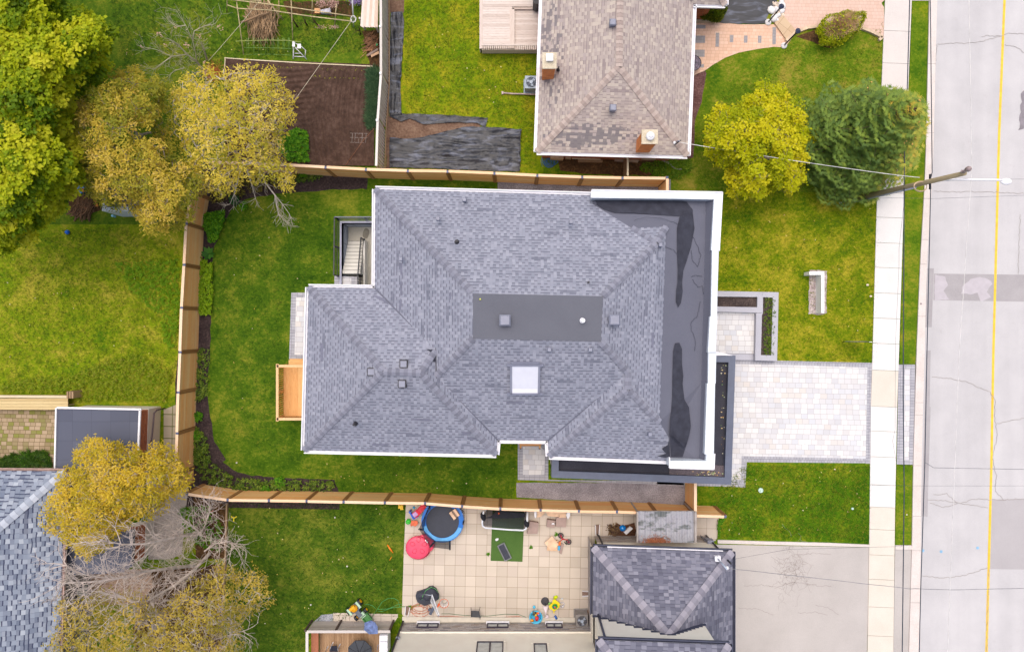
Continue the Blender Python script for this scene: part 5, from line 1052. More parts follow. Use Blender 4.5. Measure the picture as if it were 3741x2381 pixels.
# front young maple + spruce
o3=[(500,640),(560,615),(610,680),(650,640),(730,660),(740,730),(850,760),(850,870),(820,900),(900,960),(880,1020),(830,1050),(840,1140),(790,1180),(810,1250),(750,1330),(700,1290),(620,1300),(560,1350),(500,1395),(420,1370),(320,1340),(350,1260),(290,1220),(330,1150),(250,1130),(190,1080),(165,960),(200,870),(190,800),(280,770),(400,760),(450,700)]
R1=random.Random(14); cl=clumps('d',o3,2.2,5.4,.56,R1,2,[[(470,1040),(640,1060),(660,1180),(520,1200)]])
tree('bright yellow-green young maple in the upper front lawn beside the spruce','maple tree',P('d',545,1130),P('d',560,1110,1.3),cl,BARK,LFRM,24,.13,125,.44,.16,.13,4,name='maple_tree')
def spruce(base,H,Rm,seed):
    rr=random.Random(seed); t=thing('spruce_tree','tall dark green spruce with orange cones beside the sidewalk','spruce',base); tr=MB(); cr=MB(); cones=[]; tr.tube([base,base+V((0,0,H))],[.22,.03],10)
    z=.5
    while z<H-.1:
        Rz=Rm*(1-(z/H)**1.6)*.98+.25; nb=max(6,int(6+Rz*5)); a0=rr.uniform(0,6)
        for k in range(nb):
            a=a0+6.283*k/nb+rr.uniform(-.15,.15); L=Rz*rr.uniform(.72,1.1); d=V((math.cos(a),math.sin(a),0)); p0=base+V((0,0,z)); sag=rr.uniform(-.05,.12)*L
            pts=[p0+d*L*t_+V((0,0,-sag*math.sin(t_*2.2)+.16*L*t_*t_)) for t_ in(0,.33,.66,1)]; tr.tube(pts,[.04,.028,.018,.008],4,cap=False); side=V((-d.y,d.x,0))
            st=max(.0,L-1.7); q=st+.1
            while q<=L:
                t_=q/L; i=min(2,int(t_*3)); c=pts[i].lerp(pts[i+1],t_*3-i); wd=(L-q)*.55+.16
                for sg in(-1,1,0):
                    for e in ([wd] if sg==0 else ([wd*.5,wd] if wd>.35 else [wd])):
                        tip=c+(d*(.35*e+.1)+side*sg*e)+V((0,0,rr.uniform(-.04,.1)))
                        dd=(d*.8+side*sg*.7+V((rr.uniform(-.3,.3),rr.uniform(-.3,.3),.1))).normalized(); u=V((rr.uniform(-.3,.3),rr.uniform(-.3,.3),1)).normalized(); s2=dd.cross(u).normalized(); rv=rr.random()
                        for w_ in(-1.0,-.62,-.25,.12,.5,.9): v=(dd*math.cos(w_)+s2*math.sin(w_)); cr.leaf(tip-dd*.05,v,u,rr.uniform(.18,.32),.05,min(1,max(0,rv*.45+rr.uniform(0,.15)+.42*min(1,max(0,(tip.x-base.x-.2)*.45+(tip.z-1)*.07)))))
                q+=.25
            if z>H*.3 and rr.random()<.9:
                for _ in range(4):
                    c=pts[3].lerp(pts[2],rr.random())+V((rr.uniform(-.2,.2),rr.uniform(-.2,.2),.04)); 
                    if (c.x-base.x)+.3*(c.y-base.y)>.1 and rr.random()<.5: cones.append((c,V((rr.uniform(-.09,.09),rr.uniform(-.09,.09),-.03))))
        z+=.60+.14*rr.random()
    for _ in range(90):
        h_=rr.random()**.6; a=rr.uniform(0,6.283); q=(1-h_)*.75+.05; c=base+V((q*math.cos(a),q*math.sin(a),H-1.1+h_*1.15)); d=V((math.cos(a),math.sin(a),.6)).normalized(); s2=d.cross(V((0,0,1))).normalized(); rv=.5+rr.random()*.5
        for w_ in(-1.0,-.5,0,.5,1.0): cr.leaf(c,(d*math.cos(w_)+s2*math.sin(w_)),V((0,0,1)),rr.uniform(.16,.28),.05,min(1,rv))
    rr.shuffle(cones)
    for c,d in cones[:80]: k_=MB(); k_.tube([c+V((0,0,.08)),c+V((0,0,.08))+d*1.4],[.036,.022],6); k_.build('cone',plain('spruce_cone',(250,190,110),.8),t)
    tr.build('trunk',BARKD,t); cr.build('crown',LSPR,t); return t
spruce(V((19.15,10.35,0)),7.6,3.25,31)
# round shrub by the pink driveway
rr=random.Random(32); sb_=thing('shrub','rounded shrub, lime green at the rim and twiggy brown on top, by the pink pavers','shrub',P('u',1830,360)); m=MB(); tw=MB(); c0=P('u',1815,330,.55)
for k in range(9000):
    a=rr.uniform(0,6.283); b=math.acos(rr.uniform(-.1,1)); n_=V((math.cos(a)*math.sin(b),math.sin(a)*math.sin(b),math.cos(b))); rd=1+.1*math.sin(3*a+1)+.07*math.sin(7*a+4*b)+rr.uniform(-.12,.05)
    p=c0+V((n_.x*1.32*rd,n_.y*.88*rd,n_.z*.75*rd)); p=V((p.x,p.y+(p.x-c0.x)*.30,p.z)); top=n_.z>.45+.15*math.sin(5*a)+rr.uniform(-.2,.2)
    if top and rr.random()<.88: continue
    d=V((rr.uniform(-1,1),rr.uniform(-1,1),rr.uniform(-.5,.5))).normalized(); m.leaf(p,d,n_,rr.uniform(.06,.11),.06,rr.random())
for k in range(2200):
    a=rr.uniform(0,6.283); b=rr.uniform(0,1.05); n_=V((math.cos(a)*math.sin(b),math.sin(a)*math.sin(b),math.cos(b))); p=c0+V((n_.x*1.2,n_.y*.78,n_.z*.7)); p=V((p.x,p.y+(p.x-c0.x)*.30,p.z)); tw.tube(wig(p-n_*.3,p+V((rr.uniform(-.2,.2),rr.uniform(-.2,.2),rr.uniform(-.02,.08))),rr,.12,3),[.012,.01,.008,.004],3,cap=False)
tw.tube([P('u',1830,360,0),c0],[.06,.05],6); m.build('foliage',leafm('shrub_leaf',[(116,150,12),(170,192,16),(214,214,30),(196,200,50)]),sb_); tw.build('stem',plain('dry_twig',(232,196,146),.95),sb_)
# dark conifer bush in the entry court
rr=random.Random(33); sb_=thing('shrub','dark green yew bush tucked between the brick wing and the black ground sheet','shrub',P('G',1180,230)); m=MB(); tw=MB(); c0=P('G',1230,220,.5); tw.tube([P('G',1230,220,0),c0],[.06,.04],6)
for k in range(5200):
    a=rr.uniform(0,6.283); b=math.acos(rr.uniform(-.1,1)); n_=V((math.cos(a)*math.sin(b),math.sin(a)*math.sin(b),math.cos(b))); rd=1+.12*math.sin(4*a)+rr.uniform(-.2,.05); p=c0+V((n_.x*.68*rd,n_.y*.5*rd,n_.z*.55*rd)); d=(n_+V((rr.uniform(-.6,.6),rr.uniform(-.6,.6),rr.uniform(-.3,.3)))).normalized(); m.leaf(p,d,V((0,0,1)),rr.uniform(.07,.13),.035,rr.random())
m.build('foliage',leafm('yew_leaf',[(40,60,8),(74,96,14),(110,126,20),(150,150,30)]),sb_); tw.build('stem',BARKD,sb_)
# small bare fruit tree, upper left
rr=random.Random(34); bt=thing('bare_tree','small bare tree with a few pink blossoms in the upper left garden','tree',P('a',1440,500)); m=MB(); b0=P('a',1438,505,0)
limbs=[[(1438,505,0),(1390,440,.8),(1320,385,1.6),(1250,310,2.3),(1180,270,2.8)],[(1390,440,.8),(1380,380,1.6),(1360,290,2.3),(1310,180,2.9),(1240,70,3.3)],[(1320,385,1.6),(1210,400,2.1),(1100,350,2.6),(1000,330,2.9)],[(1210,400,2.1),(1140,450,2.4),(1085,490,2.6)],[(1360,290,2.3),(1370,220,2.6),(1440,185,2.8),(1520,170,3)],[(1438,505,0),(1380,515,.7),(1330,540,1.2)],[(1438,505,0),(1460,560,.5),(1450,570,.7)],[(1460,420,.3),(1440,360,1.2),(1420,300,1.8)],[(1310,180,2.9),(1250,190,2.9),(1190,150,3)],[(1300,480,1.2),(1230,500,1.5),(1180,545,1.7)]]
bl_=MB()
for L in limbs:
    q=[P('a',x,y,z) for x,y,z in L]; r0=.07 if L[0][2]<.5 else .035; m.tube(q,[r0*(1-.75*i/(len(q)-1)) for i in range(len(q))],6,cap=False)
    for i in range(1,len(q)):
        for _ in range(5): d=(q[i]-q[i-1]).normalized()*.7+V((rr.uniform(-.9,.9),rr.uniform(-.9,.9),rr.uniform(-.1,.4))); twigs(m,q[i].lerp(q[i-1],rr.random()),d,rr.uniform(.4,.9),.011,1,rr,n=3)
for x,y in ((1120,240),(1170,320),(1310,310),(1240,190),(1540,190),(1560,210),(1410,260),(1000,330),(1440,440),(985,470),(1130,250),(1320,325)):
    for _ in range(7): c=P('a',x+rr.uniform(-12,12),y+rr.uniform(-12,12),2.6+rr.uniform(-.1,.1)); bl_.leaf(c,V((rr.uniform(-1,1),rr.uniform(-1,1),.1)).normalized(),V((0,0,1)),.07,.06)
m.build('trunk',plain('pale_grey_bark',(190,184,160),.9,.15),bt); bl_.build('blossom',leafm('blossom_petal',[(224,160,150),(244,204,200),(230,176,140)]),bt)
m=MB(); rr=random.Random(35)
for k in range(900): c=P('a',1475+rr.gauss(25,28),490+rr.gauss(25,28),rr.uniform(.05,.4)); m.leaf(c,V((rr.uniform(-1,1),rr.uniform(-1,1),rr.uniform(0,.6))).normalized(),V((0,0,1)),.12,.03)
tag(m.build('rusty_bush',leafm('rusty_leaf',[(150,80,40),(190,104,56),(214,134,80)],.8,0)),'small rusty orange bush at the foot of the bare blossom tree','bush')
# ---- lower left trees
o4=[(510,340),(560,320),(660,350),(690,380),(770,370),(800,420),(880,380),(960,370),(1000,470),(1080,540),(1070,590),(960,640),(900,700),(880,740),(760,760),(700,830),(640,870),(560,950),(540,975),(450,960),(370,900),(330,850),(250,800),(290,740),(260,680),(340,620),(370,520),(450,470),(440,410)]
R1=random.Random(15); cl=clumps('e',o4,3.6,6.8,.50,R1,2); tree('amber-gold tree overhanging the grey flat roof at the lower left','tree',P('e',930,700),P('e',800,700,2.6),cl,BARKG,LORG,25,.18,95,.44,.17,.07,5,name='locust_tree',rtip=.010)
o5=[(600,820),(740,800),(840,790),(900,760),(1050,690),(1180,720),(1380,700),(1500,860),(1650,860),(1700,760),(1980,600),(2150,470),(2330,540),(2470,480),(2560,560),(2620,680),(2640,760),(2480,840),(2400,960),(2330,1100),(2220,1180),(2380,1240),(2390,1500),(560,1500),(420,1210),(520,1180),(540,1080),(620,1060),(560,960)]
R1=random.Random(16); cl=clumps('D',o5,2.8,6.4,.64,R1,2,[[(1340,850),(1460,850),(1480,1130),(1380,1080)]]); t5=tree('broad dull-gold tree spreading along the bottom left edge','tree',P('D',1620,980),P('D',1500,1060,2.4),cl,BARKG,LGB,26,.22,66,.48,.17,.065,6,name='locust_tree',rtip=.011)
rr=random.Random(36); dt=thing('bare_tree','tangled silvery bare tree between the amber tree and the dull-gold tree','tree',P('D',1930,300)); m=MB()
stems=[[(1960,120,0),(1800,150,2),(1580,190,4),(1400,230,5),(1200,235,6),(980,190,7)],[(1900,440,0),(1640,470,2),(1400,500,4),(1150,565,5.5),(900,600,6.5),(560,610,7.5)],[(2050,320,0),(1900,480,1.4),(1700,640,2.8),(1430,790,4.2),(1300,790,5),(1100,700,6)],[(1600,780,1.6),(1800,780,2.6),(2000,800,3.4),(2180,880,4),(2270,1010,4.2),(2340,1150,4.2)],[(1400,500,4),(1250,560,5),(1000,560,6),(780,520,7),(640,440,7.4)],[(1950,150,.4),(2000,60,1.2),(2040,-60,2),(2060,-160,2.6)],[(2000,300,.6),(2100,230,1.4),(2250,200,2),(2290,260,2.4)],[(1480,800,4),(1560,960,4),(1600,1050,3.8)],[(1350,860,4.4),(1430,960,4.4),(1460,1110,4.2)],[(1960,130,1),(1840,20,2),(1700,-80,3),(1640,-150,3.6)]]
for L in stems:
    q=[P('D',x,y,z) for x,y,z in L]; r0=.10 if L[0][2]<.3 else .05; m.tube(q,[r0*(1-.8*i/(len(q)-1)) for i in range(len(q))],7,cap=False)
    for i in range(1,len(q)):
        seg=(q[i]-q[i-1])
        for _ in range(int(3+seg.length*3.6)): c=q[i-1].lerp(q[i],rr.random()); d=seg.normalized()*.6+V((rr.uniform(-.9,.7),rr.uniform(-1,1),rr.uniform(-.2,.6))); twigs(m,c,d,rr.uniform(.8,1.7),.03,2,rr,.7,3)
m.build('trunk',plain('silver_bark',(236,220,210),.9,.16),dt)
for x,y in ((1760,470),(1720,500),(1700,520),(1800,490),(1690,440)): pass
# ---- ground plants
def tuft(mb,c,n,L,W,rr,up=.5,rvb=0.0):
    for k in range(n):
        a=rr.uniform(0,6.283); l=L*rr.uniform(.6,1.2); d=V((math.cos(a),math.sin(a),up*rr.uniform(.3,1.2))).normalized(); mb.leaf(c+V((0,0,.01)),d,V((0,0,1)),l,W,min(1,rvb+rr.random()*.6))
LG=leafm('green_leaf',[(40,96,8),(74,140,14),(112,176,24),(150,196,40)]); LW=leafm('weed_leaf',[(60,92,24),(90,124,34),(128,154,50),(170,184,70)])
def plantpatch(f,poly,n,L,W,h,name,label,cat,mat,kind=None,seed=1,tn=7,spread=.5):
    rr=random.Random(seed); xs=[p[0] for p in poly]; ys=[p[1] for p in poly]; m=MB(); k=0
    while k<n:
        p=(rr.uniform(min(xs),max(xs)),rr.uniform(min(ys),max(ys)))
        if not inpoly(p,poly): continue
        k+=1; c=P(f,p[0],p[1],rr.uniform(.02,h)); tuft(m,c,tn,L,W,rr,spread,rr.uniform(0,.4))
    return tag(m.build(name,mat),label,cat,kind=kind)
plantpatch('E',[(325,580),(560,540),(570,640),(520,760),(480,890),(400,900),(370,780),(320,700)],520,.14,.06,.45,'leafy_plant','bright green leafy mound in the west bed, nearest the corner of the fences','plant',LG,seed=2)
plantpatch('q',[(1120,370),(1185,400),(1190,560),(1180,690),(1120,690),(1110,520)],560,.12,.06,.35,'ground_cover_plants','long lime green planting strip beside the upper half of the west cedar fence','plant',leafm('lime_leaf',[(90,140,8),(140,180,20),(170,196,30)]),'stuff',seed=3)
rr=random.Random(41); c0=P('E',400,1040); pt=thing('broadleaf_plant','large-leaved green plant alone in the west planting bed','plant',c0); m=MB()
for k in range(9): a=k*.7+rr.uniform(-.2,.2); d=V((math.cos(a),math.sin(a),.35)).normalized(); m.leaf(c0+V((0,0,.1)),d,V((0,0,1)),rr.uniform(.38,.55),.26,rr.random())
m.build('leaves',leafm('broad_leaf',[(50,110,30),(80,140,50),(100,160,60)]),pt)
plantpatch('q',[(1090,870),(1170,880),(1165,1150),(1090,1180),(1070,1400),(1200,1533),(1060,1533)],230,.16,.04,.2,'weeds','scattered small weeds over the dark soil of the west bed','weeds',LW,'stuff',4,7)
plantpatch('f',[(180,80),(270,160),(300,330),(460,430),(700,440),(1075,445),(1080,510),(400,505),(230,430),(170,300)],420,.17,.045,.22,'weeds','scattered leafy weeds along the curved southwest bed','weeds',LW,'stuff',5,8)
for i,(f,x,y,s,lb) in enumerate((('f',650,500,.3,'lime green weed clump touching the long southern fence'),('f',738,448,.32,'round bright weed clump in the southwest bed, right of the lime clump'),('f',220,35,.28,'green clump in the west bed beside the lowest cedar panels'),('f',205,160,.3,'lime clump in the west bed just above the corner of the lawn curve'),('E',1488,105,.26,'round green clump against the north fence'),('E',690,420,.3,'dark ferny plant under the bare limbs at the north bed'),('E',800,490,.22,'small light green weed at the north edge of the back lawn'))):
    rr=random.Random(50+i); c0=P(f,x,y); m=MB()
    for k in range(60): a=rr.uniform(0,6.283); q=rr.random()**.5*s; tuft(m,c0+V((q*math.cos(a),q*math.sin(a),rr.uniform(.02,.25))),5,.12,.05,rr,.5,rr.uniform(0,.4))
    tag(m.build('weed_clump',LG if i not in(5,) else leafm('fern_leaf',[(40,90,40),(70,120,60)])),lb,'plant',group='weed clumps in the beds')
plantpatch('E',[(330,90),(900,60),(1400,110),(1300,260),(900,330),(600,420),(380,460),(340,300)],260,.16,.035,.3,'undergrowth','tangled undergrowth in the shaded north bed under the gold tree','undergrowth',leafm('dull_leaf',[(70,84,24),(110,110,40),(150,140,60),(120,90,60)]),'stuff',6,8)
plantpatch('E',[(1380,110),(1720,120),(1700,160),(1420,230)],90,.13,.035,.15,'weeds','weeds at the right part of the north bed','weeds',LW,'stuff',7)
plantpatch('b',[(1245,480),(1325,480),(1310,900),(1235,910),(1240,700)],420,.34,.028,.25,'onion_plants','dense row of blue-green onion leaves along the old fence','onion bed',leafm('onion_leaf',[(50,86,56),(84,120,84),(120,150,104)]),'stuff',8,9,1.2)
plantpatch('b',[(735,910),(815,925),(828,1140),(690,1140),(640,1080),(600,990),(660,950)],620,.13,.07,.3,'leafy_plant','bright green leafy patch at the lower left of the tilled bed','plant',LG,seed=9)
m=MB(); rr=random.Random(42)
for y0,x0,x1 in ((488,840,1210),(545,860,1200)):
    x=x0
    while x<x1: tuft(m,P('b',x,y0+rr.uniform(-8,8)+(x-x0)*.02,.06),6,.07,.03,rr,.8); x+=rr.uniform(10,24)
for _ in range(60): tuft(m,P('b',rr.uniform(260,830),rr.uniform(455,500),.06),4,.07,.02,rr,.6)
tag(m.build('seedlings',leafm('seedling_leaf',[(140,160,20),(190,196,50),(210,200,90)])),'rows of tiny yellow-green seedlings in the tilled bed','seedlings',kind='stuff')
plantpatch('q',[(0,1080),(200,1040),(400,1030),(560,960),(760,900),(960,1010),(930,1170),(430,1175),(420,1130),(0,1120)],1500,.17,.03,.2,'tall_grass','rough tall grass and weeds along the bottom of the west yard','tall grass',leafm('rough_grass',[(84,130,10),(140,172,20),(184,190,50),(156,150,76)]),'stuff',10,7,.9)
plantpatch('q',[(640,400),(1000,380),(1010,560),(990,860),(930,900),(900,700),(740,560)],900,.15,.03,.12,'tall_grass','rough bright grass along the outer side of the west fence','tall grass',leafm('rough_grass_b',[(80,140,10),(130,180,20),(176,196,50)]),'stuff',11,6,.8)
plantpatch('e',[(-50,440),(90,400),(260,380),(300,470),(0,480)],160,.3,.04,.1,'spiky_plants','spiky dark green plants at the bottom of the mossy terrace','plants',leafm('spiky_leaf',[(30,70,20),(70,110,30),(110,140,40)]),'stuff',12,12,.6)
plantpatch('m',[(660,240),(760,245),(745,825),(642,825),(650,420)],190,.13,.03,.12,'planter_weeds','small green weeds in the long arm of the stone planter','weeds',LW,'stuff',13,6,.8)
for o in bpy.data.objects:
    if o.name=='planter_weeds': o.location.z=.33
plantpatch('t',[(1330,200),(1640,160),(1960,150),(2000,250),(1800,400),(1500,340),(1350,300)],330,.15,.04,.15,'weeds','weeds around the bent log by the northeast corner','weeds',leafm('weed_leaf_b',[(60,110,14),(110,150,24),(160,180,50)]),'stuff',14,6,.7)
plantpatch('z',[(1900,20),(2080,180),(2000,300),(1985,460),(1970,300),(1990,200)],150,.12,.035,.15,'weeds','lime weeds where the longest fence ends at the front lawn','weeds',LG,'stuff',15,6,.7)
plantpatch('D',[(1750,-120),(2050,-150),(2180,60),(2150,300),(1950,260),(1800,60)],200,.18,.04,.15,'weeds','green weeds in the strip behind the bare silvery tree','weeds',LG,'stuff',16,7,.7)
for i,(f,x,y,s,lb) in enumerate((('x',1340,450,.14,'small weed tuft in the slab joint near the hose reel'),('y',1035,830,.1,'leafy weed by the wall left of the air conditioner'),('w',870,690,.1,'weed tuft in a slab joint beside the tricycle'),('v',1785,1085,.09,'weed tuft left of the green turf mat'),('w',340,950,.09,'weed tuft right of the green turf mat'),('e',150,430,.4,'spiky yucca on the mossy terrace'),('t',980,450,.22,'green weed clump in the north gravel strip'))):
    rr=random.Random(70+i); c0=P(f,x,y); m=MB()
    for k in range(14): a=rr.uniform(0,6.283); q=rr.random()*s; tuft(m,c0+V((q*math.cos(a),q*math.sin(a),.02)),6,.09 if i!=5 else .5,.025,rr,.5,.2)
    tag(m.build('weed_tuft',LG),lb,'weed')
# lawn blades: coarse tufts so the turf is not flat
def blades(f,poly,n,seed,mat,label,L=.09):
    rr=random.Random(seed); xs=[p[0] for p in poly]; ys=[p[1] for p in poly]; m=MB(); k=0
    while k<n:
        p=(rr.uniform(min(xs),max(xs)),rr.uniform(min(ys),max(ys)))
        if not inpoly(p,poly): continue
        k+=1; c=P(f,p[0],p[1],.012)
        for _ in range(3):
            a=rr.uniform(0,6.283); d=V((math.cos(a),math.sin(a),rr.uniform(.3,1))).normalized(); m.leaf(c+V((rr.uniform(-.06,.06),rr.uniform(-.06,.06),0)),d,V((0,0,1)),L*rr.uniform(.6,1.3),.018,rr.random())
    return tag(m.build('grass_tufts',mat),label,'grass',kind='stuff')
GB=leafm('grass_blade',[(40,84,6),(90,124,12),(140,152,24),(176,172,50)]); GB2=leafm('dark_grass_blade',[(26,66,6),(50,96,10),(90,124,20)])
blades('q',[(0,230),(680,200),(1000,300),(1000,1080),(440,1130),(0,1100)],7000,81,GB,'coarse grass tufts across the west yard lawn',.13)
blades('S',[(1480,0),(1985,0),(1960,600),(1900,640),(1900,460),(1480,420)],5200,82,GB,'coarse grass tufts on the lawn behind the taupe-roofed house',.12)
blades('S',[(2660,300),(2900,150),(3100,200),(3225,80),(3200,1320),(2860,1310),(2860,1070),(2630,1050),(2650,720),(2540,700),(2540,500)],7000,83,GB,'coarse grass tufts across the front lawns',.10)
blades('S',[(2720,1700),(3175,1700),(3170,1975),(2640,1960),(2600,1800)],3600,84,GB,'coarse grass tufts on the lower front lawn',.12)
blades('S',[(820,1830),(1450,1840),(1450,2250),(1300,2240),(1100,2381),(830,2381)],4500,85,GB2,'grass tufts on the play yard lawn',.09)
blades('S',[(400,0),(1330,0),(1330,190),(900,220),(820,260),(800,240),(450,240)],4500,86,GB2,'grass tufts on the upper left garden lawn',.10)
blades('S',[(900,760),(1200,740),(1200,1050),(1050,1070),(1000,1500),(1120,1700),(1880,1690),(1880,1810),(1300,1790),(850,1600),(790,1200),(800,900)],5200,87,GB2,'fine grass tufts on the back lawn of the big house',.07)
# ================= STREET FURNITURE, WIRES =================
up=thing('utility_pole','tall weathered wooden utility pole with street lamp arm beside the sidewalk','utility pole',P('n',240,435)); pb=P('n',240,435); pt_=P('n',1005,255,8.9)
WP=wood('old_pole_wood',(160,146,116),(190,172,138),(110,98,76),'z')
def onp(t): return pb.lerp(pt_,t)
m=MB(); m.tube([pb,onp(.5),pt_],[.16,.14,.11],14); m.build('pole',WP,up)
dn=(V((-.2,-1,0))).normalized()
m=MB(); m.tube([pb+dn*.17,onp(.62)+dn*.15],.05,8); m.build('conduit',plain('grey_conduit',(172,176,190),.4),up)
m=MB(); m.beam(onp(.985),P('n',985,238,8.95),.1,.08); m.tube([onp(.97)+V((0,0,.1)),P('n',1020,228,9.25)],[.05,.09],10); m.ball(P('n',1030,226,9.3),.13,1.3,12); m.build('insulator',plain('brown_porcelain',(170,150,150),.3),up)
a0=onp(.80); a1=P('n',1272,303,8.1)
m=MB(); m.tube([a0,a0.lerp(a1,.5)+V((0,0,.05)),a1],.055,8); m.tube([onp(.70),a0.lerp(a1,.35)+V((0,0,.02))],.02,6); arm=m.build('lamp_arm',WHITE,up)
m=MB(); c=P('n',1295,313,8.05); m.ball(c,.27,.28,16,1,.6); m.build('lamp_head',WHITE,arm)
m=MB(); 
for k in range(3): m.tube([P('n',695,345+k*3,6.2-.03*k)+V((.36*math.cos(q*.35)*.9,.24*math.sin(q*.35),0)) for q in range(19)],.016,5)
m.build('cable_loop',plain('cream_cable',(236,206,170),.5),up)
m=MB(); m.box(onp(.735)+V((0,-.24,0)),.07,.3,.09); m.box(onp(.735)+V((0,.24,0)),.07,.22,.09); m.build('cable_clamp',BLK,up)
def wire(name,label,pts,r,mat,seg=14,sag=.0,cat='cable'):
    m=MB(); q=[]
    for a,b in zip(pts,pts[1:]):
        for k in range(seg): t=k/seg; q.append(a.lerp(b,t)-V((0,0,sag*4*t*(1-t))))
    q.append(pts[-1]); m.tube(q,r,5,cap=False); return tag(m.build(name,mat),label,cat)
WCB=plain('dark_cable',(66,72,86),.5); WCL=plain('bright_cable',(238,236,234),.4)
zt_=9.3
wire('power_line','thin pale overhead line running the length of the road over its left lane',[P('S',3531,-500,zt_),P('p',745,0,zt_),P('n',1055,222,zt_),P('n',965,1533,zt_),P('o',1222,1533,zt_),P('S',3452,2900,zt_)],.011,WCL,8)
zc1=6.6
wire('telephone_cable','thick dark overhead cable following the kerb, clamped to the utility pole',[P('S',3380,-500,zc1),P('p',435,0,zc1),P('p',450,1380,zc1),P('n',768,290,zc1),P('n',740,1533,zc1),P('o',1104,560,zc1),P('o',1083,1200,zc1),P('o',1075,1533,zc1),P('S',3340,2900,zc1)],.022,WCB,8)
zc2=4.7
wire('telephone_cable','dark overhead cable running above the right edge of the sidewalk',[P('S',3345,-500,zc2),P('p',270,0,zc2),P('p',237,1200,zc2),P('n',583,60,zc2),P('n',580,440,zc2),P('n',575,1533,zc2),P('o',992,200,zc2),P('o',997,700,zc2),P('o',987,1533,zc2),P('S',3290,2900,zc2)],.026,WCB,8)
wire('drop_wire','thin dark wire looping beside the sidewalk cable, upper part',[P('n',580,460,zc2-.2),P('n',545,780,zc2-.4),P('n',545,900,zc2-.4),P('n',520,1450,zc2-.4),P('o',950,380,zc2-.4),P('o',937,440,zc2-.4),P('o',958,560,zc2-.3)],.006,WCB,8)
wire('service_wire','twisted bright service wire from the taupe-roofed house to the utility pole',[P('c',1515,1005,3.9),P('d',380,1070,4.5),P('d',850,1145,5.2),P('d',1440,1228,6.1),P('n',690,285,6.4)],.016,WCL,8,.03)
wire('service_wire','twisted service wire from the dark garage roof to the kerb cable',[P('h',1476,790,4.4),P('o',360,1130,4.9),P('o',800,1180,5.7),P('o',1030,1205,6.3),P('o',1083,1205,6.6)],.014,plain('grey_twist_wire',(150,150,156),.5),8,.04)
wire('service_wire','twisted wire crossing the road at the lowest right',[P('o',1083,1205,6.6),P('o',1250,1210,6.4),P('o',1700,1200,6.5)],.014,plain('grey_twist_wire',(150,150,156),.5),8)
wire('service_wire','twisted wire crossing the road opposite the pale paver driveway',[P('o',1105,550,6.6),P('o',1150,578,6.5),P('o',1700,588,6.5)],.014,plain('grey_twist_wire',(150,150,156),.5),8)
wire('span_wire','thin wire crossing the road just below the lamp arm',[P('n',395,425,5.5),P('n',780,433,6.4),P('n',1420,410,6.5),P('n',1700,400,6.5)],.006,WCB,4)
wire('span_wire','thin wire crossing the road at lamp arm height',[onp(.85),P('n',1320,297,7.8),P('n',1700,294,7.8)],.006,WCB,4)
wire('span_wire','thin wire over the asphalt driveway running from the dark garage corner',[P('o',120,1050,3.6),P('o',400,1000,4.2),P('o',990,985,4.7)],.006,WCB,4)
wire('span_wire','faint straight wire crossing sidewalk and road below the grass strip paving',[P('o',830,668,5),P('o',1100,672,6),P('o',1700,672,6)],.005,WCB,4)
sgn=thing('yard_sign','thin white for-sale board on a dark frame, seen edge-on beside the sidewalk','sign',P('B',1000,1310)); zs=.95
m=MB(); a,b=P('B',880,1303,zs),P('B',1180,1306,zs); m.beam(a,b,.03,1.0); m.build('board',WHITE,sgn); m=MB(); m.beam(P('B',785,1304,0),P('B',835,1303,1.5),.04,.04); m.beam(P('B',835,1303,1.5),P('B',1205,1308,1.5),.035,.035); m.build('frame',BLK,sgn)
for i,(f,x,y) in enumerate((('B',1180,397),('B',1232,578),('n',135,463),('o',638,586),('S',2827,1790),('o',1011,821))):
    m=MB(); c=P(f,x,y,.05); s=(.09,.08,.09,.05,0,.05)[i]
    if i==4: continue
    m.face([c+V((s*math.cos(q*1.05+i),s*.7*math.sin(q*1.05+i),.01*(q%2))) for q in range(6)]); tag(m.build('scrap',plain('paper_scrap',(244,226,200),.9)),['pale scrap on the front lawn nearest the white wall','pale scrap on the front lawn near the sidewalk edge','white scrap on the grass below the young maple','tiny white scrap at the top of the lower front lawn','','tiny white scrap on the lower boulevard grass'][i],'litter')
for f,x,y,rd,lb in (('o',253,694,.145,'round pale cover plate in the lower front lawn near the dark garage parapet'),('o',728,789,.07,'small pale cap in the lower front lawn near the sidewalk')):
    m=MB(); m.cyl(P(f,x,y,0),rd,.055,24); tag(m.build('ground_cover_disc',plain('pale_mint_cap',(206,236,226),.5)),lb,'cover')
m=MB(); m.cyl(P('n',698,1168,.1),.055,.02,14); tag(m.build('valve_cover',plain('iron',(150,136,140),.6)),'small round iron valve cover in the kerb','cover')
tb=thing('patio_table','round dark mosaic garden table half under the eave on the pink pavers','table',P('u',118,740)); m=MB(); c=P('u',106,742,.55); m.cyl(c,.43,.03,30); m.build('tabletop',plain('purple_grey_mosaic',(120,108,128),.5,.3,scale=8),tb)
m=MB(); m.tube([c+V((.44*math.cos(q*.2618),.44*math.sin(q*.2618),.035)) for q in range(25)],.02,6); 
for rr_ in(.15,.3): m.tube([c+V((rr_*math.cos(q*.2618),rr_*math.sin(q*.2618),.037)) for q in range(25)],.008,4)
for k in range(6): m.tube([c+V((0,0,.037)),c+V((.42*math.cos(k*1.047),.42*math.sin(k*1.047),.037))],.008,4)
for k in range(3): m.tube([c,c+V((.3*math.cos(k*2.09),.3*math.sin(k*2.09),-.55))],.02,6)
m.build('frame',BLK,tb)
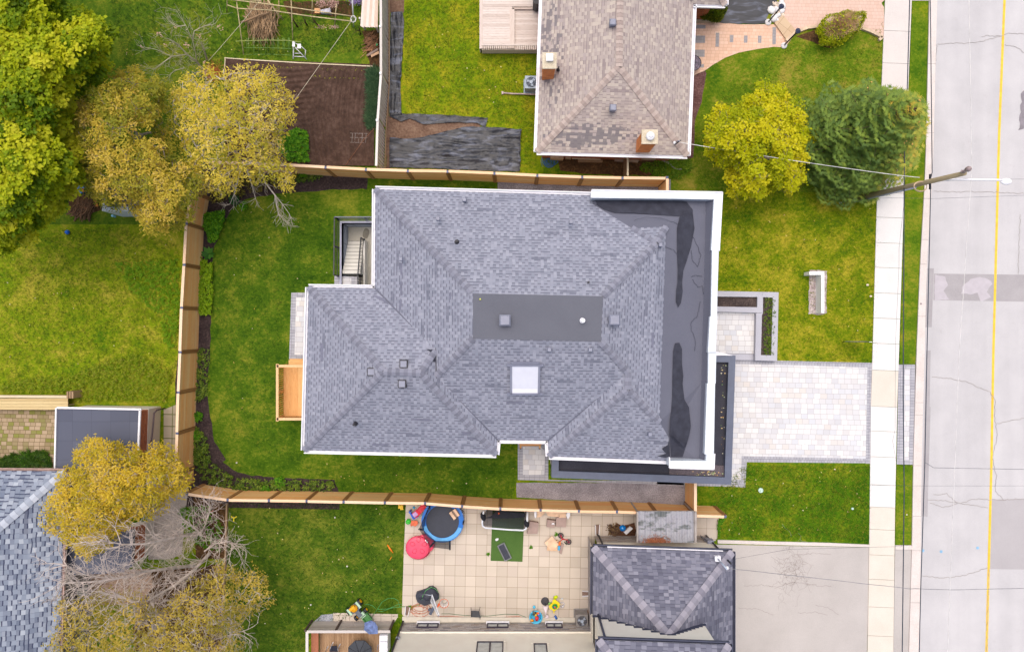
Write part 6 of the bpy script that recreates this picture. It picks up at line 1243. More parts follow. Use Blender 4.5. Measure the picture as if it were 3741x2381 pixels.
# lamps + rocks beside the pink walk
for x0,y0,x1,y1,lb in ((1170,535,1285,440,'short black garden lamp post at the edge of the lawn below the sandstone steps'),(985,262,1075,130,'short black garden lamp post among the white rocks')):
    t=thing('garden_lamp',lb,'lamp',P('u',x0,y0),'garden lamp posts'); b0=P('u',x0,y0); b1=b0+V((.02,.03,1.75)); m=MB(); m.tube([b0,b1],[.045,.035],8); m.build('post',BLK,t); m=MB(); m.cyl(b1-V((0,0,.05)),.09,.22,8,.13); m.cyl(b1+V((0,0,.17)),.16,.1,8,.03); m.build('lantern',plain('dark_lantern',(58,66,90),.4),t); m=MB(); m.ball(b0+V((-.02,-.02,.03)),.2,.35,9); m.build('base_stone',plain('white_rock',(240,238,238),.9),t)
rr=random.Random(61)
for i,(x,y,s) in enumerate(((1020,120,.26),(1078,112,.2),(1055,215,.26),(1140,20,.2),(1145,70,.24),(1105,180,.16),(1150,130,.17),(1090,240,.14),(1120,100,.13))):
    m=MB(); m.ball(P('u',x,y,.06),s,.5,8,rr.uniform(.8,1.2),rr.uniform(.7,1.1),rr.uniform(0,3)); ob=m.build('rock',plain('white_rock',(240,238,238),.9)); tag(ob,['largest angular white rock at the left of the rock group','rounded white rock just behind the lantern head','broad white rock just above the lamp base','topmost white rock at the picture edge','big grey-white rock below the topmost one','small rock touching the sandstone steps','small rock at the right rim by the pink driveway','lowest small rock beside the sandstone steps','tiny rock in the middle of the group'][i],'rock','white rocks beside the black sheet')
m=MB()
for _ in range(260): c=P('u',rr.uniform(1040,1170),rr.uniform(30,260),.03); s=rr.uniform(.03,.07); m.ball(c,s,.6,5)
tag(m.build('pebbles',plain('pale_pebbles',(232,214,196),.9,.2)),'pale pebbles around the white rocks','pebbles',kind='stuff')
# ---------- black sheets ----------
TARP=N('black_ground_sheet',.45,.45); _o=TARP.obj(); _n=TARP.noise(TARP.mapv(_o,(.6,2.0,1)),1.7,4,.5,.9); TARP=TARP.out(TARP.ramp(TARP.rng(_n,.35,.7),[(28,30,37),(48,51,61),(98,104,122)]))  # sheen on the folds painted in as lighter grey streaks
def cloth(name,label,cat,f,poly,mat,z=.03,amp=.05,sx=1,sy=6,grid=.09,seed=1,dirs=None):
    """wrinkled sheet filling an outline"""
    pl=[V((p.x,p.y,0)) for p in rag(PL(f,poly,z if z>.5 else 0),.025,.3)]; xs=[p.x for p in pl]; ys=[p.y for p in pl]; P2=[V((p.x,p.y)) for p in pl]; k=len(pl); rr=random.Random(seed); x=min(xs)
    while x<max(xs):
        y=min(ys)
        while y<max(ys): P2.append(V((x+rr.uniform(-.02,.02),y+rr.uniform(-.02,.02)))); y+=grid
        x+=grid
    vs,_,fs,_,_,_=cdt(P2,[],[list(range(k))],1,1e-5)
    from mathutils import noise
    def h(v):
        a=noise.noise(V((v.x*sx*.5+seed,v.y*sy*.5,seed))); b=noise.noise(V((v.x*sx*1.3,v.y*sy*1.1,seed+7))); return z+amp*(abs(a)*1.2+abs(b)*.6)+amp*.4*noise.noise(V((v.x*2,v.y*2,3)))
    m=MB(); m.raw([V((v.x,v.y,max(.022,h(v)))) for v in vs],[tuple(q) if (vs[q[1]]-vs[q[0]]).cross(vs[q[2]]-vs[q[0]])>0 else tuple(q)[::-1] for q in fs],.5,True); return tag(m.build(name,mat),label,cat)
cloth('ground_sheet','large wrinkled black plastic sheet on the ground above the north cedar fence','ground sheet','s',[(85,525),(200,540),(420,540),(640,490),(880,430),(1070,392),(1330,400),(1735,432),(1725,600),(1720,960),(1400,950),(80,900),(75,700)],TARP,.05,.13,1.3,7.5,seed=3,grid=.07)
cloth('ground_sheet','folded narrow black plastic strip between the green lawn and bare soil','ground sheet','s',[(85,225),(440,235),(900,255),(1320,285),(1285,405),(1180,345),(760,345),(510,365),(330,290),(225,335),(85,260)],TARP,.06,.09,1.6,10,seed=5,grid=.06)
cloth('ground_sheet','tall narrow black plastic strip beside the weathered whitish fence','ground sheet','b',[(1405,90),(1490,88),(1498,150),(1488,420),(1472,640),(1485,812),(1395,810),(1395,500),(1402,250)],TARP,.05,.09,11,1.6,seed=6,grid=.06)
cloth('ground_sheet','smooth black ground sheet in the entry court of the taupe-roofed house','ground sheet','u',[(370,240),(430,200),(470,60),(480,-700),(1100,-700),(1085,30),(1050,90),(990,160),(960,230),(945,285),(640,285),(400,272)],TARP,.03,.02,1.2,3,seed=7,grid=.14)
m=MB(); m.beam(P('G',905,372,.1),P('G',1260,388,.1),.12,.2); tag(m.build('kerb_stone',plain('sandstone_edging',(206,188,160),.9)),'sandstone edging at the lower side of the dark yew bush','garden edging')
# ---------- upper left garden objects ----------
STK=plain('dry_stick',(176,146,112),.95,.25); POLEW=plain('garden_pole',(206,188,146),.8,.2)
rr=random.Random(62)
def pile(name,label,f,cx,cy,n,sx,sy,L,ang,mat,h=.5,r=.014,seed=1):
    rr=random.Random(seed); m=MB()
    for _ in range(n):
        c=P(f,cx+rr.gauss(0,sx),cy+rr.gauss(0,sy),rr.uniform(.03,h)); a=ang+rr.gauss(0,.35); l=L*rr.uniform(.5,1.2); d=V((math.cos(a),math.sin(a),rr.gauss(0,.08))); m.tube(wig(c-d*l/2,c+d*l/2,rr,.06,3),[r*rr.uniform(.8,1.6),r,r*.8,r*.5],4)
    return tag(m.build(name,mat),label,'brush pile')
pile('brush_pile','big heap of cut branches under the pole frame in the upper left garden','r',600,300,300,80,80,1.6,-1.45,STK,.6,.026,3)
pile('brush_pile','heap of sticks beside the shed, partly under the olive-gold tree','A',340,600,120,70,40,1.3,1.1,plain('brown_stick',(140,104,76),.95,.25),.35,.03,4)
pile('brush_pile','pile of kindling and leaves against the lower end of the old fence','r',2130,620,90,40,60,.5,.6,plain('kindling',(190,140,104),.95,.25),.2,.02,5)
m=MB(); m.tube([P('r',305,318,.7),P('r',450,265,.75),P('r',560,215,.8),P('r',700,185,.7)],[.06,.055,.05,.04],8); tag(m.build('branch',plain('thick_branch',(170,140,110),.9)),'thick pale curved branch lying across the big brush heap','branch')
def pole(label,pts,r=.03,mat=POLEW,cat='pole',name='garden_pole'):
    m=MB(); m.tube(pts,r,7); return tag(m.build(name,mat),label,cat)
zf_=1.6
fr_=thing('pole_frame','rustic frame of long thin poles over the brush heap','trellis frame',P('r',330,760))
for pts in ([P('r',345,770,0),P('r',240,-30,zf_)],[P('r',1035,590,0),P('r',1010,-20,zf_)],[P('r',1305,270,.2),P('r',1308,-30,zf_)],[P('r',108,170,0),P('r',118,-30,zf_)],[P('r',1618,400,0),P('r',1645,60,zf_)]): m=MB(); m.tube(pts,.028,7); m.build('upright',POLEW,fr_)
for pts in ([P('r',118,75,zf_),P('r',260,122,zf_),P('r',700,145,zf_),P('r',1300,235,zf_),P('r',1850,300,zf_)],[P('r',100,-10,zf_),P('r',560,45,zf_),P('r',1000,105,zf_),P('r',1860,230,zf_)],[P('r',-100,-60,zf_),P('r',600,20,zf_)]): m=MB(); m.tube(pts,.03,7); m.build('crossbar',POLEW,fr_)
m=MB(); m.tube([P('r',665,-20,1.7),P('r',780,140,1.4),P('r',897,285,.6)],.035,7); m.build('brace',POLEW,fr_)
sp_=thing('clothesline_pole','white metal clothesline post with a coil of rope','clothesline pole',P('r',1887,380)); m=MB(); m.tube([P('r',1887,380,0),P('r',1865,-40,2.3)],.035,8); m.build('post',WHITE,sp_); m=MB(); rr=random.Random(8)
for k in range(6): m.tube([P('r',1882+rr.uniform(-8,8),270+rr.uniform(-10,10),1.7+.02*k)+V((.14*math.cos(q*.5),.17*math.sin(q*.5),0)) for q in range(14)],.011,5)
m.build('rope_coil',WCL,sp_)
ROPE=plain('pale_rope',(226,216,190),.8)
wire('clothesline','long straight white line stretched from the post coil down over the tilled bed',[P('r',1860,285,1.8),P('b',700,745,2.2),P('b',580,890,2.6)],.013,ROPE,6)
wire('clothesline','line running from the brush heap down to the blossom tree',[P('r',580,0,1.6),P('r',300,345,1.4),P('r',0,690,1.3),P('a',1470,430,1.2)],.012,ROPE,6)
# pale green wire trellis panels
tl=thing('plant_supports','row of pale green wire plant supports on the grass above the tilled bed','plant supports',P('r',650,760)); GW=plain('pale_green_wire',(158,200,120),.5); m=MB(); hz=.75
for x in (390,415,480,490,548,585,648,682,742,765,820,835,895,912,968,982): m.tube([P('r',x+4,760,0),P('r',x,535,hz)],.009,4)
m.tube([P('r',355,672,.35),P('r',700,672,.35),P('r',1010,684,.35)],.009,4); m.tube([P('r',330,765,.02),P('r',700,762,.02),P('r',1010,775,.02)],.009,4); m.build('wire_grid',GW,tl)
m=MB(); m.tube([P('r',235,580,hz),P('r',700,566,hz),P('r',950,570,hz),P('r',1150,592,hz)],.02,6); m.build('top_bar',plain('green_tinted_pole',(176,190,110),.7),tl)
lc=thing('lawn_chair','white metal folding chair frame lying on the grass above the tilled bed','chair',P('r',1120,750))
m=MB(); 
for pts in ([(1035,830,0),(1045,590,.55)],[(1230,835,0),(1060,660,.5)],[(1045,600,.55),(1140,640,.5)],[(1140,640,.5),(1210,705,.35)],[(1045,750,.1),(1150,750,.15)],[(1050,792,.05),(1210,800,.05)],[(1060,690,.35),(1140,640,.5)],[(1215,705,.35),(1205,800,.05)],[(1045,690,.3),(1045,830,0)]): m.tube([P('r',x,y,z) for x,y,z in pts],.022,6)
m.build('frame',WHITE,lc); m=MB(); m.box(P('r',1046,618,.58),.14,.33,.04); m.build('armrest',WHITE,lc); m=MB(); m.box(P('r',1124,650,.52),.2,.26,.04); m.build('armrest',WHITE,lc)
tc=thing('tomato_cage','grey wire tomato cage lying on the tilled soil near the old fence','plant cage',P('b',1190,970)); m=MB()
for y in (940,970,1005): m.tube([P('b',1118+(y-940)*.0,y,.12),P('b',1250-(y-940)*.35,y+3,.12)],.012,5)
for x in (1135,1155,1180,1205,1232): m.tube([P('b',x,940,.12),P('b',x-5,1005,.12)],.012,5)
m.build('wire_frame',plain('grey_wire',(170,160,156),.5),tc)
m=MB(); m.tube([P('b',1085,1168,.12),P('b',1215,985,.3),P('b',1290,905,.5)],.014,6); tag(m.build('stake',plain('red_brown_stake',(150,104,80),.8)),'thin red-brown stake lying diagonally in the lower right of the tilled bed','stake')
slab('r',[(1335,120),(1415,115),(1410,185),(1340,185)],.25,.2,'crate',plain('orange_slats',(230,176,124),.8),'small orange slatted crate under the pole frame','crate')
slab('r',[(1420,140),(1555,112),(1565,185),(1425,180)],.25,.2,'crate',plain('white_slats',(226,226,236),.8),'white slatted crate beside the small orange crate','crate')
m=MB(); m.cyl(P('r',2205,628,.12),.075,.05,16); m.cyl(P('r',2205,628,0),.05,.12,12); tag(m.build('bucket',plain('green_lid',(60,190,120),.5)),'small round green-lidded pot against the old fence','pot')
m=MB(); m.beam(P('r',2130,790,.15),P('r',2240,735,.3),.14,.03); tag(m.build('plank',plain('tan_plank',(216,176,140),.8)),'short tan plank leaning on the old fence below the green-lidded pot','plank')
m=MB(); m.beam(P('r',2070,785,.12),P('r',2225,690,.3),.12,.03); tag(m.build('plank',plain('grey_plank',(150,130,120),.8)),'grey plank leaning on the old fence just above the tan plank','plank')
for x0,y0,x1,y1,lb in ((980,190,1100,380,'leafless dark sapling right of the brush heap, leftmost of four'),(1190,280,1230,350,'smallest leafless sapling between two taller ones'),(1300,260,1410,385,'tallest leaning leafless sapling below the orange crate'),(1960,380,1980,480,'thin leafless sapling beside the shelter leg')):
    m=MB(); rr=random.Random(x0); m.tube([P('r',x1,y1,0),P('r',(x0+x1)/2,(y0+y1)/2,.5),P('r',x0,y0,1)],[.05,.035,.02],6)
    for _ in range(5): twigs(m,P('r',(x0+x1)/2,(y0+y1)/2,.5),V((rr.uniform(-1,1),rr.uniform(-1,1),.8)),.5,.012,1,rr)
    tag(m.build('sapling',plain('dark_bark',(92,66,56),.9)),lb,'sapling','leafless saplings by the pole frame')
m=MB(); rr=random.Random(64)
for _ in range(500): c=P('r',1930+rr.gauss(0,45),10+rr.gauss(0,22),rr.uniform(.3,.8)); m.leaf(c,V((rr.uniform(-1,1),rr.uniform(-1,1),.3)).normalized(),V((0,0,1)),.07,.05,rr.random())
m.tube([P('r',1930,20,0),P('r',1930,10,.6)],.03,5); tag(m.build('flowering_bush',leafm('violet_petal',[(120,84,170),(160,130,210),(200,180,230),(90,110,50)])),'violet flowering bush at the top edge beside the shelter','bush')
m=MB()
for _ in range(420): c=P('r',rr.choice([1550,1580,1620,1460,1400,1620])+rr.gauss(0,25),rr.choice([20,60,40,90,380])+rr.gauss(0,14),rr.uniform(.4,1)); m.leaf(c,V((rr.uniform(-1,1),rr.uniform(-1,1),.3)).normalized(),V((0,0,1)),.06,.05,rr.random())
for k in range(12): twigs(m,P('r',1560+rr.gauss(0,60),60,.2),V((rr.uniform(-1,1),rr.uniform(-1,1),1)),.8,.014,1,rr)
tag(m.build('blossom_shrub',leafm('pink_petal',[(200,150,140),(240,200,196),(190,150,120)])),'straggly pink-blossomed shrub at the top, right of the crates','bush')
# left yard bits
m=MB(); m.ball(P('A',30,1090,.12),.13,1,18); tag(m.build('ball',plain('blue_ball',(30,110,220),.3,.05)),'small bright blue ball on the west lawn below the huge maple','ball')
bk=thing('toy_bucket','bright blue plastic tub with orange toy beside the brush pile at the shed','tub',P('A',340,260)); m=MB(); m.cyl(P('A',335,270,0),.26,.4,20,.32); m.build('tub',plain('bright_blue_plastic',(50,140,214),.4),bk); m=MB(); m.box(P('A',335,290,.45),.12,.2,.1,.3); m.build('toy',plain('orange_plastic',(240,120,60),.4),bk)
m=MB(); m.beam(P('A',575,470,.25),P('A',600,600,.2),.14,.06); m.beam(P('A',545,330,.3),P('A',620,440,.25),.12,.06); tag(m.build('timber_offcut',plain('orange_timber',(206,134,60),.8)),'orange timber offcuts leaning in the brush pile left of the shed','timber')
m=MB(); m.ball(P('A',522,408,.2),.15,.8,10); tag(m.build('white_pot',plain('white_pot',(226,224,226),.6)),'white pot in the brush pile left of the shed','pot')
m=MB(); m.cyl(P('A',945,790,0),.07,.3,12); tag(m.build('bottle',plain('pale_blue_plastic',(140,200,226),.4)),'pale blue bottle standing at the shed wall','bottle')
# dragonfly + yellow toys by play yard
m=MB(); c=P('e',1335,768,.06)
for k in range(3): a=k*2.094+.5; m.beam(c,c+V((.2*math.cos(a),.2*math.sin(a),0)),.06,.03)
tag(m.build('toy_propeller',plain('yellow_plastic',(244,224,20),.4)),'yellow three-armed toy propeller on the left edge of the play yard','toy')
m=MB(); m.tube([P('f',292,615,.1),P('f',287,630,.12),P('f',300,637,.1),P('f',312,634,.1)],.03,6); tag(m.build('toy_ring',plain('red_plastic',(226,70,70),.4)),'small red curved toy under the bare twigs at the bottom fence','toy')
# ================= PLAY YARD & PATIO =================
BLU=plain('trampoline_blue',(36,120,214),.45,.08); LBLU=plain('faded_blue',(110,184,244),.5,.1); MATB=plain('trampoline_mat',(62,66,78),.6,.06)
tp=thing('trampoline','round blue trampoline with dark mat and drooping net enclosure by the long fence','trampoline',P('v',890,450)); c=P('v',893,442,.62)
def ringmesh(m,c,r0,r1,z,n=44,a0=0,a1=6.2832):
    for k in range(n):
        a=a0+(a1-a0)*k/n; b=a0+(a1-a0)*(k+1)/n; m.face([c+V((r0*math.cos(a),r0*math.sin(a),z)),c+V((r1*math.cos(a),r1*math.sin(a),z-.03)),c+V((r1*math.cos(b),r1*math.sin(b),z-.03)),c+V((r0*math.cos(b),r0*math.sin(b),z))],rv=.5)
m=MB(); m.cyl(c-V((0,0,.02)),.98,.02,44); m.build('jumping_mat',MATB,tp)
m=MB(); ringmesh(m,c,.95,1.22,.05); 
for k in range(44):
    a=k*.1428; b=(k+1)*.1428; m.face([c+V((1.22*math.cos(a),1.22*math.sin(a),.02)),c+V((1.24*math.cos(a),1.24*math.sin(a),-.2)),c+V((1.24*math.cos(b),1.24*math.sin(b),-.2)),c+V((1.22*math.cos(b),1.22*math.sin(b),.02))])
m.build('edge_pad',BLU,tp); m=MB(); ringmesh(m,c,.96,1.18,.058,26,math.radians(195),math.radians(340)); m.build('faded_pad',LBLU,tp)
m=MB()
for k in range(6):
    a=math.radians(20+60*k); p=c+V((1.24*math.cos(a),1.24*math.sin(a),0)); m.tube([V((p.x,p.y,0)),V((p.x,p.y,.6))],.022,7)
m.tube([c+V((1.22*math.cos(q*.2618),1.22*math.sin(q*.2618),-.03)) for q in range(25)],.022,6); m.build('frame',plain('galvanised',(170,174,184),.4,metal=.6),tp)
NET=N('dark_net',.8,.2); NET.out((56,56,66)); _t=NET.n('ShaderNodeBsdfTransparent'); _x=NET.n('ShaderNodeMixShader'); _x.inputs[0].default_value=.68; NET.l(_t.outputs[0],_x.inputs[1]); NET.l(NET.b.outputs[0],_x.inputs[2]); NET.l(_x.outputs[0],NET.t.nodes['Material Output'].inputs[0]); NET=NET.m
tops=[P('v',430,600,1.55),P('v',650,945,1.45),P('v',1035,995,1.5),P('v',1295,500,1.5),P('v',640,215,1.6)]; base_a=[205,250,290,0,130]
for tpp,a in zip(tops,base_a): b0=c+V((1.22*math.cos(math.radians(a)),1.22*math.sin(math.radians(a)),-.1)); m=MB(); m.tube([b0,tpp],.05,8); m.build('net_pole',BLK,tp)
m=MB()
for i,j in ((0,1),(1,2),(4,0)):
    a,b=base_a[i],base_a[j]; p0=c+V((1.2*math.cos(math.radians(a)),1.2*math.sin(math.radians(a)),.04)); p1=c+V((1.2*math.cos(math.radians(b)),1.2*math.sin(math.radians(b)),.04)); m.face([p0,p1,tops[j],tops[i]])
m.build('net',NET,tp)
bx=thing('folded_cushions','stack of tan folded cardboard and cushions lying on the trampoline','box',P('v',1130,300,.7)); m=MB(); M0=Matrix.Translation(P('v',1090,330,.72))@Matrix.Rotation(-.95,4,'Z'); m.mat_box(M0,.48,.16,.12); m.mat_box(Matrix.Translation(P('v',1165,270,.8))@Matrix.Rotation(-.95,4,'Z'),.46,.14,.2); m.build('cushion',plain('peach_card',(236,200,170),.9),bx); m=MB(); m.mat_box(Matrix.Translation(P('v',1130,290,.76))@Matrix.Rotation(-.95,4,'Z'),.44,.1,.16); m.build('cover',plain('taupe_card',(150,130,116),.9),bx)
sl_=thing('toddler_slide','red and blue plastic toddler slide beside the trampoline','slide',P('v',400,260))
m=MB(); pts=[P('v',335,330,.35),P('v',430,250,.42),P('v',540,130,.25)]
for a,b in zip(pts,pts[1:]): m.beam(a,b,.3,.04); d=(b-a).normalized(); s_=V((-d.y,d.x,0)); m.beam(a+s_*.16+V((0,0,.06)),b+s_*.16+V((0,0,.06)),.03,.1); m.beam(a-s_*.16+V((0,0,.06)),b-s_*.16+V((0,0,.06)),.03,.1)
m.build('chute',plain('red_plastic_bright',(236,50,70),.35,.06),sl_)
m=MB(); m.beam(P('v',250,240,.4),P('v',330,385,.35),.08,.3); m.beam(P('v',330,385,.3),P('v',420,340,.3),.06,.3); m.beam(P('v',270,235,.3),P('v',250,260,.3),.1,.5); m.build('ladder',plain('royal_blue_plastic',(50,100,210),.35,.06),sl_); m=MB(); m.box(P('v',350,310,.42),.28,.26,.03,.7); m.build('platform',plain('lilac_plastic',(216,176,230),.4),sl_)
m=MB(); c1=P('v',235,430,0); m.cyl(c1,.13,.3,14,.15); m.cyl(c1+V((0,0,.3)),.15,.06,8,.1); m.box(c1+V((.03,-.02,.38)),.08,.06,.05); tag(m.build('toy_tower',plain('bright_green_plastic',(60,200,60),.4)),'small bright green toy tower below the red slide','toy')
m=MB(); m.prism([p for p in PL('v',[(285,435),(400,435),(412,500),(370,540),(262,530)],.3)],.24,.3); 
for x,y in ((300,450),(390,450),(290,520),(370,520)): m.cyl(P('v',x,y,0),.02,.26,8)
tag(m.build('child_stool',plain('coral_plastic',(232,112,70),.45)),'coral orange plastic child seat between the slide and the trampoline','stool')
m=MB(); m.ball(P('v',333,178,.06),.075,.8,12); tag(m.build('ball',plain('cyan_plastic',(40,160,220),.4)),'little cyan ball on the slab left of the red slide','ball')
m=MB(); m.box(P('v',80,150,.15),.28,.2,.3); m.box(P('v',98,190,.1),.18,.14,.2,.1); tag(m.build('toy_block',plain('golden_plastic',(250,196,30),.4)),'golden yellow toy blocks on the grass under the long fence','toy')
sb=thing('sandbox','round pink plastic sandbox with a moulded lid beside the trampoline','sandbox',P('v',430,930)); PK=plain('pink_plastic',(250,84,116),.35,.06); PK2=plain('pale_pink_plastic',(255,130,160),.35,.05)
c2=P('v',430,935,0); m=MB(); m.lathe(c2,[(.62,0),(.70,.12),(.72,.26),(.68,.30)],28,1.02,.96); m.lathe(P('v',560,860,0),[(.5,0),(.56,.2),(.52,.26),(.01,.27)],24); m.build('base',PK,sb)
m=MB(); m.lathe(P('v',420,925,0),[(.70,.29),(.71,.33),(.64,.38),(.5,.41),(.25,.42),(.01,.42)],30,.98,.95); 
ld=m.build('lid',PK,sb); m=MB()
for k in range(5):
    a=k*1.2566+.3; c3=P('v',420,930,.43)+V((.36*math.cos(a),.36*math.sin(a),0)); pts=[]
    for q in range(13): t=q*.5236; u_=.15*math.cos(t); w_=(.11+.03*math.cos(t))*math.sin(t); pts.append(c3+V((u_*math.cos(a)-w_*math.sin(a),u_*math.sin(a)+w_*math.cos(a),0)))
    m.tube(pts,.009,4)
m.build('lid_groove',plain('dark_pink',(206,50,90),.4),ld); m=MB(); m.ball(P('v',565,820,.36),.06,.6,10); m.ball(P('v',592,850,.36),.06,.6,10); m.build('eye',WHITE,sb)
# turf mat, goal, tray
m=MB(); TQ=PL('g',[(850,245),(1132,262),(1115,731),(832,722)],.035); m.prism(TQ,.013,.035); TURF=speck('green_turf_mat',[(66,96,44),(80,112,54),(92,124,62)],40,1,.95,.3); tag(m.build('turf_mat',TURF),'dark green artificial turf mat on the beige patio slabs','mat')
gl=thing('soccer_goal','white framed goal with black net standing at the top of the turf mat','goal',P('g',950,420)); GWm=plain('white_tube',(232,238,248),.35,.04); m=MB()
m.tube([P('g',768,280,1.05),P('g',762,350,1.0),P('g',757,385,.95),P('g',762,415,.9),P('g',785,430,.88),P('g',1000,447,.88),P('g',1120,452,.9),P('g',1145,440,.92),P('g',1155,400,1.0),P('g',1160,290,1.05)],.05,8)
m.tube([P('g',792,240,.03),P('g',793,300,.03),P('g',768,350,1.0)],.03,7); m.tube([P('g',1155,240,.03),P('g',1150,380,1.0)],.03,7); m.tube([P('g',792,232,.03),P('g',1155,250,.03)],.03,7); m.build('frame',GWm,gl)
m=MB(); m.face([P('g',765,415,.88),P('g',1145,445,.9),P('g',1155,300,.75),P('g',1150,262,.1),P('g',800,262,.1),P('g',762,330,.75)]); m.build('net',NET,gl)
m=MB(); rr=random.Random(66); A=[P('g',760,345,.9),P('g',830,330,.8),P('g',900,270,.6),P('g',1010,290,.55),P('g',1140,300,.75),P('g',1140,335,.7),P('g',1000,345,.6),P('g',850,340,.65)]
m.face(A[::-1]); m.ball(P('g',765,330,.95),.22,.9,8,.7,1.3,.3); m.ball(P('g',1152,392,.95),.2,.9,8,.8,1.2,.3); m.build('bunched_net',plain('black_netting',(30,32,42),.8),gl)
m=MB(); m.ball(P('g',905,302,.75),.05,1,10); tag(m.build('ball',plain('orange_ball',(240,100,50),.4)),'tiny orange ball caught in the black goal net','ball')
tr_=thing('tray','grey slatted plastic tray lying tilted on the turf mat','tray',P('g',955,643)); m=MB(); Mx=Matrix.Translation(P('g',955,643,.09))@Matrix.Rotation(math.radians(-64),4,'Z'); 
for x,y,sx_,sy_ in ((0,.2,1.0,.06),(0,-.2,1.0,.06),(.48,0,.06,.36),(-.48,0,.06,.36)): m.mat_box(Mx@Matrix.Translation((x,y,0)),sx_,sy_,.1)
m.build('rim',plain('mid_grey_plastic',(124,128,132),.5),tr_); m=MB(); m.mat_box(Mx@Matrix.Translation((0,0,-.03)),.9,.34,.03)
for y in (-.12,-.05,.05,.12): m.mat_box(Mx@Matrix.Translation((0,y,.0)),.88,.03,.04)
m.build('slats',plain('dark_slate_plastic',(62,66,82),.5),tr_)
m=MB(); m.ball(P('v',1955,800,.07),.09,.5,10,1.3,.9,.5); tag(m.build('shoe',WHITE),'single small white shoe on the turf mat','shoe')
CARD=plain('cardboard',(226,190,156),.9,.06); CARDT=plain('taupe_cardboard',(176,154,146),.9,.06)
def carton(f,pts,z0,z1,label,mat=CARD,cat='box',name='cardboard_box'): m=MB(); m.prism(PL(f,pts,z1),z0,z1); return tag(m.build(name,mat),label,cat)
carton('w',[(320,420),(503,455),(480,680),(262,685)],.014,.3,'flat taupe box right of the goal',CARDT)
carton('w',[(685,385),(858,410),(835,562),(672,540)],.014,.34,'small taupe box with a white bottle on it, middle of the row by the fence',CARDT)
carton('w',[(868,335),(1090,340),(1078,545),(868,535)],.014,.38,'largest taupe box in the row by the fence',CARDT)
m=MB(); m.tube([P('w',775,465,.38),P('w',835,468,.38)],.055,10); tag(m.build('bottle',WHITE),'white bottle lying on the small taupe box','bottle')
for i,(q,lb) in enumerate((([(470,205),(640,235),(560,320),(475,345)],'torn cardboard flap leaning at the fence, leftmost of four'),([(650,215),(865,220),(870,325),(700,312)],'long cardboard sheet against the fence, second of four'),([(870,225),(935,230),(925,325),(868,325)],'narrow orange cardboard sheet against the fence, third of four'),([(935,230),(1080,235),(1080,340),(935,345)],'square cardboard sheet against the fence, rightmost of four'))): carton('w',q,.3+.02*i,.34+.02*i,lb,plain('peach_cardboard',(240,204,172),.9),'cardboard','cardboard_sheet')
for q,lb in (([(410,215),(462,220),(455,330),(430,355),(410,300)],'white paper scrap hanging at the left of the cardboard sheets'),([(1105,235),(1168,245),(1160,310),(1118,382),(1078,290)],'white paper scrap hanging at the right of the cardboard sheets')): carton('w',q,.45,.46,lb,WHITE,'paper','paper_sheet')
carton('w',[(690,895),(905,815),(895,1045),(680,1030)],.014,.2,'lower carton of the two stacked near the tricycle',CARD)
carton('w',[(785,728),(930,905),(775,1050),(628,872)],.202,.25,'flat peach carton lying turned on top of the lower carton by the tricycle',plain('peach_cardboard',(240,204,172),.9))
carton('w',[(985,875),(1035,905),(985,1110),(932,1085)],.014,.1,'long narrow taupe board beside the stacked cartons',CARDT,'board','board')
m=MB(); m.beam(P('w',925,1020,.22),P('w',935,930,.22),.11,.08); tag(m.build('toy_cylinder',plain('azure_plastic',(60,170,226),.4)),'azure toy cylinder between carton and taupe board','toy'); m=MB(); m.beam(P('w',935,925,.22),P('w',948,840,.22),.12,.08); tag(m.build('toy_blaster',plain('orange_toy',(236,120,40),.4)),'orange toy block just above the azure cylinder','toy')
tc_=thing('tricycle','overturned small red tricycle with dark wheels beside the stacked cartons','tricycle',P('w',1040,800)); m=MB()
for a,b in (((968,720),(1000,800)),((1000,800),(1120,805)),((1000,800),(960,830)),((985,770),(1050,800))): m.tube([P('w',*a,.2),P('w',*b,.25)],.025,7)
m.build('frame',plain('red_tube',(214,50,60),.4),tc_)
def wheel(par,c,r,ax,w=.05): 
    m=MB(); m.tube([c+ax[0]*r*math.cos(q*.3307)+ax[1]*r*math.sin(q*.3307) for q in range(20)],w,6); wl_=m.build('wheel',BLK,par); m=MB(); n_=ax[0].cross(ax[1]); m.tube([c-n_*.03,c+n_*.03],r*.55,12); m.build('hub',plain('maroon_hub',(120,50,70),.5),wl_)
wheel(tc_,P('w',968,718,.17),.14,(V((1,0,.15)).normalized(),V((0,1,.1)).normalized()),.03); wheel(tc_,P('w',1132,852,.17),.14,(V((.8,.4,.2)).normalized(),V((-.4,.9,.1)).normalized()),.03)
m=MB(); m.tube([P('w',1040,850,.1),P('w',1090,910,.1),P('w',1100,870,.15)],.03,6); m.build('pedal',plain('dark_green_plastic',(50,70,50),.5),tc_)
# downspout ends
for f,pts,lb in (('w',[(1690,500),(1780,490),(1765,715),(1700,700)],'open white downspout trough on the slab left of the soil heap'),('y',[(1335,220),(1510,230),(1505,320),(1335,335)],'open white downspout trough under the west eave of the dark garage roof'),('x',[(1240,450),(1325,470),(1285,635),(1228,625)],'open white downspout trough by the coral garden hose')):
    t=thing('splash_trough',lb,'drain trough',P(f,*pts[0])); m=MB(); q=PL(f,pts,.12)
    L=[(0,3),(1,2)] if f!='y' else [(0,1),(3,2)]
    for a,b in L: m.beam(q[a],q[b],.035,.12)
    m.build('rim',WHITE,t); m=MB(); m.face([p-V((0,0,.07)) for p in q] if True else q); m.build('channel',plain('brown_channel',(140,116,104),.8),t)
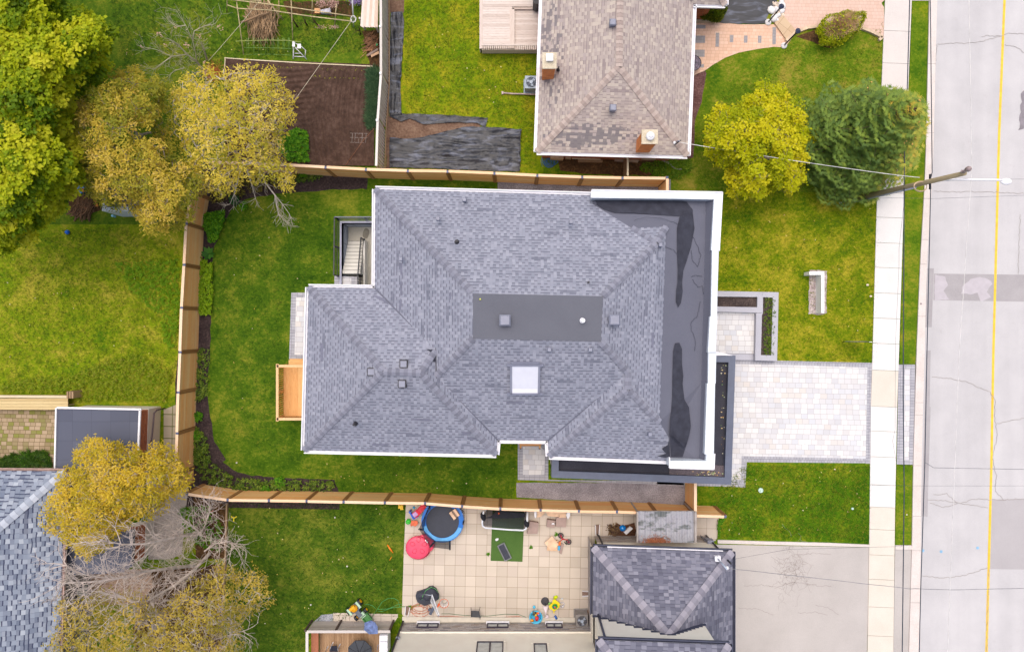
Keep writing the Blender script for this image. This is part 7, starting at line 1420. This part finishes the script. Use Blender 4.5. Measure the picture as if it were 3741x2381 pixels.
# soil heap, ball, bucket, brick
ground_patch('leafy_soil',PL('z',[(580,420),(620,330),(700,275),(760,300),(930,260),(935,455),(700,440)]),speck('brown_leaf_mulch',[(50,34,28),(96,64,46),(140,100,76)],10,2),.02,.05)
m=MB(); rr=random.Random(67)
for k in range(260): c=P('z',rr.choice([650,690,640])+rr.gauss(0,28),360+rr.gauss(0,32),rr.uniform(.02,.3)); m.leaf(c,V((rr.uniform(-1,1),rr.uniform(-1,1),rr.uniform(-.2,.5))).normalized(),V((0,0,1)),.16,.06,rr.random())
m.cyl(P('z',668,385,.02),.18,.22,14,.2); tag(m.build('dead_plant_pot',leafm('dead_leaf',[(60,44,36),(100,76,60),(140,116,80)],.9,0)),'dead plant in a dark pot on the brown leaf heap','plant pot')
m=MB(); m.ball(P('z',773,337,.2),.19,1,22); tag(m.build('ball',plain('glossy_blue_ball',(10,130,220),.15,.04,.7)),'glossy blue ball on the brown leaf heap','ball')
carton('z',[(868,318),(902,345),(820,420),(786,390)],.03,.16,'white plastic slab lying beside the glossy blue ball',WHITE,'slab','plastic_slab')
# basketball hoop, base and hose
bh=thing('basketball_hoop','portable basketball hoop with clear backboard, orange rim and black base on the patio','basketball hoop',P('x',1660,280)); m=MB(); bp=PL('x',[(1432,240),(1450,190),(1640,125),(1700,82),(1760,75),(1830,120),(1888,240),(1880,320),(1800,370),(1700,420),(1610,450),(1470,380),(1440,310)],.3)
m.prism(bp,.02,.22); m.prism([p.lerp(sum(bp,V((0,0,0)))/len(bp),.12) for p in bp],.22,.3); m.ball(P('x',1670,270,.28),.24,.35,16); m.ball(P('x',1560,250,.28),.2,.3,14,1.3,.8,.5); m.build('base',plain('black_base_plastic',(58,62,76),.45,.12),bh)
zb=1.9; m=MB(); m.tube([P('x',1560,205,.3),P('x',1760,235,zb-.3)],.03,7); m.tube([P('x',1700,300,.3),P('x',1850,430,zb)],.04,8); m.build('pole',plain('grey_pole',(160,168,184),.4),bh)
BBM=N('clear_backboard',.1,.5); BBM.out((226,230,238)); _t=BBM.n('ShaderNodeBsdfTransparent'); _x=BBM.n('ShaderNodeMixShader'); _x.inputs[0].default_value=.5; BBM.l(_t.outputs[0],_x.inputs[1]); BBM.l(BBM.b.outputs[0],_x.inputs[2]); BBM.l(_x.outputs[0],BBM.t.nodes['Material Output'].inputs[0])
q=[P('x',1758,222,2.05),P('x',1900,620,2.05),P('x',1880,640,1.45),P('x',1735,345,1.45)]
m=MB(); 
for a,b in zip(q,q[1:]+q[:1]): m.beam(a,b,.05,.05)
m.build('backboard_frame',plain('silver_frame',(204,208,216),.35),bh); m=MB(); m.face(q); m.build('backboard',BBM.m,bh)
rc_=P('x',1990,390,1.75); m=MB(); m.tube([rc_+V((.25*math.cos(t*.2618),.25*math.sin(t*.2618),0)) for t in range(25)],.014,6); m.beam(rc_+V((-.25,-.03,0)),P('x',1850,450,1.75),.12,.06); m.build('rim',plain('orange_rim',(244,110,60),.4),bh)
m=MB()
for k in range(12):
    a=k*.5236; 
    for s_ in (-.26,.26): m.tube([rc_+V((.25*math.cos(a),.25*math.sin(a),-.01)),rc_+V((.13*math.cos(a+s_*2),.13*math.sin(a+s_*2),-.35))],.009,3)
m.build('net',WHITE,bh)
hs=plain('coral_hose',(214,120,90),.45); hg=plain('green_hose',(88,170,96),.4); hd=plain('dark_green_hose',(70,124,90),.5)
m=MB(); rr=random.Random(68)
for k in range(5): cx,cy=1500+rr.uniform(-60,60),500+rr.uniform(-40,40); rx,ry=rr.uniform(110,190),rr.uniform(70,120); m.tube([P('x',cx+rx*math.cos(t*.37+k),cy+ry*math.sin(t*.37+k),.03+.012*k) for t in range(15)],.014,5)
m.tube([P('x',1860,640,.03),P('x',2100,640,.03),P('x',2408,655,.03),P('g',900,1225,.03),P('g',1080,1215,.03),P('g',1180,1245,.03)],.014,5); tag(m.build('garden_hose',hs),'coral garden hose coiled around the basketball base and along the cream wall','hose')
m=MB(); m.tube([P('x',1400,440,.03),P('x',1500,420,.05),P('x',1545,370,.25),P('x',1580,230,.35),P('x',1640,130,.32),P('x',1740,72,.28),P('x',1830,110,.28),P('x',1890,200,.06),P('x',1890,300,.03)],.018,6); m.tube([P('x',1240,455,.03),P('x',1140,455,.03),P('x',1000,470,.03),P('x',880,495,.03),P('x',700,505,.03)],.016,6); m.tube([P('x',1180,400,.03),P('x',1080,410,.03),P('x',900,500,.03),P('x',780,548,.03),P('x',700,540,.03)],.014,5); m.tube([P('x',1130,460,.03),P('x',1090,330,.03),P('x',1010,288,.03),P('x',900,290,.03),P('x',780,360,.03),P('x',700,490,.03),P('x',560,680,.03)],.014,5); m.tube([P('x',660,490,.03),P('x',590,430,.03),P('x',500,405,.03),P('x',440,412,.03)],.014,5)
tag(m.build('garden_hose',hg),'bright green garden hose trailing from the basketball base across the play yard','hose')
m=MB(); m.tube([P('x',1940,590,.03),P('x',2100,590,.03),P('x',2408,625,.03),P('g',800,1212,.03),P('g',960,1195,.03),P('g',1080,1198,.03),P('g',1180,1235,.03)],.014,5); tag(m.build('garden_hose',hd),'dull green garden hose along the foot of the cream wall','hose')
m=MB(); m.beam(P('x',1720,600,.1),P('x',1800,450,.2),.16,.1); m.beam(P('x',1690,530,.2),P('x',1725,490,.2),.12,.1); tag(m.build('spray_tool',plain('slate_tool',(96,104,124),.5)),'slate grey hand tool with orange grip below the backboard','tool')
# patio chair with dark seat
pc=thing('folding_chair','dark mesh camping chair at the foot of the cream wall','chair',P('g',700,1190)); m=MB(); m.prism(PL('g',[(660,1165),(728,1168),(745,1225),(660,1222)],.42),.4,.42); m.build('seat',NET if False else plain('charcoal_mesh',(84,86,90),.8),pc); m=MB(); m.tube([P('g',658,1135,.75),P('g',660,1222,.42)],.015,6); m.tube([P('g',738,1132,.75),P('g',728,1180,.42),P('g',742,1258,.0)],.015,6); m.tube([P('g',660,1222,.42),P('g',690,1170,0)],.015,6); m.tube([P('g',660,1165,.42),P('g',735,1225,0)],.015,6); m.build('frame',BLK,pc)
# toys by the wall
m=MB(); m.cyl(P('y',535,436,.0),.035,.5,10); 
db=thing('umbrella_base','round dark umbrella base plate above the folded white umbrella','umbrella base',P('y',535,436)); m=MB(); m.lathe(P('y',535,436,0),[(.235,0),(.24,.04),(.2,.08),(.06,.1),(.001,.1)],28); m.build('plate',plain('charcoal_disc',(72,70,76),.7),db); m=MB(); m.tube([P('y',540,480,.1),P('y',545,600,.12)],.018,6); m.build('tube',BLK,db)
m=MB(); rr=random.Random(69)
for k in range(7): a=-1.57+(k-3)*.16; p=P('y',550,640,.12); m.tube([p+V((0,-.35,0)),p+V((.0,-.05,.03)),p+V((.16*math.cos(1.57+(k-3)*.38),.26,0))],[.04,.06,.028],7)
m.ball(P('y',575,770,.1),.13,.5,10); tag(m.build('folded_umbrella',plain('blush_white_fabric',(240,226,232),.8,.06)),'folded blush-white parasol canopy between the blue toy tub and yellow play table','umbrella')
tt=thing('toy_tub','round light blue tub full of colourful toys at the cream wall','toy tub',P('y',335,740)); c=P('y',335,740,0); m=MB(); m.lathe(c,[(.3,0),(.34,.25),(.39,.28),(.39,.31),(.33,.30),(.3,.12),(.01,.1)],30); m.ball(P('y',302,565,.2),.09,.7,10); m.build('tub',plain('sky_blue_plastic',(84,196,236),.35,.05),tt)
for x,y,s,col,nm in ((300,690,.13,(90,96,84),'grey'),(330,735,.09,(230,196,70),'yellow'),(385,690,.1,(240,90,60),'orange'),(410,720,.08,(120,130,240),'violet'),(360,810,.13,(232,50,60),'red'),(250,850,.11,(248,160,30),'amber'),(420,800,.07,(60,150,230),'blue')): m=MB(); m.ball(P('y',x,y,.26),s,.7,9,1.2,.9,x*.1); m.build('toy',plain(nm+'_toy',col,.4),tt)
yt=thing('play_table','yellow square play table with a green tray of toys','play table',P('y',740,530)); m=MB(); m.prism(PL('y',[(750,400),(862,500),(820,590),(725,665),(612,550),(690,480),(700,420)],.4),.34,.4)
m.build('tabletop',plain('yellow_table_plastic',(250,226,30),.35,.05),yt)
for x,y in ((745,430),(830,510),(720,630),(640,550)): m=MB(); m.cyl(P('y',x,y,0),.035,.35,8); m.build('leg',plain('yellow_table_plastic',(250,226,30),.35),yt)
m=MB(); m.lathe(P('y',745,545,.4),[(.15,.02),(.17,.06),(.14,.06),(.12,.02),(.001,.02)],8); m.build('tray',plain('leaf_green_plastic',(60,170,80),.4),yt)
for x,y,col,nm in ((720,570,(40,90,190),'navy'),(745,560,(246,130,40),'tangerine'),(760,580,(230,80,60),'scarlet')): m=MB(); m.ball(P('y',x,y,.46),.05,.8,8); m.build('toy',plain(nm+'_toy',col,.4),yt)
for x,y,s,col,nm,lb in ((762,355,.13,(206,226,20),'lime','lime plastic toy above the yellow play table'),(898,385,.07,(236,240,246),'white','small white toy right of the lime toy'),(640,490,.1,(150,206,110),'mint','mint green toy left of the yellow play table')):
    m=MB(); m.ball(P('y',x,y,.08),s,.6,9,1.2,.8,.4); m.box(P('y',x,y,.1),s,s*.8,.12,.5); tag(m.build('toy',plain(nm+'_toy',col,.4)),lb,'toy')
m=MB(); m.tube([P('y',900,520,.08)+V((.13*math.cos(t*.4),.16*math.sin(t*.4),0)) for t in range(14)],.025,6); m.ball(P('y',920,545,.1),.07,.7,8); tag(m.build('toy',plain('pale_ring_plastic',(216,216,226),.4)),'pale ring-shaped toy right of the yellow play table','toy')
m=MB(); m.tube([P('y',750,750,.1),P('y',785,820,.1)],.07,10); tag(m.build('water_bottle',plain('cobalt_plastic',(50,110,200),.35)),'cobalt blue bottle lying at the foot of the cream wall','bottle')
acunit('y',1300,742,.70,.75,0.02,'tall grey air conditioner with round fan at the corner of the cream wall',plain('grey_ac_casing',(150,146,144),.5),(84,88,104))
m=MB(); m.ball(P('y',1480,700,.12),.2,.6,9,1,1.2); tag(m.build('stone',plain('brown_stone',(150,120,104),.9)),'brown stone in the corner right of the tall air conditioner','stone'); m=MB(); m.cyl(P('y',1500,822,0),.09,.2,14); tag(m.build('pail',plain('steel_blue_plastic',(110,160,206),.4)),'small steel-blue pail in the corner right of the tall air conditioner','pail')
# toy tractor with trailer, blue cloth
tt=thing('toy_tractor','green and yellow toy tractor towing a trailer beside the grey rail wall','toy tractor',P('x',300,480)); GT=plain('tractor_green',(92,150,90),.4); GP=plain('pale_mint_plastic',(186,220,190),.4); GR=plain('graphite_plastic',(104,112,124),.45)
dr=V((.64,-.77,0)); sd_=V((.77,.64,0)); c=P('x',240,475,.3)
m=MB(); m.beam(c-dr*.2,c+dr*.22,.5,.18); m.beam(c+dr*.2,c+dr*.62,.26,.2); m.build('body',GR,tt); m=MB(); m.ball(c+V((0,0,.12)),.23,.6,12,1,1); m.box(c-dr*.12+V((0,0,.24)),.14,.36,.22,math.atan2(dr.y,dr.x)); m.build('seat',plain('seat_yellow',(252,178,20),.4),tt)
for sg in(-1,1): m=MB(); m.beam(c-dr*.22+sd_*sg*.33+V((0,0,.12)),c+dr*.2+sd_*sg*.33+V((0,0,.12)),.12,.06); m.build('fender',GP,tt)
for p_,r in ((c+sd_*.42-dr*.05,.2),(c-sd_*.42-dr*.05,.2),(c+dr*.55+sd_*.36,.15),(c+dr*.55-sd_*.36,.15)):
    m=MB(); q=V((p_.x,p_.y,r)); m.tube([q-sd_*.07,q+sd_*.07],r,16); wl_=m.build('wheel',BLK,tt); m=MB(); m.tube([q-sd_*.09,q+sd_*.09],r*.55,12); m.build('hub',plain('seat_yellow',(252,178,20),.4),wl_)
c=P('x',400,610,.3); m=MB(); m.box(c,.3,.3,.16,math.atan2(dr.y,dr.x)); m.build('hood',GP,tt)
c=P('x',490,670,.2); m=MB(); a_=math.atan2(dr.y,dr.x)
for x,y,sx_,sy_ in ((0,.2,.5,.04),(0,-.2,.5,.04),(.25,0,.04,.44),(-.25,0,.04,.44)): m.mat_box(Matrix.Translation(c+V((0,0,.08)))@Matrix.Rotation(a_,4,'Z')@Matrix.Translation((x,y,0)),sx_,sy_,.2)
m.mat_box(Matrix.Translation(c)@Matrix.Rotation(a_,4,'Z'),.5,.4,.04); m.build('trailer',GT,tt)
# lower deck with railing
ld=thing('deck','brown plank deck behind a grey rail wall at the bottom left of the cream house','deck',P('C',1000,900)); PLK=wood('brown_deck_plank',(150,116,84),(190,156,122),(104,74,52),'y'); GPW=wood('grey_painted_wood',(176,164,156),(206,196,190),(130,116,108),'x')
zk=.55; m=MB(); x=P('C',500,0,zk).x; xe=P('C',1850,0,zk).x; ytp=P('C',0,560,zk).y
while x<xe: m.box((x+.07,ytp-2,zk),.135,4,.04); x+=.142
m.build('deck_boards',PLK,ld)
zw=1.35; ywt=P('C',0,605,zw).y; m=MB(); xa=P('C',240,0,zw).x; xb=P('C',1980,0,zw).x
for k in range(7): m.box(((xa+xb)/2,ywt,.12+k*.185),xb-xa,.04,.17)
m.build('rail_wall',GPW,ld); m=MB(); m.box(((xa+xb)/2,ywt,zw),xb-xa,.15,.05); m.box((xa,ywt-2,zw+.003),.15,4,.05); m.build('handrail',wood('pale_grey_rail',(206,198,194),(230,224,220),(170,160,154),'x'),ld)
m=MB()
for xx in (240,870,1990): m.box((P('C',xx,0,1).x,ywt+.05,zw/2),.1,.1,zw)
m.build('post',plain('dark_brown_post',(96,78,72),.8),ld)
m=MB(); m.box((P('C',405,0,.9).x,ywt-2,.9),.42,4,.06); m.build('bench_board',wood('red_brown_board',(160,100,76),(190,124,92),(110,66,48),'y'),ld)
cloth('blue_cloth','crumpled blue-grey cloth draped over the grey rail wall','cloth','x',[(450,760),(560,712),(640,760),(695,850),(695,970),(520,990),(440,900)],plain('denim_blue_cloth',(110,128,176),.8,.3,scale=5),zw+.05,.12,4,4,.07,9)
ch=thing('patio_umbrella','black octagonal patio umbrella on the brown deck','table',P('C',1340,1000,zk)); m=MB(); c=P('C',1345,1040,1.25); m.raw([c+V((.72*math.cos(k*.7854+.39),.72*math.sin(k*.7854+.39),0)) for k in range(8)]+[c+V((.72*math.cos(k*.7854+.39),.72*math.sin(k*.7854+.39),-.04)) for k in range(8)]+[c+V((0,0,.16))],[(k,(k+1)%8,16) for k in range(8)]+[(8+k,8+(k+1)%8,(k+1)%8,k) for k in range(8)],.5); m.build('canopy',plain('black_canopy_fabric',(70,74,82),.8),ch); m=MB(); m.cyl(V((c.x,c.y,zk)),.03,.85,10); m.build('pole',BLK,ch); m=MB()  # open umbrella: ribbed canopy on a centre pole
for k in range(8): m.tube([c+V((0,0,.17)),c+V((.72*math.cos(k*.7854+.39),.72*math.sin(k*.7854+.39),.01))],.012,4)
m.build('rib',BLK,ch)
cc=thing('folding_chair','black folding chair with silver arms on the brown deck','chair',P('C',800,980,zk)); m=MB(); m.prism(PL('C',[(735,910),(860,910),(880,1030),(715,1030)],1.0),.96,1.0); m.build('seat',plain('navy_black_fabric',(40,42,56),.8),cc); m=MB(); m.tube([P('C',740,925,1.2),P('C',790,820,1.3)],.02,6); m.tube([P('C',880,970,1.2),P('C',940,860,1.3)],.02,6); m.tube([P('C',620,1030,.6),P('C',680,910,1.2)],.02,6); m.tube([P('C',740,925,1.2),P('C',700,1040,zk)],.02,6); m.tube([P('C',880,970,1.2),P('C',900,1050,zk)],.02,6); m.build('frame',plain('silver_tube',(206,206,214),.3,metal=.5),cc)
wb=thing('outdoor_cabinet','white cabinet standing against the corner of the cream house on the brown deck','cabinet',P('C',1840,850,zk)); m=MB(); m.prism(PL('C',[(1755,690),(1925,690),(1925,1100),(1750,1100)],1.5),zk,1.5); m.build('body',WHITE,wb); m=MB(); m.tube([P('C',1755,880,1.45),P('C',1720,890,1.4),P('C',1712,1000,1.4)],.018,6); m.build('handle',GREYM,wb); m=MB(); m.beam(P('C',1765,815,1.515),P('C',1920,812,1.515),.02,.02); m.build('lid_seam',plain('seam_grey',(170,170,190),.5),wb)  # grey strip marks the joint of the cabinet lid
ground_patch('gravel',PL('C',[(540,240),(780,230),(780,395),(400,395)]),speck('blue_grey_stones',[(110,112,124),(160,164,176),(206,208,214)],12,2),.012,.04)
# play yard toys
def bat(label,pts,r,mat,name='toy_bat',cat='toy'): m=MB(); m.tube(pts,r,8); return tag(m.build(name,mat),label,cat)
bat('orange toy bat on the play yard lawn',[P('f',1418,850,.05),P('f',1438,880,.05),P('f',1455,902,.04)],[.03,.055,.025],plain('orange_bat_plastic',(246,134,30),.4)); bat('short orange stick just below the toy bat',[P('f',1432,950,.03),P('f',1446,926,.03)],.022,plain('amber_bat_plastic',(246,154,40),.4),'toy_stick')
m=MB(); m.tube([P('f',634,1172,.03)+V((.14*math.cos(t*.3),.14*math.sin(t*.3),0)) for t in range(22)],.014,5); tag(m.build('toy_hoop',plain('lime_hoop',(170,210,70),.4)),'small lime green hoop on the grass at the edge of the dull-gold tree','toy')
for f,x,y,lb in (('f',1085,677,'upper white ball on the play yard lawn'),('f',1163,987,'middle white ball on the play yard lawn'),('f',932,1232,'lower pale ball on the play yard lawn near the deck'),('f',460,330,'white scrap on the back lawn at the curved bed'),('f',249,262,'white bit in the southwest bed'),('i',1638,1028,'small yellow ball on the dark roof deck')):
    m=MB(); m.ball(P(f,x,y,.05 if f=='f' else 8.46),.05,1,10); tag(m.build('small_ball',plain('off_white_ball',(244,240,230),.5) if f=='f' else plain('pale_yellow_ball',(226,230,120),.5)),lb,'ball')
m=MB(); m.box(P('k',1041,997,.05),.12,.12,.06,.8); tag(m.build('toy_piece',plain('neon_green',(60,230,40),.5)),'tiny neon green toy piece on the lawn just below the south eave','toy')
# roof cables on membrane
m=MB(); rr=random.Random(71)
for L in ([(1655,470),(1700,560),(1725,640),(1700,740),(1650,680),(1640,580)],[(1640,830),(1680,815),(1750,830)],[(1650,850),(1700,920),(1745,910),(1750,1000)],[(1720,1050),(1700,1170),(1640,1230),(1640,1290),(1680,1400),(1670,1500)],[(1390,560),(1480,590),(1515,630)],[(1130,330),(1250,300),(1370,310),(1500,350),(1550,390)]):
    q=[]
    for x,y in L:
        z=6.8
        for _ in range(4): z=mz(P('j',x,y,z))+.02
        q.append(P('j',x,y,z))
    o_=[]
    for a,b in zip(q,q[1:]):
        for k in range(6): o_.append(a.lerp(b,k/6)+V((rr.uniform(-.02,.02),rr.uniform(-.02,.02),.01)))
    m.tube(o_,.008,4)
m.build('roof_cable',plain('roof_cable_black',(70,72,84),.6),house)

m=MB(); rr=random.Random(91)
for poly,n in (([(820,1840),(1450,1850),(1450,2240),(850,2300)],40),([(860,760),(1200,760),(1200,1040),(1000,1060),(900,1500),(1100,1680),(1880,1700),(1860,1800),(1300,1780),(850,1500)],30),([(0,950),(640,850),(620,1350),(0,1400)],30),([(2660,730),(3190,730),(3170,1300),(2870,1290),(2640,1040)],30),([(450,20),(1300,250),(900,200),(430,200)],30),([(1480,20),(1950,250),(1940,560),(1500,420)],30),([(2640,1720),(3160,1720),(3160,1960),(2640,1960)],40)):
    xs=[p[0] for p in poly]; ys=[p[1] for p in poly]; k=0
    while k<n:
        p=(rr.uniform(min(xs),max(xs)),rr.uniform(min(ys),max(ys)))
        if not inpoly(p,poly): continue
        k+=1; c=P('S',p[0],p[1],.05); a=rr.uniform(0,6.28); m.leaf(c,V((math.cos(a),math.sin(a),.1)),V((rr.uniform(-.2,.2),rr.uniform(-.2,.2),1)),rr.uniform(.05,.11),rr.uniform(.04,.07))
tag(m.build('fallen_leaves',leafm('fallen_leaf',[(190,160,60),(226,206,110),(236,226,190),(200,140,80)],.8,.1)),'tiny pale fallen leaves and seeds scattered over the lawns','leaves',kind='stuff')
